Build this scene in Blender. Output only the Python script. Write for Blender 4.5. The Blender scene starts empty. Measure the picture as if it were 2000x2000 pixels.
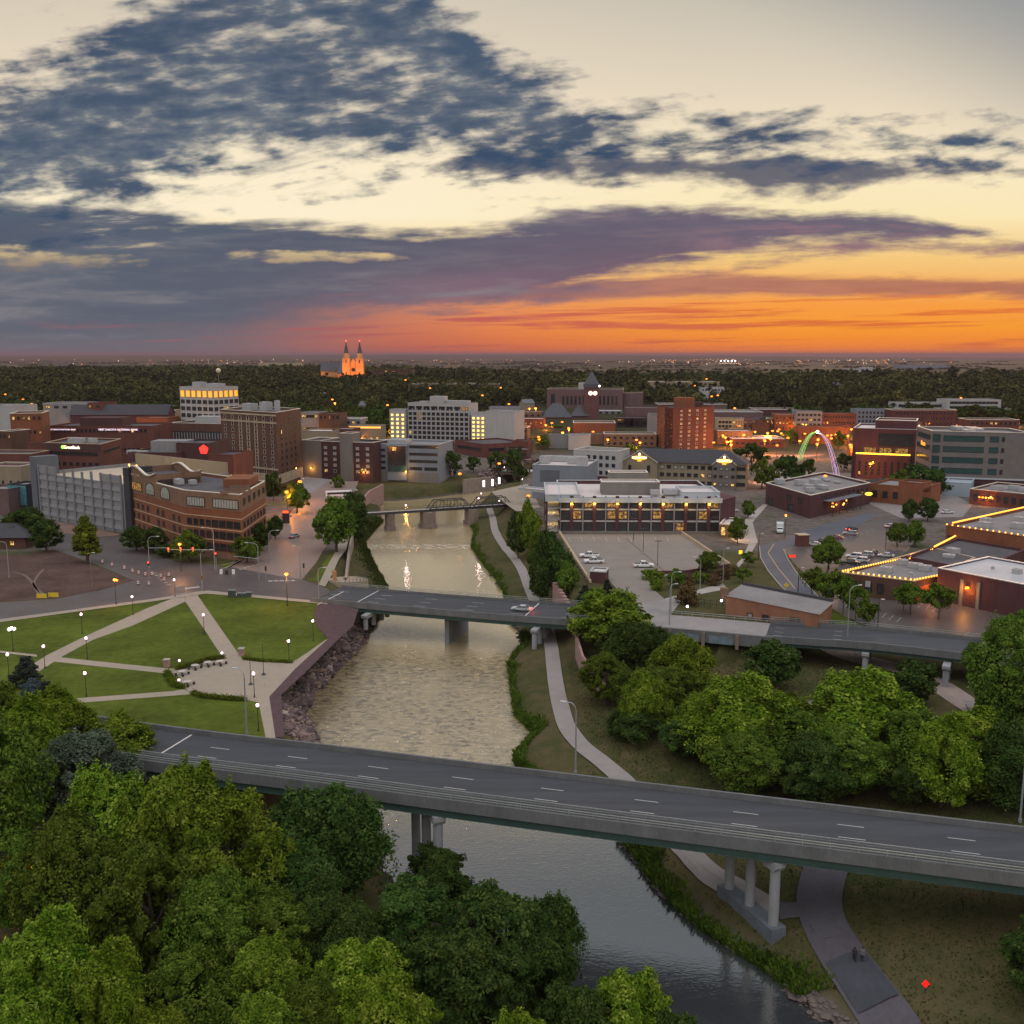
import bpy, bmesh, math, random
import numpy as np
from mathutils import Vector, Matrix

random.seed(7)
rng = np.random.default_rng(7)
SC = bpy.context.scene
COL = SC.collection

# ------------------------------------------------------------------ camera
CAM_H, FPX = 60.0, 1900.0
TH = math.atan(307 / FPX)
cs, sn = math.cos(TH), math.sin(TH)
cam = bpy.data.cameras.new('camera')
cam_o = bpy.data.objects.new('camera', cam)
COL.objects.link(cam_o)
cam_o.location = (0, 0, CAM_H)
cam_o.rotation_euler = (math.pi / 2 - TH, 0, 0)
cam.sensor_width = 36
cam.lens = 36 * FPX / 2000
cam.clip_start = 1
cam.clip_end = 80000
SC.camera = cam_o
SC.view_settings.view_transform = 'Standard'
SC.view_settings.look = 'None'
SC.view_settings.exposure = 0.0
SC.view_settings.gamma = 1
SC.cycles.use_denoising = True
SC.cycles.max_bounces = 6
SC.cycles.diffuse_bounces = 2
SC.cycles.glossy_bounces = 3
SC.cycles.transmission_bounces = 3
SC.cycles.volume_bounces = 0
SC.cycles.sample_clamp_indirect = 4
SC.cycles.caustics_reflective = False
SC.cycles.caustics_refractive = False


def at(u, v, z=0.0):
    """where the line of sight through a spot of the photograph meets height z"""
    a = (u - 1000) / FPX
    b = (1000 - v) / FPX
    t = (CAM_H - z) / (sn - b * cs)
    return Vector((a * t, t * (cs + b * sn), z))


def up(u, v, Y):
    """the point at distance Y on that line of sight"""
    b = (1000 - v) / FPX
    t = Y / (cs + b * sn)
    return Vector(((u - 1000) / FPX * t, Y, CAM_H + t * (b * cs - sn)))


def sky_se(u, v):
    b = (1000 - v) / FPX
    d = cs + b * sn
    return (u - 1000) / FPX / d, (b * cs - sn) / d


def srgb(r, g, b):
    f = lambda c: (c / 255 / 12.92) if c / 255 <= 0.04045 else ((c / 255 + 0.055) / 1.055) ** 2.4
    return (f(r), f(g), f(b))


# ------------------------------------------------------------------ node maths
class E:
    nt = None

    def __init__(self, s):
        self.s = s

    def __add__(a, b): return mth('ADD', a, b)
    def __radd__(a, b): return mth('ADD', b, a)
    def __sub__(a, b): return mth('SUBTRACT', a, b)
    def __rsub__(a, b): return mth('SUBTRACT', b, a)
    def __mul__(a, b): return mth('MULTIPLY', a, b)
    def __rmul__(a, b): return mth('MULTIPLY', b, a)
    def __truediv__(a, b): return mth('DIVIDE', a, b)
    def __rtruediv__(a, b): return mth('DIVIDE', b, a)


def _in(sock, v):
    if isinstance(v, E):
        E.nt.links.new(v.s, sock)
    elif isinstance(v, tuple) and len(v) == 3 and sock.type == 'RGBA':
        sock.default_value = (*v, 1)
    else:
        sock.default_value = v


def mth(op, a, b=None):
    n = E.nt.nodes.new('ShaderNodeMath')
    n.operation = op
    _in(n.inputs[0], a)
    if b is not None:
        _in(n.inputs[1], b)
    return E(n.outputs[0])


def mx(a, b): return mth('MAXIMUM', a, b)
def mn(a, b): return mth('MINIMUM', a, b)


def smooth(x, a, b, lo=0.0, hi=1.0):
    n = E.nt.nodes.new('ShaderNodeMapRange')
    n.interpolation_type = 'SMOOTHSTEP'
    _in(n.inputs[0], x)
    for i, v in enumerate((a, b, lo, hi)):
        n.inputs[i + 1].default_value = v
    return E(n.outputs[0])


def lin(x, a, b, lo=0.0, hi=1.0):
    n = E.nt.nodes.new('ShaderNodeMapRange')
    _in(n.inputs[0], x)
    for i, v in enumerate((a, b, lo, hi)):
        n.inputs[i + 1].default_value = v
    return E(n.outputs[0])


def vec(x, y, z=0.0):
    n = E.nt.nodes.new('ShaderNodeCombineXYZ')
    for i, v in enumerate((x, y, z)):
        _in(n.inputs[i], v)
    return E(n.outputs[0])


def noise(v, scale, detail=4, rough=.55, dist=0.0, out=0):
    n = E.nt.nodes.new('ShaderNodeTexNoise')
    _in(n.inputs['Vector'], v)
    n.inputs['Scale'].default_value = scale
    n.inputs['Detail'].default_value = detail
    n.inputs['Roughness'].default_value = rough
    n.inputs['Distortion'].default_value = dist
    return E(n.outputs[out])


def mixc(f, a, b):
    n = E.nt.nodes.new('ShaderNodeMix')
    n.data_type = 'RGBA'
    _in(n.inputs[0], f)
    _in(n.inputs[6], a)
    _in(n.inputs[7], b)
    return E(n.outputs[2])


def ramp(x, stops):
    n = E.nt.nodes.new('ShaderNodeValToRGB')
    _in(n.inputs[0], x)
    el = n.color_ramp.elements
    while len(el) < len(stops):
        el.new(0.5)
    for q, (p, c) in zip(el, stops):
        q.position = p
        q.color = (*c, 1)
    return E(n.outputs[0])


def curve(x, pts):
    n = E.nt.nodes.new('ShaderNodeFloatCurve')
    _in(n.inputs['Value'], x)
    cu = n.mapping.curves[0]
    while len(cu.points) < len(pts):
        cu.points.new(0.5, 0.5)
    for q, (a, b) in zip(cu.points, pts):
        q.location = (a, b)
    n.mapping.update()
    return E(n.outputs[0])


# ------------------------------------------------------------------ world: dusk sky with banks of cloud
world = bpy.data.worlds.new('World')
SC.world = world
world.use_nodes = True
nt = world.node_tree
E.nt = nt
for n in list(nt.nodes):
    nt.nodes.remove(n)
tc = nt.nodes.new('ShaderNodeTexCoord')
sx = nt.nodes.new('ShaderNodeSeparateXYZ')
nt.links.new(tc.outputs['Generated'], sx.inputs[0])
dx, dy, dz = E(sx.outputs[0]), E(sx.outputs[1]), E(sx.outputs[2])
yy = mx(dy, 0.15)
S = dx / yy
EL = dz / yy
sk = [(0, (255, 128, 34)), (.027, (255, 158, 44)), (.05, (252, 160, 66)), (.0975, (248, 205, 130)), (.137, (253, 234, 184)),
      (.181, (252, 234, 196)), (.243, (232, 217, 192)), (.336, (198, 191, 177)), (.40, (205, 190, 164)), (.48, (160, 159, 164)), (.60, (132, 139, 156)), (1.0, (112, 124, 148))]  # cream band above the view added to brighten the river's reflection
clear_r = ramp(EL, [(p, srgb(*c)) for p, c in sk])
sl = [(0, (205, 92, 66)), (.03, (228, 128, 84)), (.06, (225, 150, 110)), (.0975, (250, 218, 150)), (.137, (255, 241, 208)),
      (.181, (253, 238, 206)), (.243, (238, 222, 196)), (.336, (216, 204, 184)), (.40, (212, 195, 166)), (.48, (164, 162, 166)), (.60, (134, 140, 157)), (1.0, (112, 124, 148))]  # same added cream band, left side
clear_l = ramp(EL, [(p, srgb(*c)) for p, c in sl])
clear = mixc(smooth(S, -.2, .32), clear_l, clear_r)
# grey blue corner high on the far right
clear = mixc(smooth(S * .55 + EL, .42, .66) * .75, clear, srgb(122, 132, 142))

SX = lin(S, -.6, .6)


def edge(pts):
    out = []
    for u, v in pts:
        s, e = sky_se(u, v)
        out.append(((s + .6) / 1.2, min(max((e + .1) / .6, 0), 1)))
    return curve(SX, out) * .6 - .1


nA = noise(vec(S * .62 + EL * .7, EL * 3.0 - S * .42, .3), 12, 10, .62, .18)
puff = noise(vec(S * .9 + EL * .4, EL * 2.2 - S * .2, 9.3), 34, 4, .5, .1)
nA = nA * .62 + puff * .38
nA2 = noise(vec(S, EL * 1.9, 4.1), 4.2, 5, .55)
nB = noise(vec(S * .62 + EL * .3, EL * 5.2 - S * .16, 7.7), 11, 10, .64, .3)
nB2 = noise(vec(S * .8, EL * 4.4, 1.7), 3.6, 5, .55)
nC = noise(vec(S * .42, EL * 11 - S * .22, 2.2), 9, 8, .62, .2)


def bank(top, bot, wt, wb, n, k, lo=-.35, hi=.75, cap=.85):
    f = mn((EL - edge(bot)) / wb, (edge(top) - EL) / wt)
    f = mn(f, cap)
    return smooth(f + (n - .5) * k, lo, hi)


# thin streaks in the orange band just over the horizon
strk = smooth(nC, .50, .62) * smooth(EL, .0, .010) * smooth(EL, .085, .04)
scol = mixc(smooth(S, -.15, .4), srgb(190, 88, 88), srgb(224, 110, 52))
sky = mixc(strk * .9, clear, scol)
# veil of grey rain low on the left
veil = smooth(S + (nB2 - .5) * .2, .02, -.30) * smooth(EL, .125, .07)
slit = smooth(nC, .57, .68) * smooth(EL, .06, .03) * smooth(S, -.58, -.28)
vcol = mixc(smooth(EL, 0, .07), mixc(smooth(S, -.40, -.02), srgb(108, 108, 117), srgb(176, 106, 96)), mixc(smooth(S, -.36, .1), srgb(90, 97, 111), srgb(140, 110, 122)))
sky = mixc(veil * (1 - slit * .85), sky, vcol)

# mauve band
D = bank([(-300, 560), (700, 566), (1050, 548), (1400, 533), (1830, 535), (2300, 548)], [(-300, 600), (700, 600), (1100, 590), (1500, 578), (1900, 586), (2300, 596)], .014, .010, nB, 3.0, -.3, .6)
dcol = mixc(smooth(S, -.2, .45), srgb(120, 96, 112), srgb(170, 108, 92))
dcol = mixc(smooth(nB, .35, .65) * .5, dcol, srgb(206, 136, 108))
sky = mixc(D * .9, sky, dcol)
# broad lower bank
C = bank([(-300, 398), (60, 402), (250, 408), (480, 440), (1000, 442), (1130, 412), (1500, 418), (1800, 428), (1985, 470), (2300, 520)],
         [(-300, 660), (0, 650), (400, 634), (600, 598), (1000, 580), (1150, 556), (1300, 514), (1500, 484), (1980, 476), (2300, 525)], .014, .03, nB * .75 + puff * .25, 3.8, -.62, .40, .72)
hole = smooth(nB * .7 + nB2 * .6 - .18, .54, .66) * smooth(S, .2, -.4) * smooth(EL, .055, .09)
ccol = mixc(smooth(EL, .05, .13), mixc(smooth(S, -.4, .25), srgb(102, 107, 120), srgb(158, 106, 118)), mixc(smooth(S, -.4, .25), srgb(90, 99, 114), srgb(110, 102, 118)))
ccol = mixc(smooth(nB, .46, .70) * .75, ccol, mixc(smooth(S, -.1, .4), srgb(146, 140, 142), srgb(172, 124, 126)))
ccol = mixc(smooth(nB2, .62, .40) * .5, ccol, mixc(smooth(S, -.3, .3), srgb(76, 87, 104), srgb(96, 86, 104)))
for hu, hv, ra, rb in ((30, 508, .10, .011), (600, 500, .09, .006)):
    hs_, he_ = sky_se(hu, hv)
    qx, qy = (S - hs_) / ra, (EL - he_) / rb
    hole = mx(hole, smooth(qx * qx + qy * qy + (nB - .5) * 9 + (puff - .5) * 5, 1.3, -.6))
sky = mixc(C * (1 - hole * .9), sky, ccol)
# second streak on the right
Bk = bank([(-300, 320), (800, 322), (1000, 296), (1300, 300), (1550, 302), (1750, 318), (1990, 331), (2300, 340)],
          [(-300, 321), (800, 326), (1000, 350), (1300, 362), (1550, 378), (1750, 358), (1990, 334), (2300, 341)], .016, .022, nA, 4.2, -.45, .6, .9)
bcol = mixc(smooth(nA, .4, .7) * .5, srgb(84, 88, 106), srgb(128, 120, 126))
sky = mixc(Bk * .95, sky, bcol)
# great slate cloud on the upper left
A = bank([(-300, 130), (0, 150), (110, 130), (200, 90), (270, 20), (340, -30), (600, -50), (800, -30), (900, 60), (970, 130), (1060, 170), (1150, 222), (1280, 256), (1560, 273), (2300, 275)],
         [(-300, 405), (0, 400), (180, 388), (300, 362), (420, 332), (600, 308), (850, 288), (1000, 305), (1250, 298), (1540, 279), (2300, 277)], .045, .06, nA, 5.4, -.60, .50, .56)
acol = mixc(smooth(nA, .40, .60), srgb(116, 124, 132), srgb(60, 82, 108))
acol = mixc(smooth(nA2, .62, .38) * .5, acol, srgb(50, 70, 98))
wisp = smooth(noise(vec(S * .5 + EL * .35, EL * 5 - S * 1.2, 3.3), 9, 7, .62, .2), .56, .74) * smooth(S + EL * .6, .25, .0) * smooth(EL, .12, .2)
sky = mixc(wisp * .55 * smooth(S, -.75, -.3), sky, srgb(132, 134, 138))
sky = mixc(A * .97, sky, acol)

# the rest of the dome (behind and overhead): plain dusk, a Nishita sky under a low sun with a lilac veil
nish = nt.nodes.new('ShaderNodeTexSky')
nish.sky_type = 'NISHITA'
nish.sun_disc = False
SUN_EL, SUN_AZ = math.radians(2.5), math.radians(26)
nish.sun_elevation = SUN_EL
nish.sun_rotation = SUN_AZ
nv = nt.nodes.new('ShaderNodeVectorMath')
nv.operation = 'SCALE'
nt.links.new(nish.outputs[0], nv.inputs[0])
nv.inputs['Scale'].default_value = 0.10
back = mixc(smooth(dz, 0, .9), (.44, .34, .28), (1.46, 1.40, 1.44))
add = nt.nodes.new('ShaderNodeMix')
add.data_type = 'RGBA'
add.blend_type = 'ADD'
add.inputs[0].default_value = 1
_in(add.inputs[6], back)
nt.links.new(nv.outputs[0], add.inputs[7])
back = E(add.outputs[2])
sky = mixc(smooth(dy, .2, .62), back, sky)
sky = mixc(smooth(dz, -.004, -.02), sky, srgb(52, 46, 52))
bg = nt.nodes.new('ShaderNodeBackground')
_in(bg.inputs[0], sky)
bg.inputs[1].default_value = 1.0
wo = nt.nodes.new('ShaderNodeOutputWorld')
nt.links.new(bg.outputs[0], wo.inputs[0])

sun = bpy.data.lights.new('sun', 'SUN')
sun.energy = 0.8
sun.angle = math.radians(12)
sun.color = (1, .55, .28)
sun_o = bpy.data.objects.new('sun', sun)
COL.objects.link(sun_o)
sd = Vector((math.sin(SUN_AZ) * math.cos(SUN_EL), math.cos(SUN_AZ) * math.cos(SUN_EL), math.sin(SUN_EL + .05)))
sun_o.rotation_euler = sd.to_track_quat('Z', 'Y').to_euler()

# ------------------------------------------------------------------ materials
MATS = {}


def mat(name, col=(.5, .5, .5), rough=.8, var=.25, scale=.6, metal=0.0, stretch=(1, 1, 1), bump=0.0, spec=.4):
    if name in MATS:
        return MATS[name]
    m = bpy.data.materials.new(name)
    m.use_nodes = True
    E.nt = m.node_tree
    b = m.node_tree.nodes['Principled BSDF']
    t = m.node_tree.nodes.new('ShaderNodeTexCoord')
    mp = m.node_tree.nodes.new('ShaderNodeMapping')
    mp.inputs['Scale'].default_value = stretch
    m.node_tree.links.new(t.outputs['Object'], mp.inputs[0])
    n1 = noise(E(mp.outputs[0]), scale, 8, .65)
    n2 = noise(E(mp.outputs[0]), scale * 9, 4, .6)
    f = (n1 - .5) * 1.6 + (n2 - .5) * .9 + .5
    lo = tuple(c * (1 - var) for c in col)
    hi = tuple(min(c * (1 + var), 1) for c in col)
    c = mixc(f, lo, hi)
    _in(b.inputs['Base Color'], c)
    b.inputs['Roughness'].default_value = rough
    b.inputs['Metallic'].default_value = metal
    b.inputs['Specular IOR Level'].default_value = spec
    if bump:
        bp = m.node_tree.nodes.new('ShaderNodeBump')
        bp.inputs['Strength'].default_value = bump
        _in(bp.inputs['Height'], n2)
        m.node_tree.links.new(bp.outputs[0], b.inputs['Normal'])
    MATS[name] = m
    return m


def glow(name, col=(1, 1, 1), st=1.0):
    if name in MATS:
        return MATS[name]
    m = bpy.data.materials.new(name)
    m.use_nodes = True
    b = m.node_tree.nodes['Principled BSDF']
    b.inputs['Base Color'].default_value = (*[min(1, c) for c in col], 1)
    b.inputs['Emission Color'].default_value = (*col, 1)
    b.inputs['Emission Strength'].default_value = st
    m.cycles.emission_sampling = 'NONE'
    MATS[name] = m
    return m


for _n, _c, _s in (('lamp_amber', (1, .42, .07), 3.2), ('lamp_orange', (1, .25, .028), 2.6), ('lamp_gold', (1, .50, .05), 2.6), ('lamp_pink', (1, .68, .80), 1.6), ('lamp_white', (1, .85, .8), 8),
                   ('sign_orange', (1, .38, .04), 1.4), ('sign_white', (1, .85, .6), 3), ('sign_yellow', (1, .62, .05), 2.2), ('signal_red', (1, .03, .02), 6), ('signal_amber', (1, .4, .02), 4)):
    glow(_n, _c, _s)


def brickmat(name, col, var=.22):
    """masonry: fine coursing, soot and weather streaks"""
    if name in MATS:
        return MATS[name]
    m = bpy.data.materials.new(name)
    m.use_nodes = True
    nt_ = m.node_tree
    E.nt = nt_
    b = nt_.nodes['Principled BSDF']
    t = nt_.nodes.new('ShaderNodeTexCoord')
    o = E(t.outputs['Object'])
    mp = nt_.nodes.new('ShaderNodeMapping')
    mp.inputs['Scale'].default_value = (1, 1, .18)
    _in(mp.inputs[0], o)
    n1 = noise(E(mp.outputs[0]), .8, 7, .65)
    n2 = noise(o, .13, 4, .6)
    n3 = noise(o, 5, 3, .6)
    sp = nt_.nodes.new('ShaderNodeSeparateXYZ')
    _in(sp.inputs[0], o)
    course = mth('FRACT', E(sp.outputs[2]) / .6)
    course = smooth(course, .86, 1.0)
    f = (n1 - .5) * 1.3 + (n2 - .5) * 1.1 + (n3 - .5) * .8 + .5 - course * .25
    c = mixc(f, tuple(q * (1 - var * 1.4) for q in col), tuple(q * (1 + var) for q in col))
    _in(b.inputs['Base Color'], c)
    b.inputs['Roughness'].default_value = .88
    b.inputs['Specular IOR Level'].default_value = .25
    MATS[name] = m
    return m


def leafmat(name, c1, c2, c3):
    if name in MATS:
        return MATS[name]
    m = bpy.data.materials.new(name)
    m.use_nodes = True
    nt_ = m.node_tree
    E.nt = nt_
    for n in list(nt_.nodes):
        nt_.nodes.remove(n)
    g = nt_.nodes.new('ShaderNodeNewGeometry')
    oi = nt_.nodes.new('ShaderNodeObjectInfo')
    t = nt_.nodes.new('ShaderNodeTexCoord')
    r = E(g.outputs['Random Per Island'])
    big = noise(E(t.outputs['Object']), .42, 3, .6)
    f = r * .5 + (big - .5) * 1.9 + .27
    c = mixc(smooth(f, .05, .55), c1, c2)
    c = mixc(smooth(f, .55, 1.0), c, c3)
    hs = nt_.nodes.new('ShaderNodeHueSaturation')
    _in(hs.inputs['Color'], c)
    _in(hs.inputs['Hue'], lin(E(oi.outputs['Random']), 0, 1, .485, .512))
    _in(hs.inputs['Value'], lin(E(oi.outputs['Random']), 0, 1, .8, 1.2))
    d = nt_.nodes.new('ShaderNodeBsdfDiffuse')
    tr = nt_.nodes.new('ShaderNodeBsdfTranslucent')
    ms = nt_.nodes.new('ShaderNodeMixShader')
    ms.inputs[0].default_value = .22
    nt_.links.new(hs.outputs[0], d.inputs[0])
    nt_.links.new(hs.outputs[0], tr.inputs[0])
    nt_.links.new(d.outputs[0], ms.inputs[1])
    nt_.links.new(tr.outputs[0], ms.inputs[2])
    o = nt_.nodes.new('ShaderNodeOutputMaterial')
    nt_.links.new(ms.outputs[0], o.inputs[0])
    MATS[name] = m
    return m


# ------------------------------------------------------------------ mesh helpers
class MB:
    def __init__(self):
        self.v, self.f, self.m = [], [], []

    def add(self, vs, fs, mi=0):
        o = len(self.v)
        self.v += [tuple(p) for p in vs]
        self.f += [tuple(i + o for i in f) for f in fs]
        self.m += [mi] * len(fs)
        return self

    def box(self, c, s, rz=0.0, mi=0):
        hx, hy, hz = s[0] / 2, s[1] / 2, s[2] / 2
        ca, sa = math.cos(rz), math.sin(rz)
        vs = []
        for z in (-hz, hz):
            for x, y in ((-hx, -hy), (hx, -hy), (hx, hy), (-hx, hy)):
                vs.append((c[0] + x * ca - y * sa, c[1] + x * sa + y * ca, c[2] + z))
        return self.add(vs, [(3, 2, 1, 0), (4, 5, 6, 7), (0, 1, 5, 4), (1, 2, 6, 5), (2, 3, 7, 6), (3, 0, 4, 7)], mi)

    def prism(self, poly, z0, z1, mi=0, caps=(True, True)):
        n = len(poly)
        vs = [(p[0], p[1], z0) for p in poly] + [(p[0], p[1], z1) for p in poly]
        fs = [(i, (i + 1) % n, n + (i + 1) % n, n + i) for i in range(n)]
        if caps[0]:
            fs.append(tuple(reversed(range(n))))
        if caps[1]:
            fs.append(tuple(range(n, 2 * n)))
        return self.add(vs, fs, mi)

    def tube(self, p0, p1, r0, r1=None, n=8, mi=0):
        r1 = r0 if r1 is None else r1
        p0, p1 = Vector(p0), Vector(p1)
        d = (p1 - p0).normalized()
        a = d.orthogonal().normalized()
        b = d.cross(a)
        vs = []
        for p, r in ((p0, r0), (p1, r1)):
            for i in range(n):
                w = 2 * math.pi * i / n
                vs.append(p + (a * math.cos(w) + b * math.sin(w)) * r)
        fs = [(i, (i + 1) % n, n + (i + 1) % n, n + i) for i in range(n)]
        fs += [tuple(reversed(range(n))), tuple(range(n, 2 * n))]
        return self.add(vs, fs, mi)

    def path(self, pts, r, n=6, mi=0):
        for i in range(len(pts) - 1):
            rr = r if not isinstance(r, list) else r[i]
            r2 = r if not isinstance(r, list) else r[i + 1]
            self.tube(pts[i], pts[i + 1], rr, r2, n, mi)
        return self

    def ball(self, c, r, nu=10, nv=6, mi=0, sq=(1, 1, 1)):
        vs, fs = [], []
        for j in range(nv + 1):
            t = math.pi * j / nv
            for i in range(nu):
                w = 2 * math.pi * i / nu
                vs.append((c[0] + r * sq[0] * math.sin(t) * math.cos(w), c[1] + r * sq[1] * math.sin(t) * math.sin(w), c[2] - r * sq[2] * math.cos(t)))
        for j in range(nv):
            for i in range(nu):
                k = (i + 1) % nu
                fs.append((j * nu + i, j * nu + k, (j + 1) * nu + k, (j + 1) * nu + i))
        return self.add(vs, fs, mi)

    def sweep(self, pts, prof, mi=0, closed=True):
        """prof: (offset to the right-hand side of travel, height) loop carried along pts"""
        P = [Vector(p) for p in pts]
        n, k = len(P), len(prof)
        vs = []
        for i in range(n):
            d = (P[min(i + 1, n - 1)] - P[max(i - 1, 0)])
            d.z = 0
            d.normalize()
            r = Vector((d.y, -d.x, 0))
            for o, h in prof:
                vs.append(P[i] + r * o + Vector((0, 0, h)))
        fs = []
        for i in range(n - 1):
            for j in range(k if closed else k - 1):
                q = (j + 1) % k
                fs.append((i * k + j, i * k + q, (i + 1) * k + q, (i + 1) * k + j))
        if closed:
            fs += [tuple(reversed(range(k))), tuple(range((n - 1) * k, n * k))]
        return self.add(vs, fs, mi)

    def build(self, name, mats, parent=None, loc=None, smooth_=False, fix=False):
        me = bpy.data.meshes.new(name)
        me.from_pydata(self.v, [], self.f)
        mats = mats if isinstance(mats, (list, tuple)) else [mats]
        for m in mats:
            me.materials.append(m)
        me.polygons.foreach_set('material_index', self.m)
        if fix:
            bm = bmesh.new()
            bm.from_mesh(me)
            bmesh.ops.recalc_face_normals(bm, faces=bm.faces)
            bm.to_mesh(me)
            bm.free()
        if smooth_:
            me.polygons.foreach_set('use_smooth', [True] * len(me.polygons))
        me.update()
        return link(name, me, parent, loc)


def link(name, data, parent=None, loc=None):
    o = bpy.data.objects.new(name, data)
    COL.objects.link(o)
    if parent:
        o.parent = parent
    if loc is not None:
        o.location = loc
    return o


def thing(name, label, cat, loc=(0, 0, 0), rz=0.0, group=None):
    o = link(name, None, None, loc)
    o.empty_display_size = .5
    o.rotation_euler = (0, 0, rz)
    return tag(o, label, cat, group)


def tag(o, label, cat, group=None, kind=None):
    o['label'] = label
    o['category'] = cat
    if group:
        o['group'] = group
    if kind:
        o['kind'] = kind
    return o


def kids(o):
    return [c for c in bpy.data.objects if c.parent == o]


KIDS = {}


def dup(root, loc, rz=0.0, scale=1.0, label=None, group=None):
    if root.name not in KIDS:
        KIDS[root.name] = [(c, kids(c)) for c in kids(root)]
    r = root.copy()
    COL.objects.link(r)
    r.location = loc
    r.rotation_euler = (0, 0, rz)
    r.scale = scale if isinstance(scale, (tuple, Vector)) else (scale,) * 3
    if label:
        r['label'] = label
    if group:
        r['group'] = group
    for c, gs in KIDS[root.name]:
        q = c.copy()
        COL.objects.link(q)
        q.parent = r
        for g in gs:
            w = g.copy()
            COL.objects.link(w)
            w.parent = q
    return r


def lamp(parent, loc, col, watts, size=.3):
    l = bpy.data.lights.new('bulb_light', 'POINT')
    l.energy = watts
    l.color = col
    l.shadow_soft_size = size
    o = bpy.data.objects.new('bulb_light', l)
    COL.objects.link(o)
    o.location = loc
    o.parent = parent
    return o


def inset(poly, d):
    """offset a counter-clockwise polygon inwards by d"""
    n = len(poly)
    out = []
    for i in range(n):
        p0, p1, p2 = Vector(poly[i - 1][:2]), Vector(poly[i][:2]), Vector(poly[(i + 1) % n][:2])
        a, b = (p1 - p0).normalized(), (p2 - p1).normalized()
        na, nb = Vector((-a.y, a.x)), Vector((-b.y, b.x))
        w = (na + nb)
        k = d / max(.25, w.dot(na)) if w.length > 1e-6 else d
        out.append(tuple(p1 + w * k))
    return out
# ------------------------------------------------------------------ terrain
WATER = -8.5
LB = [(45, 40), (30, 66), (12.8, 87.3), (5.5, 95.2), (-3, 104.4), (-13.1, 115.3), (-23, 136.2), (-35.2, 166.1), (-40.8, 180.5), (-39.2, 198.6), (-36.1, 220.4), (-34.6, 240), (-34.2, 257.6), (-36.7, 283), (-44.6, 313), (-53.9, 353), (-53.8, 379), (-53, 397), (-57.6, 424), (-62, 445), (-62, 455), (-50, 459), (-38, 467), (-26, 480), (-13, 494), (-4, 520), (10, 555), (60, 577)]
RB = [(60, 40), (44, 66), (32.4, 91.1), (28.6, 99.1), (25.6, 103.4), (21.3, 109.6), (18.4, 117.7), (15.4, 128.5), (6, 146), (.3, 155.2), (.4, 159.7), (4.1, 167.7), (.4, 177.8), (-1.1, 208.9), (.4, 216.4), (2.8, 225.3), (1.5, 234), (-1.6, 249.8), (-2.2, 271.9), (-5.6, 294.5), (-10.2, 317), (-14.7, 343), (-15, 374), (-19.4, 404), (-10.4, 489), (-6, 505), (30, 520), (60, 524)]
LBa, RBa = np.array(LB), np.array(RB)


def clip01(a): return np.clip(a, 0, 1)


def wob(x, y, f, seed=0.0):
    return (np.sin(x * f + seed) * np.cos(y * f * 1.13 + seed * 2) + .5 * np.sin(x * f * 2.3 + y * f * 1.9 + seed * 3) + .3 * np.cos(y * f * 4.1 - x * f * 3.3))


def height(x, y):
    x, y = np.asarray(x, float), np.asarray(y, float)
    wx = .7 * wob(x, y, .35)
    xl = np.interp(y, LBa[:, 1], LBa[:, 0]) + wx * .6
    xr = np.interp(y, RBa[:, 1], RBa[:, 0]) + wx * .6
    gone = y > 577
    dL = np.where(gone, 99, xl - x)
    dR = np.where(gone, -99, x - xr)
    w = np.interp(y, [0, 110, 138, 215, 240, 400, 450], [40, 30, 9, 9, 15, 15, 5])
    top = np.interp(y, [0, 112, 138, 405, 440, 488, 530], [-3, -2.5, 0, 0, -3, -3, 0])
    hl = WATER + (top - WATER) * clip01(dL / w) ** .85
    low = WATER + 2.3 * clip01(dR / np.interp(y, [0, 112, 135], [8, 8, 3])) + 1.3 * clip01((dR - 3) / 15)
    low = low + .25 * wob(x, y, .12, 1.0) * clip01(dR / 12)
    r1 = clip01((dR - 13) / 6) * clip01((y - 228) / 12)
    yv = np.interp(x, [14, 30.6, 54.6, 73.5, 94, 130, 300], [214, 208.7, 200.8, 192.6, 183, 165, 80])
    st = np.interp(x, [15, 26, 30, 57, 62, 200], [-12, -10, -.4, -.4, 13, 13])
    wd = np.interp(x, [15, 26, 30, 57, 62, 200], [12, 10, .8, .8, 16, 16])
    r2 = clip01((y - yv - st) / wd) * clip01((x - 13) / 3)
    r = np.maximum(r1, r2)
    hr = low * (1 - r)
    hr = hr + 3.5 * clip01((x - 42) / 25) * clip01((150 - y) / 25)
    h = np.where(dL > 0, hl, np.where(dR > 0, hr, -10.5))
    hill = np.interp(y, [0, 590, 760, 1100, 1500, 2100, 3300, 6000, 11000, 17000, 22000, 32000], [0, 0, 7, 16, 21, 17, 0, -4, 4, 14, 30, 26])
    far = clip01((y - 700) / 900)
    hill = hill + far * 3.5 * wob(x, y, .0031, 2.0)
    ridge = np.interp(x / 1000, [-14, -4, 1, 4, 14], [4, 26, 30, 12, -70])
    rg = clip01((y - 12000) / 10000)
    hill = hill + rg * (ridge + 7 * wob(x, y, .0009, .4) + 4 * wob(x, y, .0031, 5))
    return np.where(y > 577, hill, h + np.where(y > 577, hill, 0))


def hz(x, y):
    return float(height(x, y))


def atg(u, v, up_=0.0):
    """the spot on the ground under column u, row v"""
    p = at(u, v, 0)
    for _ in range(8):
        p = at(u, v, max(-9, hz(p.x, p.y) + up_))
    p.z -= up_
    return p


def grid_lines(a, b, step, far, k=1.16):
    core = list(np.arange(a, b + .01, step))
    lo, hi, s = [], [], step
    p = b
    while p < far[1]:
        s *= k
        p += s
        hi.append(p)
    p, s = a, step
    while p > far[0]:
        s *= k
        p -= s
        lo.append(p)
    return np.array(lo[::-1] + core + hi)


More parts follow.
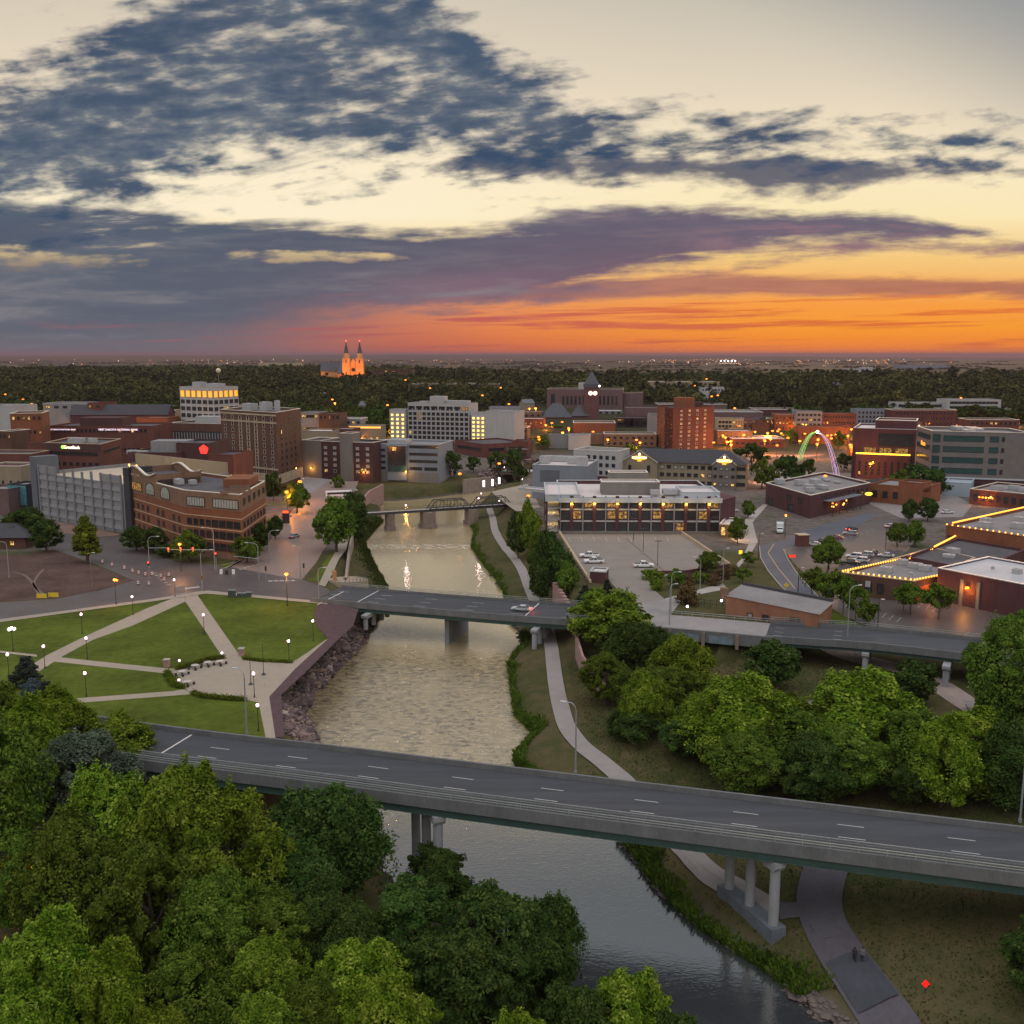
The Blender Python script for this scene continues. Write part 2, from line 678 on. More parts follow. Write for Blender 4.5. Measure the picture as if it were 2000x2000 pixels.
gx = grid_lines(-110, 130, 2.0, (-30000, 30000))
gy = np.concatenate([[-400, -150, -50, 0, 25], np.arange(40, 600, 2.0), grid_lines(600, 1700, 25, (600, 33000), 1.07)])
X, Y = np.meshgrid(gx, gy)
Z = height(X, Y)
me = bpy.data.meshes.new('ground')
nx, ny = len(gx), len(gy)
vs = np.stack([X, Y, Z], -1).reshape(-1, 3)
ii = np.arange(ny - 1)[:, None] * nx + np.arange(nx - 1)[None, :]
fs = np.stack([ii, ii + 1, ii + nx + 1, ii + nx], -1).reshape(-1, 4)
me.from_pydata(vs.tolist(), [], fs.tolist())
me.polygons.foreach_set('use_smooth', [True] * len(me.polygons))

gm = bpy.data.materials.new('ground')
gm.use_nodes = True
E.nt = gm.node_tree
b = gm.node_tree.nodes['Principled BSDF']
t = gm.node_tree.nodes.new('ShaderNodeNewGeometry')
P = E(t.outputs['Position'])
sp = gm.node_tree.nodes.new('ShaderNodeSeparateXYZ')
_in(sp.inputs[0], P)
px, py, pz = E(sp.outputs[0]), E(sp.outputs[1]), E(sp.outputs[2])
n1, n2, n3 = noise(P, .045, 6, .65), noise(P, .35, 6, .65), noise(P, 3.0, 3, .6)
mixn = (n1 - .5) * 1.2 + (n2 - .5) * .9 + (n3 - .5) * .5 + .5
grass = mixc(smooth(mixn, .2, .8), (.042, .054, .016), (.092, .076, .036))
grass = mixc(smooth(n2, .56, .72) * .6, grass, (.12, .083, .048))
mud = mixc(n2, (.07, .055, .045), (.13, .11, .095))
near = mixc(smooth(pz, WATER + 1.4, WATER + .3), grass, mud)
town = mixc(smooth(n2, .35, .65), (.095, .082, .074), (.155, .13, .115))
town = mixc(smooth(n1, .55, .62) * .8, town, (.06, .075, .03))
tm = smooth(py, 288, 305)
gcol = mixc(tm * smooth(pz, -2.5, -1), near, town)
wood = mixc(n1, (.022, .028, .012), (.05, .05, .024))
gcol = mixc(smooth(py, 560, 640), gcol, wood)
vo = gm.node_tree.nodes.new('ShaderNodeTexVoronoi')
_in(vo.inputs['Vector'], P)
vo.inputs['Scale'].default_value = .0016
vo.distance = 'CHEBYCHEV'
fld = mixc(.55, (.12, .105, .06), E(vo.outputs['Color']))
bw = gm.node_tree.nodes.new('ShaderNodeRGBToBW')
_in(bw.inputs[0], E(vo.outputs['Color']))
fld = mixc(E(bw.outputs[0]), (.045, .042, .022), (.12, .095, .055))
nf = noise(P, .0011, 7, .7)
fld = mixc(smooth(nf, .5, .56), fld, (.035, .042, .022))
gcol = mixc(smooth(py, 2300, 3200), gcol, fld)
_in(b.inputs['Base Color'], gcol)
b.inputs['Roughness'].default_value = .95
b.inputs['Specular IOR Level'].default_value = .1
bp = gm.node_tree.nodes.new('ShaderNodeBump')
bp.inputs['Strength'].default_value = .5
bp.inputs['Distance'].default_value = .3
_in(bp.inputs['Height'], n2 + n3)
gm.node_tree.links.new(bp.outputs[0], b.inputs['Normal'])
me.materials.append(gm)
ground = link('ground', me)
ground['kind'] = 'structure'

# river
wm = bpy.data.materials.new('river_water')
wm.use_nodes = True
E.nt = wm.node_tree
wnt = wm.node_tree
for n in list(wnt.nodes):
    wnt.nodes.remove(n)
t = wnt.nodes.new('ShaderNodeNewGeometry')
P = E(t.outputs['Position'])
sp = wnt.nodes.new('ShaderNodeSeparateXYZ')
_in(sp.inputs[0], P)
px, py = E(sp.outputs[0]), E(sp.outputs[1])


def warp(sx_, sy_, ox=0.0):
    return vec(px * sx_ + ox, py * sy_)


# lively stretch below the road bridge and at the old weir, calm reach nearest the camera
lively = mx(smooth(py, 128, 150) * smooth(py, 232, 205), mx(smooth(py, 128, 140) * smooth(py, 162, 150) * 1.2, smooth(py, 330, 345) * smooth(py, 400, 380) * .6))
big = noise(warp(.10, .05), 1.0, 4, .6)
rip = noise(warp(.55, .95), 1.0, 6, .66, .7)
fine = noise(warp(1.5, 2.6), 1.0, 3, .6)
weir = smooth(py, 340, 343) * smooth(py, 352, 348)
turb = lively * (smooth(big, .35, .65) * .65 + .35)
hgt = rip * (turb * .75 + .09) + fine * (turb * .8 + .09) + noise(warp(.2, .06), 1.0, 3) * .12
bp = wnt.nodes.new('ShaderNodeBump')
bp.inputs['Strength'].default_value = .5
bp.inputs['Distance'].default_value = .45
_in(bp.inputs['Height'], hgt)
gl = wnt.nodes.new('ShaderNodeBsdfGlossy')
gl.inputs['Color'].default_value = (1, .95, .84, 1)
_in(gl.inputs['Roughness'], turb * .05 + .05)
wnt.links.new(bp.outputs[0], gl.inputs['Normal'])
df = wnt.nodes.new('ShaderNodeBsdfDiffuse')
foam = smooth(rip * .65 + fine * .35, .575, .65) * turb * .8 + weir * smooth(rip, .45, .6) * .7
_in(df.inputs['Color'], mixc(mn(foam, 1.0), mixc(smooth(py, 126, 160), (.05, .056, .062), mixc(smooth(rip * .7 + big * .3, .53, .40) * smooth(turb, .15, .6), (.46, .365, .20), (.10, .09, .065))), (.75, .68, .55)))  # golden sky reflection and dark ripple facets painted into the silty diffuse colour
lw = wnt.nodes.new('ShaderNodeLayerWeight')
lw.inputs['Blend'].default_value = .45
wnt.links.new(bp.outputs[0], lw.inputs['Normal'])
ms = wnt.nodes.new('ShaderNodeMixShader')
_in(ms.inputs[0], mn(E(lw.outputs['Fresnel']) * .5 + .40, .95) * (1 - mn(foam, 1.0) * .55))
wnt.links.new(df.outputs[0], ms.inputs[1])
wnt.links.new(gl.outputs[0], ms.inputs[2])
o = wnt.nodes.new('ShaderNodeOutputMaterial')
wnt.links.new(ms.outputs[0], o.inputs[0])
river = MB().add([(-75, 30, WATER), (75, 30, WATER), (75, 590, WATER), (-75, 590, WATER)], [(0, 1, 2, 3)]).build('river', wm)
river['kind'] = 'structure'


# ------------------------------------------------------------------ flat sheets: roads, lawns, paths
def sheet(name, poly, m, z, pix=True, base=0.0):
    pts = [at(u, v, base) for u, v in poly] if pix else [Vector((p[0], p[1], base)) for p in poly]
    o = MB().add([(p.x, p.y, base + z) for p in pts], [tuple(range(len(pts)))]).build(name, m, fix=True)
    if o.data.polygons[0].normal.z < 0:
        o.data.flip_normals()
    o['kind'] = 'structure'
    return o


def ribbon(name, pts, w, m, off=.07, flat=None, step=2.0):
    """a strip w metres wide laid over the ground along pts"""
    P = [Vector((p[0], p[1], 0)) for p in pts]
    fine_ = []
    for i in range(len(P) - 1):
        p0, p1 = P[max(i - 1, 0)], P[i]
        p2, p3 = P[i + 1], P[min(i + 2, len(P) - 1)]
        n = max(1, int((p2 - p1).length / step))
        for k in range(n):
            q = k / n
            fine_.append(.5 * ((2 * p1) + (p2 - p0) * q + (2 * p0 - 5 * p1 + 4 * p2 - p3) * q * q + (3 * p1 - p0 - 3 * p2 + p3) * q ** 3))
    fine_.append(P[-1])
    vs, fs = [], []
    n = len(fine_)
    ws = w if isinstance(w, (list, tuple)) else [w, w]
    for i, p in enumerate(fine_):
        d = (fine_[min(i + 1, n - 1)] - fine_[max(i - 1, 0)]).normalized()
        r = Vector((d.y, -d.x, 0))
        ww = ws[0] + (ws[1] - ws[0]) * i / (n - 1)
        for k in range(5):
            q = p + r * ww * (k / 4 - .5)
            vs.append((q.x, q.y, (hz(q.x, q.y) if flat is None else flat) + off))
    for i in range(n - 1):
        for k in range(4):
            a = i * 5 + k
            fs.append((a, a + 5, a + 6, a + 1))
    o = MB().add(vs, fs).build(name, m, fix=True)
    if o.data.polygons[0].normal.z < 0:
        o.data.flip_normals()
    o['kind'] = 'structure'
    return o


M_ASPH = mat('asphalt', (.084, .072, .070), .48, .28, .12, bump=.1)
M_ASPHD = mat('dark_asphalt', (.075, .085, .105), .7, .3, .10, stretch=(.25, 1, 1))
M_CONC = mat('concrete', (.34, .31, .28), .85, .2, .4)
M_CONCG = mat('grey_concrete', (.20, .21, .215), .85, .3, .5, stretch=(1, 1, .4))
M_PATH = mat('path_concrete', (.285, .245, .19), .85, .14, .5)
M_PATHG = mat('grey_path', (.25, .23, .215), .85, .14, .5)
M_BRICKP = mat('red_pavers', (.066, .038, .043), .85, .45, .8)
M_LAWN = mat('lawn_grass', (.066, .090, .011), .95, .6, .07, spec=.1, bump=.3)
M_DIRT = mat('bare_dirt', (.085, .055, .045), .95, .55, .11, spec=.1)
M_TAN = mat('tan_dirt', (.26, .185, .14), .95, .3, .15, spec=.1)
M_PAINT = mat('road_paint', (.45, .45, .43), .7, .25, 1.5)
M_STEEL = mat('galvanised_steel', (.33, .36, .38), .5, .12, 1, metal=.6)
M_DARK = mat('dark_metal', (.03, .032, .035), .5, .2, 1)
M_WHITE = mat('white_paint', (.75, .75, .74), .6, .08, .6)
M_RED = mat('red_paint', (.5, .03, .02), .5, .1, 1)
M_GLASS = mat('dark_glass', (.025, .028, .034), .12, .3, .7, spec=.9)
M_STONE = mat('pink_quartzite', (.30, .19, .17), .9, .4, .9)

lawn = sheet('lawn', [(-300, 1262), (0, 1213), (130, 1196), (300, 1173), (397, 1157), (470, 1160), (560, 1166), (622, 1176), (613, 1200), (618, 1222), (641, 1248), (578, 1305), (526, 1361), (540, 1445), (540, 1480), (-300, 1480)], M_LAWN, .012)
front_road = sheet('front_road', [(-300, 1215), (0, 1177), (115, 1169), (200, 1152), (262, 1134), (300, 1112), (345, 1098), (430, 1104), (500, 1085), (545, 1125), (590, 1132), (640, 1150), (655, 1172), (640, 1176), (500, 1163), (405, 1154), (300, 1170), (130, 1193), (0, 1210), (-300, 1258)], M_ASPH, .016)
sheet('side_street', [(345, 1098), (300, 1112), (262, 1134), (190, 1103), (110, 1075), (55, 1058), (0, 1040), (-200, 1000), (-200, 985), (0, 1012), (90, 1040), (190, 1050), (240, 1046), (300, 1080)], M_ASPH, .020)
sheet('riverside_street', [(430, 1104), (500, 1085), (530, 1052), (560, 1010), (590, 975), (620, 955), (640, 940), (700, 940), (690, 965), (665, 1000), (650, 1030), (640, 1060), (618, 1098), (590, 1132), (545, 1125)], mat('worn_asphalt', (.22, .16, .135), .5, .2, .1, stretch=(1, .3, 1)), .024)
sheet('sidewalk', [(-300, 1268), (-300, 1258), (0, 1210), (130, 1193), (300, 1170), (405, 1154), (500, 1163), (640, 1176), (640, 1181), (500, 1168), (402, 1160), (300, 1175), (130, 1198), (0, 1216)], M_PATH, .10)
sheet('plaza', [(326, 1316), (339, 1306), (400, 1290), (435, 1284), (474, 1289), (500, 1292), (570, 1294), (600, 1275), (634, 1251), (641, 1248), (578, 1305), (526, 1361), (538, 1441), (519, 1441), (505, 1372), (478, 1366), (375, 1354), (352, 1340), (352, 1322)], M_PATH, .020)
sheet('park_path', [(360, 1160), (285, 1189), (168, 1242), (93, 1279), (60, 1300), (60, 1322), (75, 1312), (122, 1282), (181, 1250), (259, 1222), (362, 1175)], M_PATH, .028)
sheet('park_path', [(362, 1159), (362, 1175), (400, 1231), (436, 1286), (475, 1290), (430, 1226), (386, 1163), (398, 1157), (380, 1158)], M_PATH, .032)
sheet('park_path', [(118, 1284), (240, 1297), (342, 1307), (328, 1316), (215, 1304), (100, 1292)], M_PATH, .036)
sheet('park_path', [(125, 1366), (339, 1350), (358, 1346), (378, 1356), (129, 1375)], M_PATH, .040)
sheet('park_path', [(-200, 1262), (0, 1271), (72, 1279), (72, 1283), (0, 1275), (-200, 1266)], M_PATH, .044)
sheet('brick_walk', [(622, 1176), (613, 1200), (618, 1222), (641, 1248), (578, 1305), (526, 1361), (538, 1441), (556, 1441), (549, 1358), (601, 1309), (655, 1255), (690, 1222), (700, 1190)], M_BRICKP, .050)
sheet('construction_lot', [(-200, 1140), (0, 1085), (60, 1082), (110, 1075), (190, 1106), (262, 1134), (200, 1152), (115, 1168), (0, 1176), (-200, 1190)], M_DIRT, .010)
sheet('dirt_strip', [(72, 1012), (245, 1045), (190, 1049), (95, 1038), (60, 1030)], mat('brown_dirt', (.17, .11, .085), .95, .3, .2), .030)
for pts in ([(28, 1118), (45, 1122), (58, 1132), (70, 1150), (78, 1163)], [(85, 1112), (74, 1124), (66, 1140), (74, 1152), (84, 1160)]):
    ribbon('tyre_track', [at(*p) for p in pts], .7, mat('tyre_dirt', (.14, .10, .08), .95, .4, .5), .016, 0.0)
# verge and walk beside the riverside street
sheet('verge_lawn', [(612, 1130), (595, 1134), (622, 1134), (640, 1104), (655, 1082), (652, 1076), (640, 1088)], M_LAWN, .030)
sheet('sidewalk', [(635, 1146), (650, 1120), (662, 1092), (676, 1074), (682, 1050), (688, 1010), (676, 1010), (664, 1052), (655, 1078), (640, 1104), (622, 1142)], M_PATH, .044)
sheet('corner_lawn', [(425, 1106), (445, 1110), (500, 1080), (524, 1040), (537, 1012), (524, 1012), (500, 1058), (474, 1096)], M_LAWN, .030)
# crossing stripes
for a, b_, n in (((528, 1135), (572, 1134), 5), ((300, 1120), (330, 1142), 6), ((360, 1150), (385, 1147), 4), ((470, 1112), (510, 1100), 6)):
    A_, B_ = at(*a), at(*b_)
    m_ = MB()
    ang = math.atan2(B_.y - A_.y, B_.x - A_.x)
    for i in range(n):
        p = A_.lerp(B_, i / (n - 1))
        m_.box((p.x, p.y, .035), (.5 if n > 5 else 1.1, 1.0, .004), ang)
    m_.build('crossing_stripe', M_PAINT)['kind'] = 'structure'

# river path on the right bank, from the far truss bridge down past the camera
pathpx = [(952, 985), (962, 1012), (968, 1040), (985, 1068), (1003, 1090), (1022, 1120), (1038, 1160), (1066, 1220), (1076, 1262), (1082, 1310), (1092, 1370), (1110, 1425), (1140, 1462), (1200, 1510), (1290, 1605), (1370, 1690), (1440, 1735), (1520, 1785)]
pp = []
for u, v in pathpx:
    p = at(u, v, -5.6)
    for _ in range(4):
        p = at(u, v, hz(p.x, p.y))
    pp.append(p)
ribbon('river_path', pp, [2.6, 3.3], M_PATHG, .22, step=1.0)
lp = [at(u, v, -6) for u, v in [(1640, 1640), (1610, 1720), (1600, 1790), (1640, 1860), (1720, 1960), (1790, 2060)]]
ribbon('lower_path', lp, [5.4, 5.0], mat('old_asphalt', (.075, .070, .082), .85, .3, .25), .22)
ribbon('path_patch', [at(1650, 1872, -6), at(1682, 1912, -6), at(1716, 1955, -6)], 4.4, mat('patch_asphalt', (.04, .046, .056), .8, .3, .3), .40)
lp2 = [at(u, v, -6) for u, v in [(1520, 1785), (1580, 1790), (1625, 1840)]]
ribbon('lower_path', lp2, 3.0, mat('old_asphalt'), .24)
gp = [at(u, v, -5) for u, v in [(1540, 1376), (1640, 1380), (1720, 1385), (1800, 1395), (1880, 1420)]]
ribbon('gravel_track', gp, 3.0, mat('gravel', (.20, .185, .19), .95, .3, .7), .10)
gp = [at(u, v, -5) for u, v in [(1620, 1268), (1680, 1290), (1760, 1310), (1850, 1350), (1930, 1400)]]
ribbon('under_road', gp, 6.0, mat('dusty_road', (.27, .22, .19), .95, .2, .4), .10)

# hotel and office side, right
sheet('parking_deck', [(1093, 1044), (1336, 1044), (1424, 1105), (1330, 1122), (1153, 1140)], mat('deck_concrete', (.215, .19, .165), .85, .16, .15), .03)
sheet('deck_drive', [(1180, 1125), (1262, 1122), (1275, 1150), (1300, 1172), (1290, 1185), (1245, 1185), (1215, 1160)], mat('deck_concrete'), .036)
sheet('bridge_road', [(1130, 1176), (1245, 1180), (1290, 1172), (1320, 1168), (1330, 1175), (1310, 1200), (1290, 1222), (1115, 1208)], mat('grey_road', (.24, .225, .22), .8, .2, .15), .045)
sheet('right_street', [(1290, 1172), (1330, 1168), (1420, 1150), (1400, 1130), (1440, 1112), (1470, 1075), (1480, 1058), (1475, 1040), (1470, 1020), (1500, 985), (1490, 985), (1455, 1015), (1420, 1048), (1440, 1060), (1462, 1063), (1450, 1090), (1420, 1120), (1390, 1145), (1330, 1160)], M_CONC, .012)
sheet('curved_road', [(1483, 1066), (1500, 1062), (1530, 1056), (1560, 1040), (1620, 1022), (1690, 1002), (1720, 1004), (1650, 1040), (1560, 1066), (1530, 1073), (1540, 1095), (1560, 1125), (1600, 1170), (1560, 1175), (1525, 1145), (1500, 1115), (1486, 1090)], M_ASPHD, .020)
sheet('parking_lot', [(1530, 1073), (1560, 1066), (1650, 1040), (1720, 1010), (1800, 1020), (1790, 1050), (1770, 1080), (1640, 1120), (1600, 1140), (1560, 1110)], M_ASPH, .024)
sheet('parking_lot', [(1605, 1150), (1700, 1130), (1830, 1170), (2050, 1190), (2100, 1230), (1990, 1262), (1900, 1254), (1700, 1225), (1640, 1200), (1600, 1172)], M_ASPH, .028)
sheet('verge_lawn', [(1560, 1172), (1590, 1168), (1620, 1185), (1680, 1222), (1640, 1222), (1600, 1205)], M_LAWN, .034)
sheet('town_lot', [(1700, 960), (1850, 960), (1900, 985), (1880, 1010), (1760, 1012), (1700, 985)], mat('pale_lot', (.22, .20, .195), .85, .2, .2), .014)
sheet('town_lot', [(1480, 920), (1700, 925), (1660, 950), (1520, 955), (1470, 945)], mat('pale_lot'), .018)
sheet('town_lot', [(585, 930), (680, 940), (700, 958), (600, 966)], mat('pale_lot'), .018)
sheet('river_plaza', [(960, 960), (1030, 945), (1055, 990), (1010, 1000), (975, 975)], M_PATH, .015)
sheet('car_park', [(1410, 850), (1665, 830), (1668, 880), (1560, 895), (1430, 888)], mat('lit_lot', (.26, .19, .165), .85, .2, .1), .016)
rd = []
for a, b_ in (((1500, 1080), (1512, 1062)), ((1500, 1080), (1520, 1110)), ((1520, 1110), (1553, 1150))):
    ribbon('lane_line', [at(*a), at(*b_)], .25, mat('faded_yellow', (.42, .3, .14), .8, .2, 1), .032, 0.0)
for i in range(9):
    u0 = 1110 + i * 24
    ribbon('bay_line', [at(u0, 1049), at(u0 + 4, 1058)], .12, M_PAINT, .042, 0.0)
ribbon('deck_joint', [at(1222, 1052), at(1262, 1085), at(1300, 1118)], .7, mat('joint', (.16, .13, .11), .9, .2, 1), .040, 0.0)

PATHS = [np.array([(p.x, p.y) for p in q]) for q in (pp, lp, lp2, gp)]


def off_path(x, y, r=2.4):
    for q in PATHS:
        a, b = q[:-1], q[1:]
        ab = b - a
        t = np.clip(((np.array([x, y]) - a) * ab).sum(1) / (ab * ab).sum(1), 0, 1)
        if (np.hypot(*((a + ab * t[:, None]) - [x, y]).T)).min() < r:
            return False
    return True


for (u0, v0), (u1, v1), n_, (du, dv) in (((1575, 1072), (1700, 1032), 13, (6, 5)), ((1600, 1100), (1680, 1076), 9, (7, 6)), ((1700, 1150), (1830, 1186), 10, (-8, 9)), ((1660, 1176), (1760, 1206), 8, (-9, 9)), ((1560, 1000), (1640, 985), 8, (4, 4)), ((1500, 945), (1660, 948), 14, (3, 5))):
    for i in range(n_):
        f_ = i / (n_ - 1)
        ribbon('bay_line', [at(u0 + (u1 - u0) * f_, v0 + (v1 - v0) * f_), at(u0 + (u1 - u0) * f_ + du, v0 + (v1 - v0) * f_ + dv)], .12, mat('worn_paint', (.36, .35, .34), .8, .3, 2), .040, 0.0)
M_KERB = mat('kerb_stone', (.34, .31, .28), .85, .2, 1)
for pts_ in ([(1483, 1066), (1486, 1090), (1500, 1115), (1525, 1145), (1560, 1175)], [(1530, 1073), (1540, 1095), (1560, 1125), (1600, 1168)], [(395, 1155), (300, 1171), (130, 1194), (0, 1211)], [(405, 1155), (500, 1164), (640, 1177)], [(430, 1112), (445, 1108), (500, 1078), (520, 1040), (535, 1015)], [(1420, 1150), (1400, 1130), (1440, 1112), (1470, 1075)]):
    q_ = [at(*p) for p in pts_]
    kb_ = MB().sweep(q_, [(-.12, 0), (.12, 0), (.12, .15), (-.12, .15)]).build('kerb', M_KERB)
    kb_['kind'] = 'structure'

# ------------------------------------------------------------------ riprap and waterside growth
def rocks(name, n, fn, s0, s1, m):
    vs, fs = [], []
    base = [(math.cos(a) * math.cos(e), math.sin(a) * math.cos(e), math.sin(e)) for e in (-.5, .5) for a in np.arange(6) * math.pi / 3 + e] + [(0, 0, 1), (0, 0, -1)]
    for _ in range(n):
        x, y, z = fn()
        s = random.uniform(s0, s1) * random.choice((.6, 1, 1, 1.4))
        q = [1 + random.uniform(-.35, .35) for _ in base]
        sc = (random.uniform(.7, 1.4), random.uniform(.7, 1.4), random.uniform(.5, .95))
        o = len(vs)
        vs += [(x + p[0] * s * k * sc[0], y + p[1] * s * k * sc[1], z + p[2] * s * k * sc[2]) for p, k in zip(base, q)]
        for i in range(6):
            j = (i + 1) % 6
            fs += [(o + i, o + j, o + 6 + j), (o + i, o + 6 + j, o + 6 + i), (o + 6 + i, o + 6 + j, o + 12), (o + j, o + i, o + 13)]
    ob = MB().add(vs, fs).build(name, m)
    ob['kind'] = 'stuff'
    ob['label'] = name.replace('_', ' ')
    return ob


rm = bpy.data.materials.new('riprap_stone')
rm.use_nodes = True
E.nt = rm.node_tree
b = rm.node_tree.nodes['Principled BSDF']
g = rm.node_tree.nodes.new('ShaderNodeNewGeometry')
c = ramp(E(g.outputs['Random Per Island']), [(0, (.055, .042, .045)), (.4, (.115, .078, .080)), (.7, (.17, .12, .11)), (.9, (.26, .18, .13)), (1, (.36, .30, .26))])
_in(b.inputs['Base Color'], c)
b.inputs['Roughness'].default_value = .9


def rip_pt():
    y = random.uniform(150, 232)
    xl = float(np.interp(y, LBa[:, 1], LBa[:, 0]))
    d = random.uniform(-.8, 9)
    x = xl - d
    if y < 190 and random.random() < .25:
        d = random.uniform(-.5, 2)
        x = xl - d
    if hz(x, y) > -.55 or hz(x, y) < -9:
        return rip_pt()
    return x, y, hz(x, y) - .05


rocks('riprap', 3600, rip_pt, .35, .8, rm)


def shore_pt():
    y = random.choice((random.uniform(86, 128), random.uniform(225, 400)))
    xr = float(np.interp(y, RBa[:, 1], RBa[:, 0]))
    x = xr + random.uniform(-.6, 1.4 if y > 130 else 2.6)
    if not off_path(x, y):
        return shore_pt()
    return x, y, hz(x, y) - .1


rocks('shore_stones', 1300, shore_pt, .15, .42, mat('shore_stone', (.11, .09, .08), .9, .4, .4))


def far_bank():
    y = random.uniform(500, 560)
    xl = float(np.interp(y, LBa[:, 1], LBa[:, 0]))
    x = xl - random.uniform(-1, 9)
    return x, y, hz(x, y)


rocks('bank_stones', 900, far_bank, .5, 1.1, rm)


def tufts(name, n, fn, size, hgt_, m):
    pts = np.array([fn() for _ in range(n)])
    k = len(pts)
    a = rng.uniform(0, 2 * np.pi, k)
    s = size * rng.uniform(.6, 1.4, k)
    h = hgt_ * rng.uniform(.5, 1.3, k)
    lean = rng.normal(0, .4, (k, 2)) * h[:, None]
    dx_, dy_ = np.cos(a) * s, np.sin(a) * s
    v = np.zeros((k, 4, 3))
    v[:, 0] = pts - np.stack([dx_, dy_, 0 * s], 1)
    v[:, 1] = pts + np.stack([dx_, dy_, 0 * s], 1)
    top_ = pts + np.stack([lean[:, 0], lean[:, 1], h], 1)
    v[:, 2] = top_ + np.stack([dx_, dy_, 0 * s], 1) * .5
    v[:, 3] = top_ - np.stack([dx_, dy_, 0 * s], 1) * .5
    me = bpy.data.meshes.new(name)
    me.from_pydata(v.reshape(-1, 3).tolist(), [], np.arange(k * 4).reshape(-1, 4).tolist())
    me.materials.append(m)
    o = link(name, me)
    o['kind'] = 'stuff'
    o['label'] = name.replace('_', ' ')
    return o


L_GRASS = leafmat('reed_leaf', (.035, .065, .010), (.075, .125, .016), (.12, .16, .03))


def reed_r():
    while True:
        q = reed_any()
        if off_path(q[0], q[1]):
            return q


def reed_any():
    y = random.choice((random.uniform(95, 130), random.uniform(148, 172), random.uniform(172, 232), random.uniform(240, 385)))
    xr = float(np.interp(y, RBa[:, 1], RBa[:, 0]))
    x = xr + abs(random.gauss(0, 1.0)) * (.9 if y > 130 else 2.0) * (.35 + .65 * abs(math.sin(y * .21) * math.sin(y * .077 + 1))) + .2
    return x, y, hz(x, y) - .1


def reed_l():
    y = random.uniform(238, 400)
    x = float(np.interp(y, LBa[:, 1], LBa[:, 0])) - abs(random.gauss(0, 1)) * 2.5 - .2
    return x, y, hz(x, y) - .1


tufts('riverbank_reeds', 26000, reed_r, .16, .8, L_GRASS)
tufts('riverbank_grass', 12000, reed_l, .17, .45, leafmat('bank_leaf', (.03, .05, .010), (.055, .085, .016), (.09, .11, .03)))


def scrub():
    x = random.uniform(12, 75)
    y = random.uniform(80, 205)
    while not (off_path(x, y) and hz(x, y) > -7.2 and x > float(np.interp(y, RBa[:, 1], RBa[:, 0])) + 3):
        x, y = random.uniform(12, 75), random.uniform(80, 205)
    return x, y, hz(x, y) - .05


tufts('rough_grass', 30000, scrub, .10, .24, leafmat('dry_grass', (.045, .045, .018), (.07, .075, .022), (.13, .10, .055)))
# ------------------------------------------------------------------ bridges
M_DECK = mat('bridge_asphalt', (.048, .053, .060), .7, .42, .5, stretch=(.05, 1, 1))
M_PARA = mat('bridge_concrete', (.125, .132, .135), .85, .3, .35, stretch=(1, 1, .5))
M_COL = mat('pale_concrete', (.27, .285, .295), .85, .2, .8, stretch=(1, 1, .3))
M_GIRD = mat('green_steel', (.045, .085, .075), .6, .25, .3)
M_RAILP = mat('rail_metal', (.36, .40, .38), .45, .2, .8, metal=.5)


_b = MB().box((0, 0, 0), (3.0, .12, .004))
DASH = bpy.data.meshes.new('lane_marking')
DASH.from_pydata(_b.v, [], _b.f)
DASH.materials.append(M_PAINT)


def smooth_path(pts, step=4.0):
    P = [Vector(p) for p in pts]
    out = []
    for i in range(len(P) - 1):
        p0, p1, p2, p3 = P[max(i - 1, 0)], P[i], P[i + 1], P[min(i + 2, len(P) - 1)]
        n = max(1, int((p2 - p1).length / step))
        for k in range(n):
            q = k / n
            out.append(.5 * ((2 * p1) + (p2 - p0) * q + (2 * p0 - 5 * p1 + 4 * p2 - p3) * q * q + (3 * p1 - p0 - 3 * p2 + p3) * q ** 3))
    out.append(P[-1])
    return out


def local(path, root):
    return [p - root.location for p in path]


def offs(path, o, h=0.0):
    out = []
    n = len(path)
    for i, p in enumerate(path):
        d = path[min(i + 1, n - 1)] - path[max(i - 1, 0)]
        d.z = 0
        d.normalize()
        out.append(p + Vector((d.y, -d.x, 0)) * o + Vector((0, 0, h)))
    return out


def along(path, dist, start=0.0):
    """points and headings every dist metres"""
    out, acc, nxt = [], 0.0, start
    for a, b in zip(path, path[1:]):
        L = (b - a).length
        while nxt <= acc + L:
            q = (nxt - acc) / L
            out.append((a.lerp(b, q), math.atan2(b.y - a.y, b.x - a.x)))
            nxt += dist
        acc += L
    return out


def rail_along(name, path, h0, heights, post, root, m):
    b = MB()
    for hh in heights:
        b.sweep(path, [(-.05, h0 + hh - .05), (.05, h0 + hh - .05), (.05, h0 + hh + .05), (-.05, h0 + hh + .05)])
    for p, a in along(path, post, .5):
        b.box((p.x, p.y, p.z + h0 + heights[-1] / 2), (.09, .09, heights[-1]), a)
    return b.build(name, m, root)


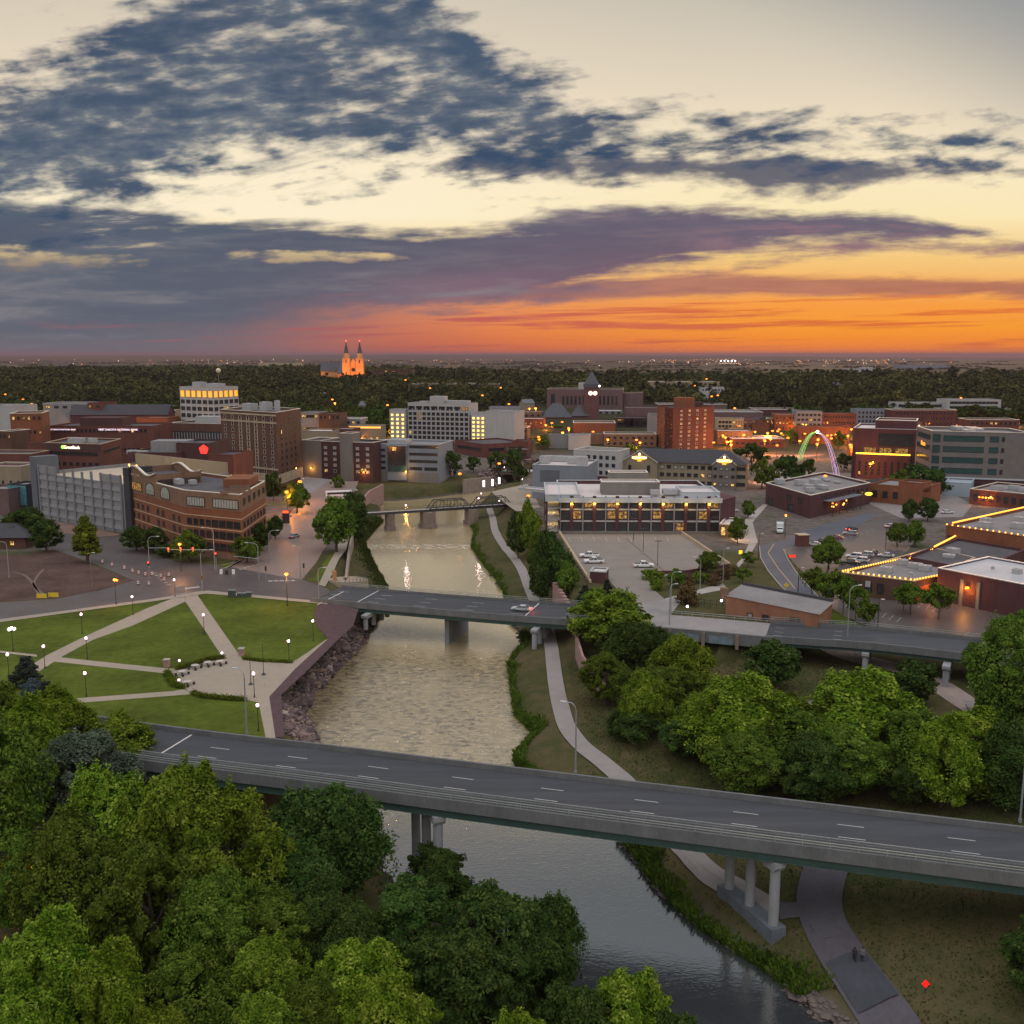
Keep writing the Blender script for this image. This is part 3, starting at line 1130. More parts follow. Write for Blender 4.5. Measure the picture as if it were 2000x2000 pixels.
def road_bridge(name, label, path, hw, z_soffit, root_at, girder_n, dash=True, far_h=.75, near_h=.8, near_walk=0.0, rails=('near',), deckmat=None, joints=(), line_offs=None):
    r = thing(name, label, 'bridge', root_at)
    p = local(path, r)
    MB().sweep(p, [(-hw, -.35), (hw, -.35), (hw, 0), (-hw, 0)]).build('deck', deckmat or M_DECK, r)
    MB().sweep(p, [(-hw - .35, -.6), (-hw - .004, -.6), (-hw - .004, far_h), (-hw - .35, far_h)]).build('parapet', M_PARA, r)
    MB().sweep(p, [(hw + .004, -.7), (hw + .4, -.7), (hw + .4, near_h), (hw + .004, near_h)]).build('parapet', M_PARA, r)
    if 'near' in rails:
        rail_along('railing', offs(p, hw + .2), near_h, [.3, .6], 3.0, r, M_RAILP)
    if near_walk:
        MB().sweep(p, [(hw - near_walk, .004), (hw - near_walk + .35, .004), (hw - near_walk + .3, .75), (hw - near_walk + .05, .75)]).build('barrier', M_PARA, r)
        rail_along('railing', offs(p, hw - near_walk + .17), .75, [.28], 3.0, r, M_RAILP)
    if 'far' in rails:
        rail_along('railing', offs(p, -hw - .17), far_h, [.35, .75], 2.5, r, M_RAILP)
    g = MB()
    for i in range(girder_n):
        o = -hw + .8 + i * (2 * hw - 1.0) / (girder_n - 1)
        g.sweep(p, [(o - .05, z_soffit + .05), (o + .05, z_soffit + .05), (o + .05, -.36), (o - .05, -.36)])
        g.sweep(p, [(o - .28, z_soffit - .06), (o + .28, z_soffit - .06), (o + .28, z_soffit + .05), (o - .28, z_soffit + .05)])
    g.build('girder', M_GIRD, r)
    if dash:
        for o in (line_offs or (-1.7, 1.9)):
            for q, a in along(offs(p, o, .006), 12.19, 3.0):
                if abs(q.x + root_at[0]) < 75:
                    d_ = link('lane_marking', DASH, r, q)
                    d_.rotation_euler = (0, 0, a)
    for q, a, off_ in joints:
        MB().box((q.x - r.location.x, q.y - r.location.y, q.z - r.location.z + .010), (.28, 2 * hw - 1 if near_walk == 0 else 2 * (hw - near_walk), .004), a).build('expansion_joint', mat('pale_joint', (.55, .53, .5), .7, .15, 1), r)
    return r


def bent(root, pts, ztop, zbase, rad, cap=True, m=None, capd=1.1, foot=None, oval=False):
    """a row of columns under one cross-head, world points"""
    m = m or M_COL
    L = root.location
    for p in pts:
        b = MB()
        b.tube((p[0] - L.x, p[1] - L.y, zbase - .3 - L.z), (p[0] - L.x, p[1] - L.y, ztop - L.z + (.02 if cap else 0)), rad, rad, 16)
        b.build('pier_column', m, root, smooth_=False)
    if cap:
        a, c = Vector(pts[0][:2]), Vector(pts[-1][:2])
        d = (c - a)
        ang = math.atan2(d.y, d.x)
        dn = d.normalized()
        Lh = d.length / 2
        mid = (a + c) / 2
        w = rad * 2 + .3
        e_ = .9
        prof = [(-Lh - e_, capd), (-Lh - e_, .45), (-Lh - rad, 0), (Lh + rad, 0), (Lh + e_, .45), (Lh + e_, capd)]
        vs = []
        for s in (-w / 2, w / 2):
            for x, z in prof:
                vs.append((mid.x - L.x + dn.x * x - dn.y * s, mid.y - L.y + dn.y * x + dn.x * s, ztop - L.z + z))
        n = len(prof)
        fs = [tuple(range(n)), tuple(reversed(range(n, 2 * n)))] + [(i, n + i, n + (i + 1) % n, (i + 1) % n) for i in range(n)]
        MB().add(vs, fs).build('pier_cap', m, root, fix=True)
    if foot:
        a, c = Vector(pts[0][:2]), Vector(pts[-1][:2])
        d = c - a
        ang = math.atan2(d.y, d.x)
        mid = (a + c) / 2
        MB().box((mid.x - L.x, mid.y - L.y, (foot[0] + foot[1]) / 2 - L.z), (d.length + 2.2, 2.0, foot[1] - foot[0]), ang).build('pier_footing', mat('wet_concrete', (.12, .14, .16), .8, .35, .5), root)


# near highway bridge
NZ = 4.5
npath = smooth_path([(-150, 163, NZ), (-90, 145, NZ), (-52, 132.6, NZ), (-27, 125.6, NZ), (0, 117.8, NZ), (32, 108.8, NZ), (58, 101.6, NZ), (110, 87, NZ), (150, 76, NZ)], 5)
nj = []
for u, v in ((345, 1453),):
    q = at(u, v, NZ)
    nj.append((q, math.radians(-17), 0))
nb = road_bridge('highway_bridge', 'long grey highway bridge crossing the nearest reach of the river', npath, 5.6, -1.75, (0, 117.8, NZ), 5, near_walk=2.0, line_offs=(-2.1, 1.1), joints=nj)
c1, c3 = Vector((27.0, 112.0, 0)), Vector((30.4, 104.2, 0))
c2 = c1.lerp(c3, .48)
bent(nb, [c1, c2, c3], 1.5, -5.6, .6, foot=(-11, -5.4), capd=1.1)
d3 = up(855, 1600, 115.2)
pl = [Vector((d3.x, 115.2, 0)), Vector((d3.x - 1.9, 115.2 + 4.5, 0)), Vector((d3.x - 3.7, 115.2 + 8.8, 0))]
bent(nb, pl, 1.6, -9.5, .62)
bent(nb, [Vector((-44, 124, 0)), Vector((-42.6, 129, 0)), Vector((-41.2, 134, 0))], 1.6, -3, .6, m=mat('rusty_column', (.30, .10, .04), .8, .3, .6))
bent(nb, [Vector((71, 93, 0)), Vector((69.5, 97.5, 0)), Vector((68, 102, 0))], 1.6, -5, .6)

# road bridge in the middle of the picture
MZ = .3
mpath = smooth_path([(-47, 239.8, MZ), (-31.6, 234.4, MZ), (-1, 224.7, MZ), (14.7, 220.4, MZ), (22, 217.8, MZ)], 4)
mj = [(at(722, 1163, MZ), math.radians(-17), 0), (at(1042, 1188, MZ), math.radians(-17), 0), (at(646, 1168, MZ), math.radians(-17), 0)]
mb = road_bridge('road_bridge', 'grey concrete road bridge over the river between the park and the parking deck', mpath, 7.4, -1.6, (-1, 224.7, MZ), 6, rails=('far',), joints=mj, line_offs=(-3.4, .2, 3.6), far_h=.5)
pr = at(873, 1258, WATER)
ax = Vector((.31, .95, 0)).normalized()
rr = []
L = mb.location
b_ = MB()
pc = Vector((pr.x, pr.y, 0)) + ax * 6.6
ang = math.atan2(ax.y, ax.x)
pol = [(-6.6, -.55), (-7.1, 0), (-6.6, .55), (6.6, .55), (7.1, 0), (6.6, -.55)]
b_.prism([(pc.x + x * math.cos(ang) - y * math.sin(ang) - L.x, pc.y + x * math.sin(ang) + y * math.cos(ang) - L.y) for x, y in reversed(pol)], -12 - L.z, -1.4 - L.z)
b_.build('river_pier', M_COL, mb, fix=True)
for u, v, zz in ((714, 1222, -4), (1044, 1268, -6)):
    q = at(u, v, zz)
    bent(mb, [Vector((q.x, q.y, 0)) + ax * k for k in (0, 4.4, 8.8, 12)], -2.2, zz - .6, .6, capd=.9)
q = at(643, 1205, -1)
MB().box((q.x - L.x + ax.x * 6.5, q.y - L.y + ax.y * 6.5, -4 - L.z), (15.5, 1.2, 5.0), ang).build('abutment', M_CONCG, mb)
MB().box((17.5 - L.x, 217.8 - L.y + 2.2, -4.2 - L.z), (15.8, 1.2, 6.2), ang).build('abutment', M_CONCG, mb)

# viaduct carrying on to the right
vpath = smooth_path([(56, 206.2, MZ), (66, 202.6, .6), (76, 198.6, 1.0), (97, 188.4, 1.2), (120, 175, 1.2), (150, 155, 1.2)], 4)
vb = road_bridge('viaduct', 'road viaduct on concrete piers with green girders at right', vpath, 6.3, -1.35, (76, 198.6, MZ), 6, rails=('far',), joints=[(at(1578, 1232, MZ), math.radians(-22), 0)], line_offs=(-3.0, .4, 3.4))
for (u0, v0), dirv in (((1688, 1318), (.42, .907)), ((1845, 1345), (.48, .877)), ((1960, 1372), (.5, .86))):
    q = at(u0, v0, -5.2)
    d = Vector((dirv[0], dirv[1], 0))
    bent(vb, [Vector((q.x, q.y, 0)) + d * k for k in (0, 4.6, 9.2)], -1.4, -5.4, .55, capd=1.0)
Lv = vb.location
MB().box((58.2 - Lv.x, 205.6 - Lv.y, -3.9 - Lv.z), (1.2, 13.6, 5.0), math.radians(-22)).build('abutment', M_CONCG, vb)

# embankment road between the two, with its retaining wall and rails
epath = smooth_path([(22, 217.8, .05), (30, 215, .05), (38, 212.4, .05), (47, 209.4, .05), (56, 206.2, .05)], 3)
er = MB().sweep(epath, [(-6.6, -.3), (6.6, -.3), (6.6, .23), (-6.6, .23)]).build('embankment_road', mat('grey_road'))
er['kind'] = 'structure'
w = thing('retaining_wall', 'long stained concrete retaining wall under the road left of the viaduct', 'wall', (42, 204, -5))
wp = offs(smooth_path([(27, 216, 0), (38, 212.4, 0), (47, 209.4, 0), (57.6, 205.6, 0)], 3), 6.85)
wl = [p - w.location for p in wp]
MB().sweep(wl, [(-.2, -1.5), (.35, -1.5), (.35, 1.0), (-.2, 1.0)]).build('wall', M_PARA, w)
for k, (q, a) in enumerate(along(wl, 7.2, 3)):
    MB().box((q.x, q.y - .45, q.z - .8), (.7, .35, 3.2), a).build('buttress', mat('brown_concrete', (.2, .16, .13), .9, .3, .6), w)
gq = along(wl, 7.2, 6.6)
for q, a in gq[1:3]:
    MB().box((q.x + .1, q.y - .48, q.z - .7), (5.0, .03, 1.7), a).build('painted_patch', mat('grey_blue_paint', (.16, .21, .25), .9, .5, .5), w)
w = thing('guard_rail', 'galvanised guard rail on posts along the far side of the road before the viaduct', 'railing', (38, 219, 0))
rail_along('rail', local(offs(smooth_path([(30, 215, .3), (38, 212.4, .3), (47, 209.4, .3), (56, 206.2, .3)], 3), -6.7), w), 0, [.5, .95], 2.4, w, M_RAILP)

# pink stone wall beside the path
w = thing('stone_wall', 'pink quartzite retaining wall beside the river path under the road bridge', 'wall', (16, 205, -5))
sp_ = [at(u, v, -5) for u, v in ((1127, 1255), (1128, 1285), (1140, 1315), (1170, 1345), (1205, 1368))]
tops = [.2, .0, -1.2, -2.6, -4.2]
b_ = MB()
for i in range(len(sp_) - 1):
    p, q = sp_[i] - w.location, sp_[i + 1] - w.location
    t0, t1 = tops[i] + 5, tops[i + 1] + 5
    n_ = Vector((-(q - p).y, (q - p).x, 0)).normalized() * -.5
    vs = [p + Vector((0, 0, -1.5)), q + Vector((0, 0, -1.5)), q + Vector((0, 0, t1)), p + Vector((0, 0, t0))]
    vs += [x + n_ for x in vs]
    b_.add(vs, [(0, 1, 2, 3), (7, 6, 5, 4), (3, 2, 6, 7), (0, 3, 7, 4), (1, 5, 6, 2)])
b_.build('wall', M_STONE, w, fix=True)
w = thing('stepped_wall', 'stepped pink stone wall behind the road bridge by the parking deck', 'wall', (12, 250, -3))
b_ = MB()
for i in range(8):
    p = at(1085 + i * 4.2, 1152 + i * 3.2, -1) - w.location
    b_.box((p.x, p.y, 1.3 - i * .22), (1.1, 1.6, 5.2 - i * .44), .3)
b_.build('wall', M_STONE, w)

# old iron truss bridge
tz = -1.0
ta, tb = at(690, 1003, tz), at(1000, 984, tz)
w = thing('truss_footbridge', 'dark iron truss footbridge on stone piers across the far river', 'bridge', ((ta.x + tb.x) / 2, (ta.y + tb.y) / 2, tz))
tl = [ta - w.location, tb - w.location]
MB().sweep([tl[0], tl[1]], [(-1.8, -.9), (1.8, -.9), (1.8, 0), (-1.8, 0)]).build('deck', M_DARK, w)
MB().sweep([tl[0], tl[1]], [(-1.6, .01), (1.6, .01), (1.6, .03), (-1.6, .03)]).build('walkway', M_CONC, w)
for s in (-1.75, 1.75):
    rail_along('railing', offs(tl, s), 0, [.55, 1.1], 2.2, w, M_DARK)
D = tl[1] - tl[0]
LEN = D.length
D = D.normalized()
R = Vector((D.y, -D.x, 0))
for a0, a1 in ((.455, .72), (.735, .985)):
    for s in (-1.9, 1.9):
        b_ = MB()
        base = tl[0] + R * s
        p = lambda q, h: base + D * (q * LEN) + Vector((0, 0, h))
        n = 6
        dq = (a1 - a0) / n
        b_.path([p(a0, 0), p(a0 + dq, 3.4), p(a1 - dq, 3.4), p(a1, 0)], .2, 5)
        b_.tube(p(a0, .1), p(a1, .1), .2, .2, 5)
        for i in range(1, n):
            b_.tube(p(a0 + i * dq, 0), p(a0 + i * dq, 3.4), .12, .12, 4)
            if i < n - 1:
                e = (0, 3.4) if i % 2 else (3.4, 0)
                b_.tube(p(a0 + i * dq, e[0]), p(a0 + (i + 1) * dq, e[1]), .09, .09, 4)
        b_.build('truss', M_DARK, w)
for f_, wd_, dp in ((.22, 3.2, 4.0), (.455, 5.2, 6), (.735, 4.4, 6)):
    c = tl[0] + D * (f_ * LEN)
    a_ = math.atan2(D.y, D.x)
    b_ = MB()
    pol = [(-wd_ / 2, -dp / 2 + 1), (0, -dp / 2 - .6), (wd_ / 2, -dp / 2 + 1), (wd_ / 2, dp / 2), (-wd_ / 2, dp / 2)]
    pw = [(c.x + x * math.cos(a_) - y * math.sin(a_), c.y + x * math.sin(a_) + y * math.cos(a_)) for x, y in pol]
    b_.prism(pw, -9.5, -.9)
    pol = [(x * 1.2, y * 1.15) for x, y in pol]
    pw = [(c.x + x * math.cos(a_) - y * math.sin(a_), c.y + x * math.sin(a_) + y * math.cos(a_)) for x, y in pol]
    b_.prism(pw, -9.5, -6.0)
    b_.build('pier', mat('pier_stone', (.21, .17, .14), .9, .35, .6), w)
b_ = MB()
p = at(690, 1003, tz)
MB().box((tl[0].x - 6, tl[0].y - 3, -2.4), (12, 2.4, .3), .5).build('ramp', M_CONC, w)

# stone arch bridge in the distance
w = thing('arch_bridge', 'low stone arch bridge with a pale deck behind the truss footbridge', 'bridge', (0, 520, -8))
za, ya = -2.2, 522
xa, xb = up(905, 935, ya).x, up(1065, 935, ya).x
b_ = MB()
n = 60
top_ = lambda x: 5.0 + 1.0 * (1 - ((x - (xa + xb) / 2) / ((xb - xa) / 2)) ** 2)
ar = []
for k in range(3):
    ar.append((xa + 5 + k * 13.2, xa + 5 + k * 13.2 + 11.4))


def soff(x):
    for a, c in ar:
        if a < x < c:
            return .5 + 4.0 * math.sqrt(max(0, 1 - ((x - (a + c) / 2) / ((c - a) / 2)) ** 2))
    return -2


xs = sorted(set([xa + (xb - xa) * i / n for i in range(n + 1)] + [q for a, c in ar for q in (a, a + .01, c - .01, c)]))
for x0, x1 in zip(xs, xs[1:]):
    z0, z1, t0, t1 = soff(x0), soff(x1), top_(x0), top_(x1)
    b_.add([(x0, 0, z0), (x1, 0, z1), (x1, 0, t1), (x0, 0, t0), (x0, 12, z0), (x1, 12, z1), (x1, 12, t1), (x0, 12, t0)],
           [(0, 1, 2, 3), (7, 6, 5, 4), (4, 5, 1, 0)])
b_.build('arch_wall', mat('arch_stone', (.24, .2, .17), .9, .3, .5), w)
b_ = MB()
for x0, x1 in zip(xs, xs[1:]):
    b_.add([(x0, -.4, top_(x0)), (x1, -.4, top_(x1)), (x1, 12.4, top_(x1)), (x0, 12.4, top_(x0))], [(0, 1, 2, 3)])
    b_.add([(x0, -.4, top_(x0)), (x1, -.4, top_(x1)), (x1, -.4, top_(x1) + .6), (x0, -.4, top_(x0) + .6)], [(0, 1, 2, 3)])
b_.build('deck', mat('pale_deck', (.42, .45, .47), .8, .1, .4), w)
w = thing('river_wall', 'long low grey stone river wall left of the arch bridge', 'wall', (-40, 520, -4))
pts = [at(u, v, -3) for u, v in ((905, 944), (925, 941), (960, 938))]
MB().sweep([p - w.location for p in pts], [(-.5, -7), (.5, -7), (.5, 1.8), (-.5, 1.8)]).build('wall', mat('arch_stone'), w)
w = thing('bank_wall', 'pink stone retaining wall on the left bank behind the truss footbridge', 'wall', (-60, 430, -4))
pts = [at(u, v, -2) for u, v in ((690, 1010), (705, 988), (722, 970), (748, 956))]
MB().sweep([p - w.location for p in pts], [(-.4, -6), (.4, -6), (.4, 2.6), (-.4, 2.6)]).build('wall', M_STONE, w)
w = thing('bank_wall', 'straight pale stone retaining wall on the left bank beside the riverside street', 'wall', (-50, 320, -2))
pts = [at(u, v, -1) for u, v in ((676, 1140), (682, 1085), (690, 1040), (686, 1010))]
MB().sweep([p - w.location for p in pts], [(-.35, -4), (.35, -4), (.35, 1.8), (-.35, 1.8)]).build('wall', mat('arch_stone'), w)
# ------------------------------------------------------------------ buildings
BR_RED = brickmat('red_brick', (.126, .052, .042))
BR_DARK = brickmat('dark_brick', (0.072, 0.038, 0.038))
BR_BROWN = brickmat('brown_brick', (0.105, 0.058, 0.041))
BR_TAN = brickmat('tan_brick', (0.194, 0.119, 0.079))
BR_OR = brickmat('orange_brick', (.200, .079, .041))
BR_MAROON = brickmat('maroon_brick', (0.090, 0.040, 0.043))
W_GREY = brickmat('grey_wall', (0.221, 0.226, 0.234), .14)
W_WHITE = brickmat('white_wall', (0.374, 0.382, 0.389), .10)
W_BLUE = brickmat('blue_grey_wall', (0.192, 0.220, 0.256), .12)
W_BEIGE = brickmat('beige_wall', (0.259, 0.216, 0.151), .14)
W_CREAM = brickmat('cream_stone', (0.375, 0.315, 0.225), .14)
W_PINK = brickmat('pink_stone', (0.136, 0.092, 0.092), .2)
W_DARK = brickmat('dark_panel', (.045, .047, .055), .25)
W_CONC = brickmat('concrete_wall', (0.188, 0.176, 0.161), .15)
R_DARK = mat('tar_roof', (.075, .073, .080), .9, .35, .12)
R_GREY = mat('grey_roof', (.20, .19, .19), .9, .25, .10)
R_WHITE = mat('white_roof', (.56, .51, .49), .8, .14, .10)
R_SHIN = mat('shingle_roof', (.045, .047, .055), .9, .2, .6)
C_PALE = mat('pale_coping', (.62, .57, .48), .6, .12, .6)
C_BRICK = mat('stone_trim', (.42, .33, .23), .8, .15, .6)
C_STEEL = mat('steel_coping', (.42, .46, .50), .4, .1, .5)
F_DARK = mat('dark_frame', (.02, .02, .022), .5, .2, 1)
F_LIGHT = mat('light_frame', (.42, .40, .37), .6, .15, 1)


def room(name, col, st):
    """a lit room behind glass: lamps, blinds and furniture break up the light"""
    m = glow(name, col, st)
    E.nt = m.node_tree
    t = m.node_tree.nodes.new('ShaderNodeTexCoord')
    oi = m.node_tree.nodes.new('ShaderNodeObjectInfo')
    sp = m.node_tree.nodes.new('ShaderNodeSeparateXYZ')
    _in(sp.inputs[0], E(t.outputs['Object']))
    q = vec(E(sp.outputs[0]) + E(oi.outputs['Random']) * 50, E(sp.outputs[2]))
    f = smooth(noise(q, 1.1, 3, .6), .35, .68)
    b = m.node_tree.nodes['Principled BSDF']
    _in(b.inputs['Emission Strength'], f * st * 1.5 + .03)
    b.inputs['Base Color'].default_value = (.03, .03, .03, 1)
    b.inputs['Roughness'].default_value = .15
    return m


G_WARM = room('lit_window', (1.0, .58, .16), 1.0)
G_DIM = room('dim_window', (.95, .46, .10), .42)
G_PALE = mat('blind_window', (.32, .33, .30), .4, .3, 1.0)
G_TEAL = mat('teal_glass', (.02, .07, .075), .15, .4, .4, spec=.8)
UNIT = mat('roof_plant', (.36, .37, .38), .6, .2, .8, metal=.2)
WIN = {}


def winmesh(w, h, glass, frame, nv=1, nh=1, arch=False):
    k = (round(w, 2), round(h, 2), glass.name, frame.name, nv, nh, arch)
    if k in WIN:
        return WIN[k]
    b = MB()
    t, d = min(.16, w * .09), .14
    b.box((0, -d / 2, -h / 2 + t / 2), (w, d, t))
    if not arch:
        b.box((0, -d / 2, h / 2 - t / 2), (w, d, t))
    for s in (-1, 1):
        b.box((s * (w / 2 - t / 2), -d / 2, 0), (t, d, h - 2 * t))
    for i in range(1, nv):
        b.box((-w / 2 + w * i / nv, -d * .36, 0), (t * .6, d * .6, h - 2 * t))
    for i in range(1, nh):
        b.box((0, -d * .34, -h / 2 + h * i / nh), (w - 2 * t, d * .56, t * .6))
    x, z = w / 2 - t * .9, h / 2 - t * .9
    g = [(-x, -.03, -z), (x, -.03, -z), (x, -.03, z)]
    if arch:
        g += [(x * math.cos(a), -.03, z + w * .28 * math.sin(a)) for a in np.linspace(.2, math.pi - .2, 7)]
        for a0, a1 in zip(np.linspace(0, math.pi, 9), np.linspace(0, math.pi, 9)[1:]):
            b.tube((w / 2 * math.cos(a0), -d / 2, h / 2 + w * .28 * math.sin(a0)), (w / 2 * math.cos(a1), -d / 2, h / 2 + w * .28 * math.sin(a1)), t * .6, t * .6, 4)
    g.append((-x, -.03, z))
    b.add(g, [tuple(range(len(g)))], 1)
    me = bpy.data.meshes.new('window')
    me.from_pydata(b.v, [], b.f)
    me.materials.append(frame)
    me.materials.append(glass)
    me.polygons.foreach_set('material_index', b.m)
    WIN[k] = me
    return me


class Bld:
    def __init__(s, name, label, poly, h, wall, roof=None, z0=0.0, coping=C_PALE, cat='building', par=.7, cw=.4, group=None, sink=2.0):
        s.poly = [Vector((p[0], p[1])) for p in poly]
        c = sum(s.poly, Vector((0, 0))) / len(s.poly)
        s.r = thing(name, label, cat, (c.x, c.y, z0), 0, group)
        s.p = [p - c for p in s.poly]
        s.h, s.n, s.z0, s.wall = h, 0, z0, wall
        s.block(s.p, -sink, h, wall, roof, coping, par, cw)

    def block(s, p, zb, h, wall, roof=None, coping=C_PALE, par=.7, cw=.4, name='wall'):
        MB().prism(p, zb, h - par, 0, (False, False)).build(name, wall, s.r)
        inner = inset(p, cw)
        b = MB()
        n = len(p)
        b.add([(*q, h - par) for q in p] + [(*q, h) for q in p] + [(*q, h) for q in inner] + [(*q, h - par - .05) for q in inner],
              [(i, (i + 1) % n, n + (i + 1) % n, n + i) for i in range(n)] + [(2 * n + i, 2 * n + (i + 1) % n, 3 * n + (i + 1) % n, 3 * n + i) for i in range(n)])
        b.build('parapet', wall, s.r)
        o, q = inset(p, -.10), inset(p, cw + .06)
        b = MB()
        b.add([(*x, h + .004) for x in o] + [(*x, h + .22) for x in o] + [(*x, h + .22) for x in q] + [(*x, h + .004) for x in q],
              [(a * n + i, a * n + (i + 1) % n, ((a + 1) % 4) * n + (i + 1) % n, ((a + 1) % 4) * n + i) for a in range(4) for i in range(n)])
        b.build('coping', coping, s.r)
        MB().add([(*q, h - par) for q in inset(p, cw * .5)], [tuple(range(n))]).build('roof', roof or R_GREY, s.r)

    def frame(s, e, p=None):
        p = p or s.p
        a, b = p[e], p[(e + 1) % len(p)]
        d = (b - a)
        L = d.length
        d = d.normalized()
        return a, d, Vector((d.y, -d.x)), L

    def put(s, me, e, x, z, out=.0, p=None, name='window'):
        a, d, nrm, L = s.frame(e, p)
        q = a + d * x + nrm * out
        o = link(name, me, s.r, (q.x, q.y, z))
        o.rotation_euler = (0, 0, math.atan2(d.y, d.x))
        return o

    def wins(s, e, n, rows, w, h, lit=.06, glass=None, frame=None, nv=1, nh=1, x0=None, x1=None, arch=False, pale=.0, p=None, skip=(), out=0.0):
        L = s.frame(e, p)[3]
        if n == 1 and x0 is not None and x1 is None:
            x1 = x0
        x0 = L * .06 + w / 2 if x0 is None else x0
        x1 = L * .94 - w / 2 if x1 is None else x1
        over = []
        for z in rows:
            for i in range(n):
                if (i, z) in skip or i in skip:
                    continue
                x = (x0 + x1) / 2 if n == 1 else x0 + (x1 - x0) * i / (n - 1)
                q = random.random()
                g = glass or M_GLASS
                if q < lit:
                    g = random.choice((G_WARM, G_DIM))
                elif q < lit + pale:
                    g = G_PALE
                me = winmesh(w, h, g, frame or F_DARK, nv, nh, arch)
                if s.n >= 100:
                    over.append((me, e, x, z))
                    continue
                s.put(me, e, x, z, out, p=p)
                s.n += 1
        if over:
            b = MB()
            for me, e_, x, z in over:
                a, d, nrm, L = s.frame(e_, p)
                b.add([(a.x + d.x * (x + v.co.x) - nrm.x * v.co.y, a.y + d.y * (x + v.co.x) - nrm.y * v.co.y, z + v.co.z) for v in me.vertices],
                      [tuple(f.vertices) for f in me.polygons])
                b.m[-len(me.polygons):] = [f.material_index for f in me.polygons]
            o = b.build('window_rows', [frame or F_DARK, glass or M_GLASS], s.r)
            o['kind'] = 'stuff'
        return s

    def band(s, e, z, h, m, out=.06, x0=0.0, x1=None, name='band', p=None, depth=None):
        a, d, nrm, L = s.frame(e, p)
        x1 = L if x1 is None else x1
        dp = depth or out
        c = a + d * (x0 + x1) / 2 + nrm * (out - dp / 2)
        MB().box((c.x, c.y, z), (x1 - x0, dp, h), math.atan2(d.y, d.x)).build(name, m, s.r)
        return s

    def units(s, lst, z=None):
        """lst of (fx, fy, sx, sy, sz) in fractions of the first and last edge"""
        a = s.p[0]
        u, v = s.p[1] - s.p[0], s.p[-1] - s.p[0]
        ang = math.atan2(u.y, u.x)
        zz = s.h - .7 if z is None else z
        for fx, fy, sx_, sy_, sz_ in lst:
            q = a + u * fx + v * fy
            b = MB()
            b.box((q.x, q.y, zz + .15), (sx_ * .9, sy_ * .9, .3), ang)
            b.box((q.x, q.y, zz + .3 + sz_ / 2), (sx_, sy_, sz_), ang)
            for k in (-.25, .25):
                if sx_ > 1.6:
                    b.tube((q.x + k * sx_ * math.cos(ang), q.y + k * sx_ * math.sin(ang), zz + .3 + sz_), (q.x + k * sx_ * math.cos(ang), q.y + k * sx_ * math.sin(ang), zz + .45 + sz_), min(sx_, sy_) * .2, None, 10)
            b.build('roof_unit', UNIT, s.r)
        return s

    def text(s, e, body, x, z, size, m, out=.12, p=None, sy=1.0):
        a, d, nrm, L = s.frame(e, p)
        q = a + d * x + nrm * out
        return letter(body, size, m, s.r, (q.x, q.y, z), math.atan2(d.y, d.x), sy)


def letter(body, size, m, parent, loc, rz, sy=1.0, name='lettering'):
    cu = bpy.data.curves.new(name, 'FONT')
    cu.body = body
    cu.size = size
    cu.extrude = .04
    cu.align_x, cu.align_y = 'CENTER', 'CENTER'
    cu.materials.append(m)
    tmp = bpy.data.objects.new(name, cu)
    me = bpy.data.meshes.new_from_object(tmp)
    me.name = name
    bpy.data.objects.remove(tmp)
    o = link(name, me, parent, loc)
    o.rotation_euler = (math.pi / 2, 0, rz)
    return o


def corners(*uy, h=0.0, z0=0.0):
    """ground spots for roof corners seen at column u and distance Y"""
    out = []
    for u, Y in uy:
        t = Y * cs + (CAM_H - z0 - h * .6) * sn
        out.append(Vector(((u - 1000) / FPX * t, Y)))
    return out


def zat(v, Y):
    return up(1000, v, Y).z


def rect(u0, Y0, u1, Y1, d, v=None, z=None):
    """front edge from (u0,Y0) to (u1,Y1), d metres deep; v the roof line at the first corner"""
    h = z if z is not None else zat(v, Y0)
    a, b = corners((u0, Y0), (u1, Y1), h=h)
    dr = (b - a).normalized()
    n = Vector((-dr.y, dr.x)) * d
    return [a, b, b + n, a + n], h


def tri(u0, Y0, u1, Y1, u2, Y2, v=None, i=1, z=None):
    """two faces seen: left end, corner, right end"""
    Ys = (Y0, Y1, Y2)
    h = z if z is not None else zat(v, Ys[i])
    a, b, c = corners((u0, Y0), (u1, Y1), (u2, Y2), h=h)
    return [a, b, c, a + c - b], h


def rows(z0, z1, n):
    return [round(z0 + (z1 - z0) * i / max(1, n - 1), 3) for i in range(n)]


# grey parking ramp, left
p, h = rect(72, 360, 246, 325, 42, z=21.5)
g = Bld('parking_garage', 'long grey concrete parking ramp with stepped banded front beside the brick office', p, 16.6, W_GREY, mat('ramp_deck', (.42, .36, .27), .85, .15, .2), coping=W_GREY, par=1.0)
a, d, nrm, L = g.frame(0)
nb_ = 9
for k in range(5):
    for i in range(nb_):
        x0 = L * .04 + L * .92 * i / nb_
        g.band(0, 1.9 + k * 3.3 + (0 if i < 5 else -.35), 1.25, mat('pale_spandrel', (.235, .245, .26), .8, .12, .5), .28, x0 + .2, x0 + L * .92 / nb_ - .2, 'spandrel')
for i in range(nb_ + 1):
    g.band(0, 9.6, 19.4 + (.0 if 2 < i < 6 else 1.2), mat('grey_column', (.165, .175, .195), .8, .1, .5), .5, L * .04 + L * .92 * i / nb_ - .45, L * .04 + L * .92 * i / nb_ + .45, 'column')
for i in (0, 1, 7, 8):
    g.band(0, 18.3, 2.6, W_GREY, .26, L * .04 + L * .92 * i / nb_, L * .04 + L * .92 * (i + 1) / nb_, 'parapet_panel', depth=.5)
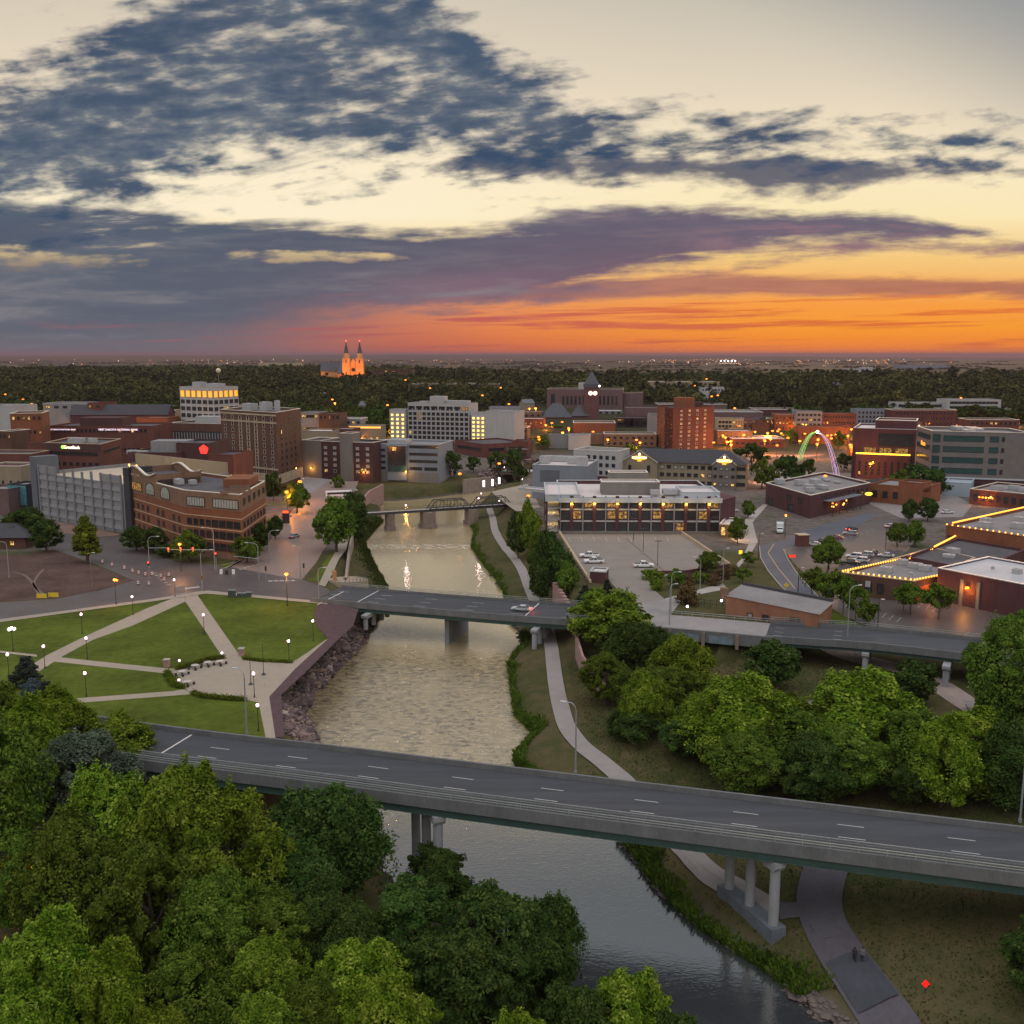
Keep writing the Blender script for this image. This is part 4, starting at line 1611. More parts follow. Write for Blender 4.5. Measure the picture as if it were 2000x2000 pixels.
for x0, x1, nm in ((-3.2, .8, 'stair_tower'), (L - .2, L + 3.2, 'stair_tower')):
    q0, q1 = a + d * x0 + nrm * .5, a + d * x1 + nrm * .5
    MB().prism([q0, q1, q1 - nrm * 9, q0 - nrm * 9], -2, 22.6).build(nm, W_DARK if x0 > 0 else mat('slate_panel', (.10, .115, .135), .8, .15, .4), g.r)
q0, q1 = a - nrm * 41, a + d * L - nrm * 41
MB().prism([q0, q1, q1 - nrm * .8, q0 - nrm * .8], 10, 20.6).build('back_wall', W_BEIGE, g.r)
for f_ in (.50, .58, .66, .72):
    q = a + d * (L * f_) - nrm * 20
    b_ = MB().tube((q.x, q.y, 15.8), (q.x, q.y, 19.6), .12, .1, 6)
    b_.build('deck_lamp_post', M_STEEL, g.r)
    MB().ball((q.x, q.y, 19.8), .38, 8, 5).build('deck_lamp', glow('lamp_amber', (1, .55, .14), 7), g.r)
    lamp(g.r, (q.x, q.y, 19.3), (1, .62, .25), 900, .4)

# brick office with wavy cornice
A_, B_, C_, D_ = corners((258, 325), (362, 291), (473, 281), (520, 312), h=14)
E1 = D_ + (A_ - B_) * .55
off = Bld('brick_office', 'six storey red brick office with tan bands and wavy cornice at the street corner', [A_, B_, C_, D_, A_ + (D_ - C_) * .9], 19.6, BR_OR, R_DARK, coping=C_PALE, par=.9)
op = off.p
for e in range(3):
    L = off.frame(e)[3]
    off.band(e, 17.0, 5.0, BR_TAN, .10, name='stone_band')
    off.band(e, .9, 1.9, BR_TAN, .12, name='base_course')
    for z in (5.4, 8.8, 12.4):
        off.band(e, z, .25, C_BRICK, .08, name='string_course')
L0, L1, L2 = [off.frame(e)[3] for e in range(3)]
for z in (4.1, 7.2, 10.7, 13.6 - .2):
    pass
rw = (3.4, 7.0, 10.4)
for z in rw:
    off.wins(0, 10, [z], 1.5, 1.9, .02, x0=2.0, x1=L0 - 4.2, frame=F_DARK, skip=(4, 7) if z > 5 else (0, 4, 7))
    off.wins(1, 4, [z], 1.7, 2.0, .05, x0=1.9, x1=L1 * .42)
    off.wins(1, 4, [z], 2.4, 2.2, .0, x0=L1 * .54, x1=L1 * .92, nv=2)
    off.wins(2, 7, [z], 2.2, 2.0, .0, nv=2)
off.wins(2, 5, [17.2], 2.6, 2.2, .0, nv=2, out=.14)
off.wins(0, 1, [16.9], L0 * .2, 2.8, 0, x0=L0 * .14, glass=G_DIM, nv=5, out=.14)
off.wins(0, 2, [16.3], L0 * .16, 1.9, 0, x0=L0 * .40, x1=L0 * .68, nv=4, arch=True, glass=G_PALE, out=.14)
off.wins(1, 1, [16.6], L1 * .32, 2.9, 0, x0=L1 * .22, nv=7, glass=G_PALE, out=.14)
off.wins(1, 1, [16.6], L1 * .44, 2.9, 0, x0=L1 * .74, nv=9, glass=G_PALE, out=.14)
off.put(winmesh(1.0, 1.5, G_WARM, F_DARK), 1, 1.2, 6.0)
# wavy block above the left wing
a, d, nrm, L = off.frame(0)
wz = lambda q: 22.4 + 1.05 * math.sin(q * 2 * math.pi * 1.0 + .2) * (1 if q < .99 else 0)
Lw = L * .52
nq = 28
b_, tr_ = MB(), MB()
for face in (0.12, -15):
    for i in range(nq):
        q0, q1 = i / nq, (i + 1) / nq
        p0, p1 = a + d * (Lw * q0) + nrm * face, a + d * (Lw * q1) + nrm * face
        f = [(p0.x, p0.y, 19.0), (p1.x, p1.y, 19.0), (p1.x, p1.y, wz(q1)), (p0.x, p0.y, wz(q0))]
        b_.add(f, [(0, 1, 2, 3)])
        n3 = (nrm.x * .4, nrm.y * .4)
        tr_.add([(p0.x + n3[0], p0.y + n3[1], wz(q0)), (p1.x + n3[0], p1.y + n3[1], wz(q1)), (p1.x + n3[0], p1.y + n3[1], wz(q1) + .4), (p0.x + n3[0], p0.y + n3[1], wz(q0) + .4),
                 (p0.x - n3[0], p0.y - n3[1], wz(q0)), (p1.x - n3[0], p1.y - n3[1], wz(q1)), (p1.x - n3[0], p1.y - n3[1], wz(q1) + .4), (p0.x - n3[0], p0.y - n3[1], wz(q0) + .4)],
                [(0, 1, 2, 3), (3, 2, 6, 7), (7, 6, 5, 4)])
for q in (0, 1):
    p0, p1 = a + d * (Lw * q) + nrm * .12, a + d * (Lw * q) - nrm * 15
    b_.add([(p0.x, p0.y, 18.5), (p1.x, p1.y, 18.5), (p1.x, p1.y, wz(q)), (p0.x, p0.y, wz(q))], [(0, 1, 2, 3)])
b_.build('wavy_gable', BR_TAN, off.r)
tr_.build('wavy_cornice', C_PALE, off.r)
p0, p1 = a - nrm * .5, a + d * Lw - nrm * .5
MB().prism([p0, p1, p1 - nrm * 14, p0 - nrm * 14], 18.0, 20.6).build('upper_roof', R_DARK, off.r)
off.text(0, 'RIVER CENTRE', L * .13, 20.6, 1.25, C_BRICK, .3)
off.units([(.75, .35, 3.6, 2.2, 1.6), (.9, .55, 2.2, 2, 1.2)])
# stepped pergola parapets along the right wing
aa, dd, nn, LL = off.frame(2)
for i in range(3):
    q0 = aa + dd * (LL * (.08 + .2 * i)) - nn * (2 + i)
    MB().box((q0.x, q0.y, 20.0), (9 - i * 1.5, .3, .9), .1).build('roof_screen', BR_TAN, off.r)
q = aa + dd * LL * .8 - nn * 6
MB().box((q.x, q.y, 20.6), (LL * .4, 8, 2.6), math.atan2(dd.y, dd.x)).build('penthouse', BR_OR, off.r)

# tall brown brick hotel tower
p, h = tri(433, 478, 541, 452, 589, 486, v=806)
t_ = Bld('brick_tower', 'tall brown brick tower with cream stone trim right of the striped office block', p, h, BR_BROWN, R_DARK, coping=C_PALE, par=1)
zr = rows(5.5, h - 3.2, 9)
La, Lb = t_.frame(0)[3], t_.frame(1)[3]
t_.wins(0, 7, zr, 1.7, 2.1, .02, frame=F_LIGHT)
t_.wins(1, 4, zr, 1.6, 2.0, .05, x0=Lb * .18, x1=Lb * .72)
for e in (0, 1):
    t_.band(e, 2.2, 4.6, W_CREAM, .12, name='stone_base')
    t_.wins(e, 5, [2.4], 2.0, 3.0, .0, out=.14)
for z in (6.9, h - 4.9, h - 1.4):
    t_.band(0, z, .7, W_CREAM, .28, name='cornice')
for i in (2, 3, 4):
    x = La * .06 + .85 + (La * .88 - 1.7) * i / 6
    t_.band(0, h / 2 + 2, h - 10, mat('cream_mullion', (.40, .33, .22), .8, .12, .5), .10, x - 1.25, x - .95, 'pilaster')
    t_.band(0, h / 2 + 2, h - 10, mat('cream_mullion'), .10, x + .95, x + 1.25, 'pilaster')
t_.units([(.35, .4, 6, 5, 3.2), (.62, .45, 5, 4, 4.2), (.8, .5, 2, 2, 5)])

# white tower with a lit crown and a globe
p, h = tri(353, 628, 418, 612, 467, 634, v=757)
t_ = Bld('white_tower', 'white office tower with amber lit top floor and a globe on its mast', p, h, W_WHITE, R_GREY, coping=W_WHITE)
for e, n in ((0, 6), (1, 5)):
    L = t_.frame(e)[3]
    t_.wins(e, n, rows(h - 31, h - 9.2, 6), L / n * .72, 2.5, .02, x0=L / n / 2, x1=L - L / n / 2, nv=2)
    t_.wins(e, n, [h - 4.2], L / n * .8, 4.4, 0, glass=glow('crown_light', (1, .50, .06), .62), x0=L / n / 2, x1=L - L / n / 2)
t_.units([(.3, .4, 7, 6, 3.4), (.75, .45, 11, 6, 2.6)])
b_ = MB().tube((6, 2, h - 1), (6, 2, h + 9), .15, .1, 6)
b_.build('mast', M_STEEL, t_.r)
MB().ball((6, 2, h + 10.2), 1.55, 14, 9).build('globe', mat('globe_shell', (.62, .56, .42), .5, .1, 1), t_.r, smooth_=True)

# dark office with pale vertical fins
p, h = rect(333, 530, 434, 522, 26, v=826)
t_ = Bld('striped_office', 'dark office block with thin pale vertical fins left of the brown tower', p, h, W_DARK, R_DARK, coping=C_PALE)
L = t_.frame(0)[3]
for i in range(19):
    t_.band(0, h / 2 - 2, h - 6, F_LIGHT, .35, .4 + (L - 1) * i / 18, .65 + (L - 1) * i / 18, 'fin')
t_.band(0, h - 2.2, 4.2, BR_BROWN, .12, name='top_band')
t_.text(0, 'TRUST', L * .42, h - 10.5, 1.9, glow('dim_red_sign', (.9, .16, .05), .5), .42)
t_.units([(.55, .5, 14, 9, 3.6)])

# white hotel slab with green uplights
p, h = rect(797, 655, 916, 640, 16, v=787)
t_ = Bld('white_hotel', 'long white hotel slab with green uplights and rows of dark windows', p, h, W_WHITE, R_GREY, coping=W_WHITE, par=1)
L = t_.frame(0)[3]
t_.wins(0, 13, rows(2.4, h - 7.0, 7), 2.3, 2.1, .03, x0=1.8, x1=L - 1.8, nv=2)
t_.wins(0, 8, [h - 3.2], L / 8 * .82, 2.6, .12, x0=L / 16, x1=L - L / 16, nv=2)
for i in range(14):
    t_.band(0, h / 2 - 1, h - 5, W_WHITE, .30, L * i / 13 - .25 if i else 0, L * i / 13 + .25, 'pilaster')
for i in range(1, 12, 2):
    a, d, nrm, _ = t_.frame(0)
    q = a + d * (L * i / 12) + nrm * 1.6
    MB().box((q.x, q.y, .6), (.5, .5, .5)).build('uplight', glow('green_uplight', (.25, 1, .3), 3), t_.r)
    lamp(t_.r, (q.x, q.y, 1.4), (.25, 1, .35), 500, .3)
t_.units([(.45, .4, 10, 7, 5), (.75, .5, 16, 6, 2.2), (.2, .5, 6, 5, 1.5)])
e1 = t_
a, d, nrm, L = t_.frame(0)
LITW = glow('balcony_light', (1, .62, .14), 2.0)
for (x0, x1, zz, ncol, dpt) in ((-13, -1.2, h - 4.5, 3, 10), (L + 2.2, L + 12, h - 5.5, 3, 11)):
    q0, q1 = a + d * x0 + nrm * 1.5, a + d * x1 + nrm * 1.5
    pw = [q0, q1, q1 - nrm * dpt, q0 - nrm * dpt]
    t_.block(pw, -2, zz, W_WHITE, R_GREY, W_WHITE, name='wing')
    for k in range(7):
        for i in range(ncol):
            q = q0 + d * ((x1 - x0) * (i + .5) / ncol) + nrm * .1
            MB().box((q.x, q.y, 3.0 + k * (zz - 6) / 6.2), (1.5, .3, 1.3), math.atan2(d.y, d.x)).build('balcony_lamp', LITW, t_.r)
q0, q1 = a + d * (L + 12.2) + nrm * 2, a + d * (L + 33) + nrm * 4
t_.block([q0, q1, q1 - nrm * 20, q0 - nrm * 20], -2, h - 4.5, W_WHITE, R_GREY, W_WHITE, name='blank_wing')

# dark brick hotel with concrete stair tower
p, h = rect(590, 490, 728, 478, 18, z=17.2)
t_ = Bld('dark_hotel', 'dark brick hotel with grey stair tower and small pale windows', p, h, BR_DARK, R_DARK, coping=C_PALE, sink=6)
a, d, nrm, L = t_.frame(0)
q0, q1 = a - d * .2 + nrm * .3, a + d * (L * .28) + nrm * .3
t_.block([q0, q1, q1 - nrm * 18.8, q0 - nrm * 18.8], -2, h + .3, W_CONC, R_DARK, C_PALE, name='concrete_bay')
q0, q1 = a + d * (L * .56) + nrm * 1.2, a + d * (L * .73) + nrm * 1.2
t_.block([q0, q1, q1 - nrm * 9, q0 - nrm * 9], -2, zat(847, 480), W_CONC, R_DARK, C_PALE, name='stair_tower')
for x in (.34, .47, .79, .93):
    t_.wins(0, 1, rows(2.6, h - 3, 5), 1.7, 1.5, .05, x0=L * x, pale=.9, frame=F_LIGHT)
t_.put(winmesh(3.2, 1.8, G_WARM, F_DARK, 4), 0, L * .87, 3.6)
for x, c in ((.14, 2.6), (.88, 1.4)):
    q = a + d * (L * x) + nrm * .9
    MB().ball((q.x, q.y, c + 1.2), .45, 8, 5).build('wall_lamp', glow('lamp_orange', (1, .36, .03), 9), t_.r)
    lamp(t_.r, (q.x + nrm.x, q.y + nrm.y, c + 1), (1, .42, .08), 700, .3)

# blue-grey riverside office with glass bay
p, h = rect(727, 488, 857, 480, 24, v=866)
t_ = Bld('blue_office', 'blue grey five storey office with a glass corner bay by the river', p, h, W_BLUE, R_GREY, coping=C_STEEL, sink=6)
a, d, nrm, L = t_.frame(0)
t_.wins(0, 1, rows(3.8, h - 3.2, 4), L * .10, 1.3, 0, x0=L * .15)
q0, q1 = a + d * (L * .24) + nrm * 1.4, a + d * (L * .53) + nrm * 1.4
t_.block([q0, q1, q1 - nrm * 5, q0 - nrm * 5], -2, h - .6, W_BLUE, R_GREY, C_STEEL, name='bay')
pb = [q0, q1, q1 - nrm * 5, q0 - nrm * 5]
for k, z in enumerate(rows(3.9, h - 2.6, 4)):
    t_.wins(0, 1, [z], (q1 - q0).length * .94, 3.2, 0, glass=G_TEAL if k < 1 else M_GLASS, nv=7, nh=2, p=pb)
t_.put(winmesh(2.4, 2.2, G_WARM, F_DARK, 2), 0, 4, h - 2.3, .1, p=pb)
t_.wins(0, 1, [7.6, 11.2, 14.8], L * .42, 1.3, .0, x0=L * .77, nv=12)
t_.wins(0, 2, [3.9], L * .19, 1.6, .0, x0=L * .655, x1=L * .88, nv=8)
t_.band(0, -.5, 5.0, W_CONC, .15, name='base')
q = a + d * (L * .53) + nrm * 2.2
MB().ball((q.x, q.y, 2.6), .45, 8, 5).build('wall_lamp', glow('lamp_orange'), t_.r)
lamp(t_.r, (q.x + nrm.x, q.y + nrm.y, 2.4), (1, .5, .12), 900, .3)
t_.units([(.3, .5, 10, 8, 1.8), (.15, .4, 5, 4, 1.6)])

# low red brick building beside it
p, h = tri(888, 600, 945, 572, 1032, 588, v=868)
t_ = Bld('low_brick_block', 'low red brick block with long dark strip windows behind the riverside trees', p, h, BR_RED, R_DARK, coping=BR_RED)
for e in (0, 1):
    L = t_.frame(e)[3]
    t_.wins(e, 1, [h - 3.4, h - 8.6], L * .8, 1.8, 0, nv=10)

# courthouse block and the old courthouse
p, h = rect(1068, 905, 1216, 895, 40, v=760)
t_ = Bld('courthouse', 'broad pink stone courthouse block with tall dark window bays', p, h, W_PINK, R_DARK, coping=C_BRICK)
L = t_.frame(0)[3]
t_.wins(0, 14, [h - 10, h - 24], 2.4, 8.5, 0, x0=L * .22, x1=L * .92, frame=W_PINK)
t_.wins(0, 1, [h - 9, h - 23], 4, 9, 0, x0=L * .08)
q, h2 = rect(1216, 900, 1232, 896, 30, v=768)
t_.block([Vector(x) - Vector((t_.r.location.x, t_.r.location.y)) for x in q], -2, h2, W_PINK, R_DARK, C_BRICK, name='wing')
t_.units([(.52, .4, 16, 10, 6)])

oc = thing('old_courthouse', 'old stone courthouse with a clock tower and steep dark slate roofs', 'building', up(1120, 830, 800).xy.to_3d(), 0)
X0 = oc.location.x
st_ = brickmat('quartzite', (.12, .065, .07))


def wx(u): return up(u, 800, 800).x - X0


def wz_(v): return zat(v, 800)


def hip(b, x0, x1, y0, y1, z0, z1, k=.5):
    yc = (y0 + y1) / 2
    e = min((x1 - x0) * .5, (y1 - y0) * k)
    b.add([(x0, y0, z0), (x1, y0, z0), (x1, y1, z0), (x0, y1, z0), (x0 + e, yc, z1), (x1 - e, yc, z1)], [(0, 1, 5, 4), (1, 2, 5), (2, 3, 4, 5), (3, 0, 4), (3, 2, 1, 0)])


b_ = MB()
b_.box(((wx(1062) + wx(1160)) / 2, 8, wz_(815) / 2), (wx(1160) - wx(1062), 16, wz_(815)))
b_.build('wall', st_, oc)
b_ = MB()
hip(b_, wx(1058), wx(1118), -1, 18, wz_(815), wz_(788))
hip(b_, wx(1116), wx(1150), -1, 14, wz_(812), wz_(790))
b_.build('roof', mat('slate_roof', (.065, .075, .09), .8, .25, .3), oc)
tw = MB()
xc, hw_ = (wx(1142) + wx(1170)) / 2, (wx(1170) - wx(1142)) / 2
tw.box((xc, 6, wz_(757) / 2), (hw_ * 2, hw_ * 2, wz_(757)))
tw.build('clock_tower', st_, oc)
sp_ = MB()
zc, zt = wz_(750), wz_(724)
sp_.box((xc, 6, zc - 1.5), (hw_ * 2.15, hw_ * 2.15, 3))
sp_.add([(xc - hw_ * 1.0, 6 - hw_ * 1.0, zc), (xc + hw_, 6 - hw_, zc), (xc + hw_, 6 + hw_, zc), (xc - hw_, 6 + hw_, zc), (xc, 6, zt)], [(0, 1, 4), (1, 2, 4), (2, 3, 4), (3, 0, 4)])
sp_.build('spire', mat('slate_roof'), oc)
for u in (1153, 1162):
    MB().tube((wx(u), 6 - hw_ - .3, wz_(768)), (wx(u), 6 - hw_, wz_(768)), 1.7, 1.7, 18).build('clock_face', glow('clock_light', (1, .78, .55), 2.0), oc)
lb = MB().ball((wx(1170), 6 - hw_, wz_(754)), .9, 8, 5).build('lamp', glow('white_lamp', (1, .8, .75), 5), oc)

# red brick apartment tower
p, h = tri(1283, 632, 1314, 604, 1394, 620, v=797)
t_ = Bld('red_tower', 'plain red brick apartment tower with a brick penthouse', p, h, BR_RED, R_DARK, coping=BR_RED)
MB().prism([t_.p[0], t_.p[1], t_.p[1] + (t_.p[1] - t_.p[0]).normalized() * .0 + Vector((.02, -.05)), t_.p[0] + Vector((.0, -.05))], 0, h - .5).build('west_face', BR_OR, t_.r)
L = t_.frame(1)[3]
t_.wins(1, 4, rows(2.2, h - 2, 10), 1.7, 1.3, .22, x0=L * .2, x1=L * .78, pale=.45, frame=F_LIGHT)
L0 = t_.frame(0)[3]
t_.wins(0, 5, rows(2.2, h - 2, 10), 1.5, 1.1, .0, frame=BR_OR, pale=.15)
q = (t_.p[1] + t_.p[3]) / 2
MB().box((q.x - 1, q.y, h + 2.4), (11, 10, 6.4), .1).build('penthouse', BR_OR, t_.r)
MB().box((q.x + 7, q.y - 1, h + 1.2), (7, 6, 3.2), .1).build('plant_room', BR_DARK, t_.r)

# hotel with gabled dark roof and lit signs
zc_ = zat(905, 440)
p, _h = rect(1217, 448, 1458, 432, 17, z=13.0)
r = thing('gabled_hotel', 'beige gable roofed hotel with two lit oval signs behind the white roofed office', 'hotel', ((p[0].x + p[1].x) / 2, (p[0].y + p[1].y) / 2, 0))
c0 = Vector((r.location.x, r.location.y))
P_ = [q - c0 for q in p]
d = (P_[1] - P_[0]).normalized()
nrm = Vector((d.y, -d.x))
L = (P_[1] - P_[0]).length
ez, rz_ = zat(904, 440), zat(876, 452)
MB().prism(P_, -2, ez).build('wall', W_BEIGE, r)
b_ = MB()
pt = lambda x, y, z: (P_[0].x + d.x * x - nrm.x * y, P_[0].y + d.y * x - nrm.y * y, z)
b_.add([pt(-.6, -.8, ez), pt(L + .6, -.8, ez), pt(L + .6, 17.8, ez), pt(-.6, 17.8, ez), pt(9, 8.5, rz_), pt(L - 9, 8.5, rz_)], [(0, 1, 5, 4), (1, 2, 5), (2, 3, 4, 5), (3, 0, 4), (3, 2, 1, 0)])
b_.build('roof', R_SHIN, r)
for x0, x1, ap, wm_ in ((-.4, 16, 5.2, W_BEIGE), (L * .735, L * .915, 4.4, W_DARK)):
    xm = (x0 + x1) / 2
    b_ = MB()
    b_.add([pt(x0, -1.6, -2), pt(x1, -1.6, -2), pt(x1, -1.6, ez), pt(xm, -1.6, ez + ap), pt(x0, -1.6, ez), pt(x0, .1, -2), pt(x1, .1, -2), pt(x1, .1, ez), pt(x0, .1, ez)], [(0, 1, 2, 3, 4), (1, 6, 7, 2), (5, 0, 4, 8)])
    b_.build('gable_wall', wm_ if wm_ == W_BEIGE else mat('taupe_wall', (.16, .14, .125), .85, .15, .5), r)
    b_ = MB()
    b_.add([pt(x0 - .5, -2.0, ez - .3), pt(xm, -2.0, ez + ap + .25), pt(xm, 8.4, ez + ap + .25), pt(x0 - .5, 8.4, ez - .3), pt(x1 + .5, -2.0, ez - .3), pt(x1 + .5, 8.4, ez - .3)], [(0, 1, 2, 3), (1, 4, 5, 2)])
    b_.build('gable_roof', R_SHIN, r)
    b_ = MB()
    b_.path([pt(x0 - .5, -2.05, ez - .3), pt(xm, -2.05, ez + ap + .2), pt(x1 + .5, -2.05, ez - .3)], .16, 4)
    b_.build('gable_trim', C_PALE, r)
    sg = MB()
    c = pt(xm, -1.75, ez + ap * .35)
    ang = math.atan2(d.y, d.x)
    pol = [(3.3 * math.cos(w), 1.0 * math.sin(w)) for w in np.linspace(0, 2 * math.pi, 20)[:-1]]
    vs = [(c[0] + math.cos(ang) * x, c[1] + math.sin(ang) * x, c[2] + z) for x, z in pol]
    sg.add(vs + [(x + nrm.x * .1, y + nrm.y * .1, z) for x, y, z in vs], [tuple(range(19)), tuple(range(19, 38))] + [(i, (i + 1) % 19, 19 + (i + 1) % 19, 19 + i) for i in range(19)])
    so = sg.build('sign', glow('sign_orange', (1, .38, .04), 1.4), r, fix=True)
    q = (c[0] + nrm.x * .25, c[1] + nrm.y * .25, c[2] + .1)
    letter('COUNTRY', 1.45, glow('sign_white', (1, .85, .6), 3), so, q, ang)
    letter('INN', 1.0, glow('sign_yellow', (1, .62, .05), 2.2), so, (c[0] + nrm.x * .25, c[1] + nrm.y * .25, c[2] - 1.35), ang)
    MB().ball((c[0] + nrm.x * .2, c[1] + nrm.y * .2, c[2] + 1.7), .55, 8, 5, 0, (.8, .4, 1.2)).build('emblem', glow('sign_white'), so)
hw3 = Bld.__new__(Bld)
hw3.p, hw3.r, hw3.n, hw3.h = P_, r, 0, ez
hw3.wins(0, 8, rows(2.5, ez - 2, 3), 1.9, 1.7, .06, x0=18, x1=L * .71, pale=.25)
hw3.wins(0, 2, rows(2.5, ez - 2, 3), 1.9, 1.7, .0, x0=L * .94, x1=L * .975)
P2 = [q + nrm * 1.62 for q in P_]
hw3.wins(0, 4, rows(2.5, ez - 2, 3), 1.5, 1.3, .1, x0=L * .755, x1=L * .895, pale=.4, p=P2)
hw3.wins(0, 2, [ez - 3.2], 1.4, 3.4, 0, x0=3.4, x1=12, p=P2)

# blue grey hotel
p, h = rect(1040, 408, 1146, 402, 26, v=908)
t_ = Bld('grey_hotel', 'pale blue grey hotel with white roof steps left of the gable roofed hotel', p, h, W_BLUE, R_WHITE, coping=W_WHITE)
L = t_.frame(0)[3]
t_.band(0, h - 4.5, 5, mat('slate_panel'), .1, L * .14, L * .5, 'panel')
t_.units([(.1, .5, 4, 4, 3), (.62, .55, 4, 4, 2.4), (.85, .3, 4, 5, 3.6), (.4, .85, 18, 4, 2.2)])
q, h2 = rect(1120, 450, 1205, 440, 16, v=878)
lq = [Vector(x) - Vector((t_.r.location.x, t_.r.location.y)) for x in q]
t_.block(lq, -2, h2, W_WHITE, R_GREY, C_PALE, name='rear_wing')
L = t_.frame(0, lq)[3]
t_.wins(0, 5, rows(h2 - 10, h2 - 3, 3), 1.6, 1.7, 0, x0=L * .35, x1=L * .92, p=lq)
t_.band(0, 2.4, 5.2, BR_MAROON, .12, name='brick_base', p=lq)
q, h2 = rect(1012, 392, 1062, 385, 6, z=6.5)
t_.block([Vector(x) - Vector((t_.r.location.x, t_.r.location.y)) for x in q], 5.6, h2, W_WHITE, R_WHITE, W_WHITE, name='canopy', par=.3)

# office with the parking deck: three storeys of brick piers and glass
Yf = 326
p, h = rect(1094, Yf, 1406, Yf - 1, 46, v=972)
of = Bld('glass_office', 'three storey brick and glass office with white roof above the parking deck', p, h, BR_MAROON, R_WHITE, coping=C_STEEL, par=1.3)
a, d, nrm, L = of.frame(0)
nbay = 14
bw_ = L / nbay
for k, z in enumerate((2.3, 6.3, 10.3)):
    for i in range(nbay):
        q = random.random()
        gmat = G_DIM if (i, k) in ((1, 1), (4, 1), (12, 1), (4, 2), (5, 1), (9, 2), (8, 1), (13, 2), (2, 2), (10, 0)) else M_GLASS
        of.put(winmesh(bw_ * .78, 2.9, gmat, F_DARK, 3, 2), 0, bw_ * (i + .5), z)
        of.n += 1
    of.band(0, z + 1.95, .55, W_WHITE, .16, name='spandrel')
for i in range(nbay + 1):
    x = L * i / nbay
    of.band(0, 6.4, 13, BR_MAROON if i % 2 else mat('steel_fin', (.25, .27, .29), .5, .1, .5, metal=.3), .55 if i % 2 else .3, max(0, x - (.55 if i % 2 else .2)), min(L, x + (.55 if i % 2 else .2)), 'pier')
of.band(0, h - .8, 1.5, C_STEEL, .9, -.6, L + .6, 'fascia')
of.band(0, .2, 1.3, W_CONC, .8, name='plinth')
for i in (1, 3, 5, 7, 9, 11, 13):
    q = a + d * (L * i / nbay) + nrm * 1.0
    MB().box((q.x, q.y, h - 1.9), (.8, .5, .5)).build('pier_lamp', glow('lamp_gold', (1, .62, .08), 9), of.r)
    lamp(of.r, (q.x + nrm.x * .4, q.y + nrm.y * .4, h - 2.2), (1, .58, .14), 330, .2)
# lit balconies on the left end
a3, d3_, n3, L3 = of.frame(3)
for k, z in enumerate((.6, 4.6, 8.6)):
    q0, q1 = a3 + d3_ * (L3 * .35) , a3 + d3_ * (L3 * .98)
    pw = [q0 + n3 * 4.6, q1 + n3 * 4.6, q1, q0]
    MB().prism(pw, z - .25, z).build('balcony_slab', W_WHITE, of.r)
    rail_along('balcony_rail', [Vector((*pw[0], z)), Vector((*pw[1], z))], 0, [.5, 1.0], 2.0, of.r, F_LIGHT)
    of.wins(3, 3, [z + 1.7], 4.0, 2.7, 1.0, x0=L3 * .45, x1=L3 * .9, glass=G_WARM, nv=3)
    q = (q0 + q1) / 2 + n3 * 2.2
    MB().box((q.x, q.y, z + 3.3), (.9, .9, .2)).build('balcony_lamp', glow('lamp_gold'), of.r)
    lamp(of.r, (q.x, q.y, z + 2.8), (1, .66, .2), 650, .3)
for x in (.35, .98):
    q = a3 + d3_ * (L3 * x) + n3 * 4.6
    MB().box((q.x, q.y, 6.2), (.7, .7, 12.6)).build('corner_pier', BR_MAROON, of.r)
q0, q1 = a3 + d3_ * (L3 * .3) + n3 * 5, a3 + d3_ * L3 + n3 * 5
of.block([q0, q1, q1 - n3 * 12, q0 - n3 * 12], h - 1.4, h + .9, C_STEEL, R_WHITE, C_STEEL, name='canopy_roof')
q0 = a + d * (L * .78) - nrm * 6
q1 = a + d * (L * 1.02) - nrm * 6
of.block([q0, q1, q1 - nrm * 16, q0 - nrm * 16], h - 1.4, h + 1.0, C_STEEL, R_WHITE, C_STEEL, name='raised_roof')
for (fx0, fx1, y0_, y1_, z0_, z1_) in ((.28, .66, 16, 24, -1.2, 3.2), (.34, .60, 24.4, 31, -1.2, 5.6)):
    q0, q1 = a + d * (L * fx0) - nrm * y0_, a + d * (L * fx1) - nrm * y0_
    of.block([q0, q1, q1 - nrm * (y1_ - y0_), q0 - nrm * (y1_ - y0_)], h + z0_, h + z1_, W_CONC, R_WHITE, C_PALE, name='penthouse', par=.3)
of.units([(.72, .3, 5, 4, 1.6), (.62, .28, 3, 3, 1.4)])
# right wing returning behind
q0, q1 = a + d * L + nrm * .2, a + d * (L + 7) - nrm * 9
MB().prism([q0, q1, q1 - nrm * 22 - d * 7, q0 - nrm * 12], -2, h - .8).build('right_wing', BR_MAROON, of.r)
q = a + d * (L + 4) + nrm * 2
lamp(of.r, (q.x, q.y, 3), (1, .55, .08), 1500, .4)
MB().box((q.x - 1, q.y + 2, 3.4), (.8, .4, .5)).build('wall_lamp', glow('lamp_gold'), of.r)
# parking deck walls
dk = thing('deck_wall', 'brick parapet wall with square openings along the left side of the parking deck', 'wall', at(1120, 1090))
l0, l1 = at(1093, 1044), at(1153, 1141)
lp_ = [l0 - dk.location, l1 - dk.location]
MB().sweep(lp_, [(-.3, -6), (.3, -6), (.3, -2.2), (-.3, -2.2)]).build('base', BR_MAROON, dk)
MB().sweep(lp_, [(-.3, .3), (.3, .3), (.3, 1.1), (-.3, 1.1)]).build('coping', C_BRICK, dk)
MB().sweep(lp_, [(-.2, -.6), (.2, -.6), (.2, .2), (-.2, .2)]).build('rail_beam', BR_MAROON, dk)
for q, an in along(lp_, 4.4, .3):
    MB().box((q.x, q.y, -1.0), (1.0, .8, 3.6), an).build('pier', C_BRICK, dk)
dk = thing('deck_wall', 'low pale concrete wall down the right side of the parking deck', 'wall', at(1380, 1075))
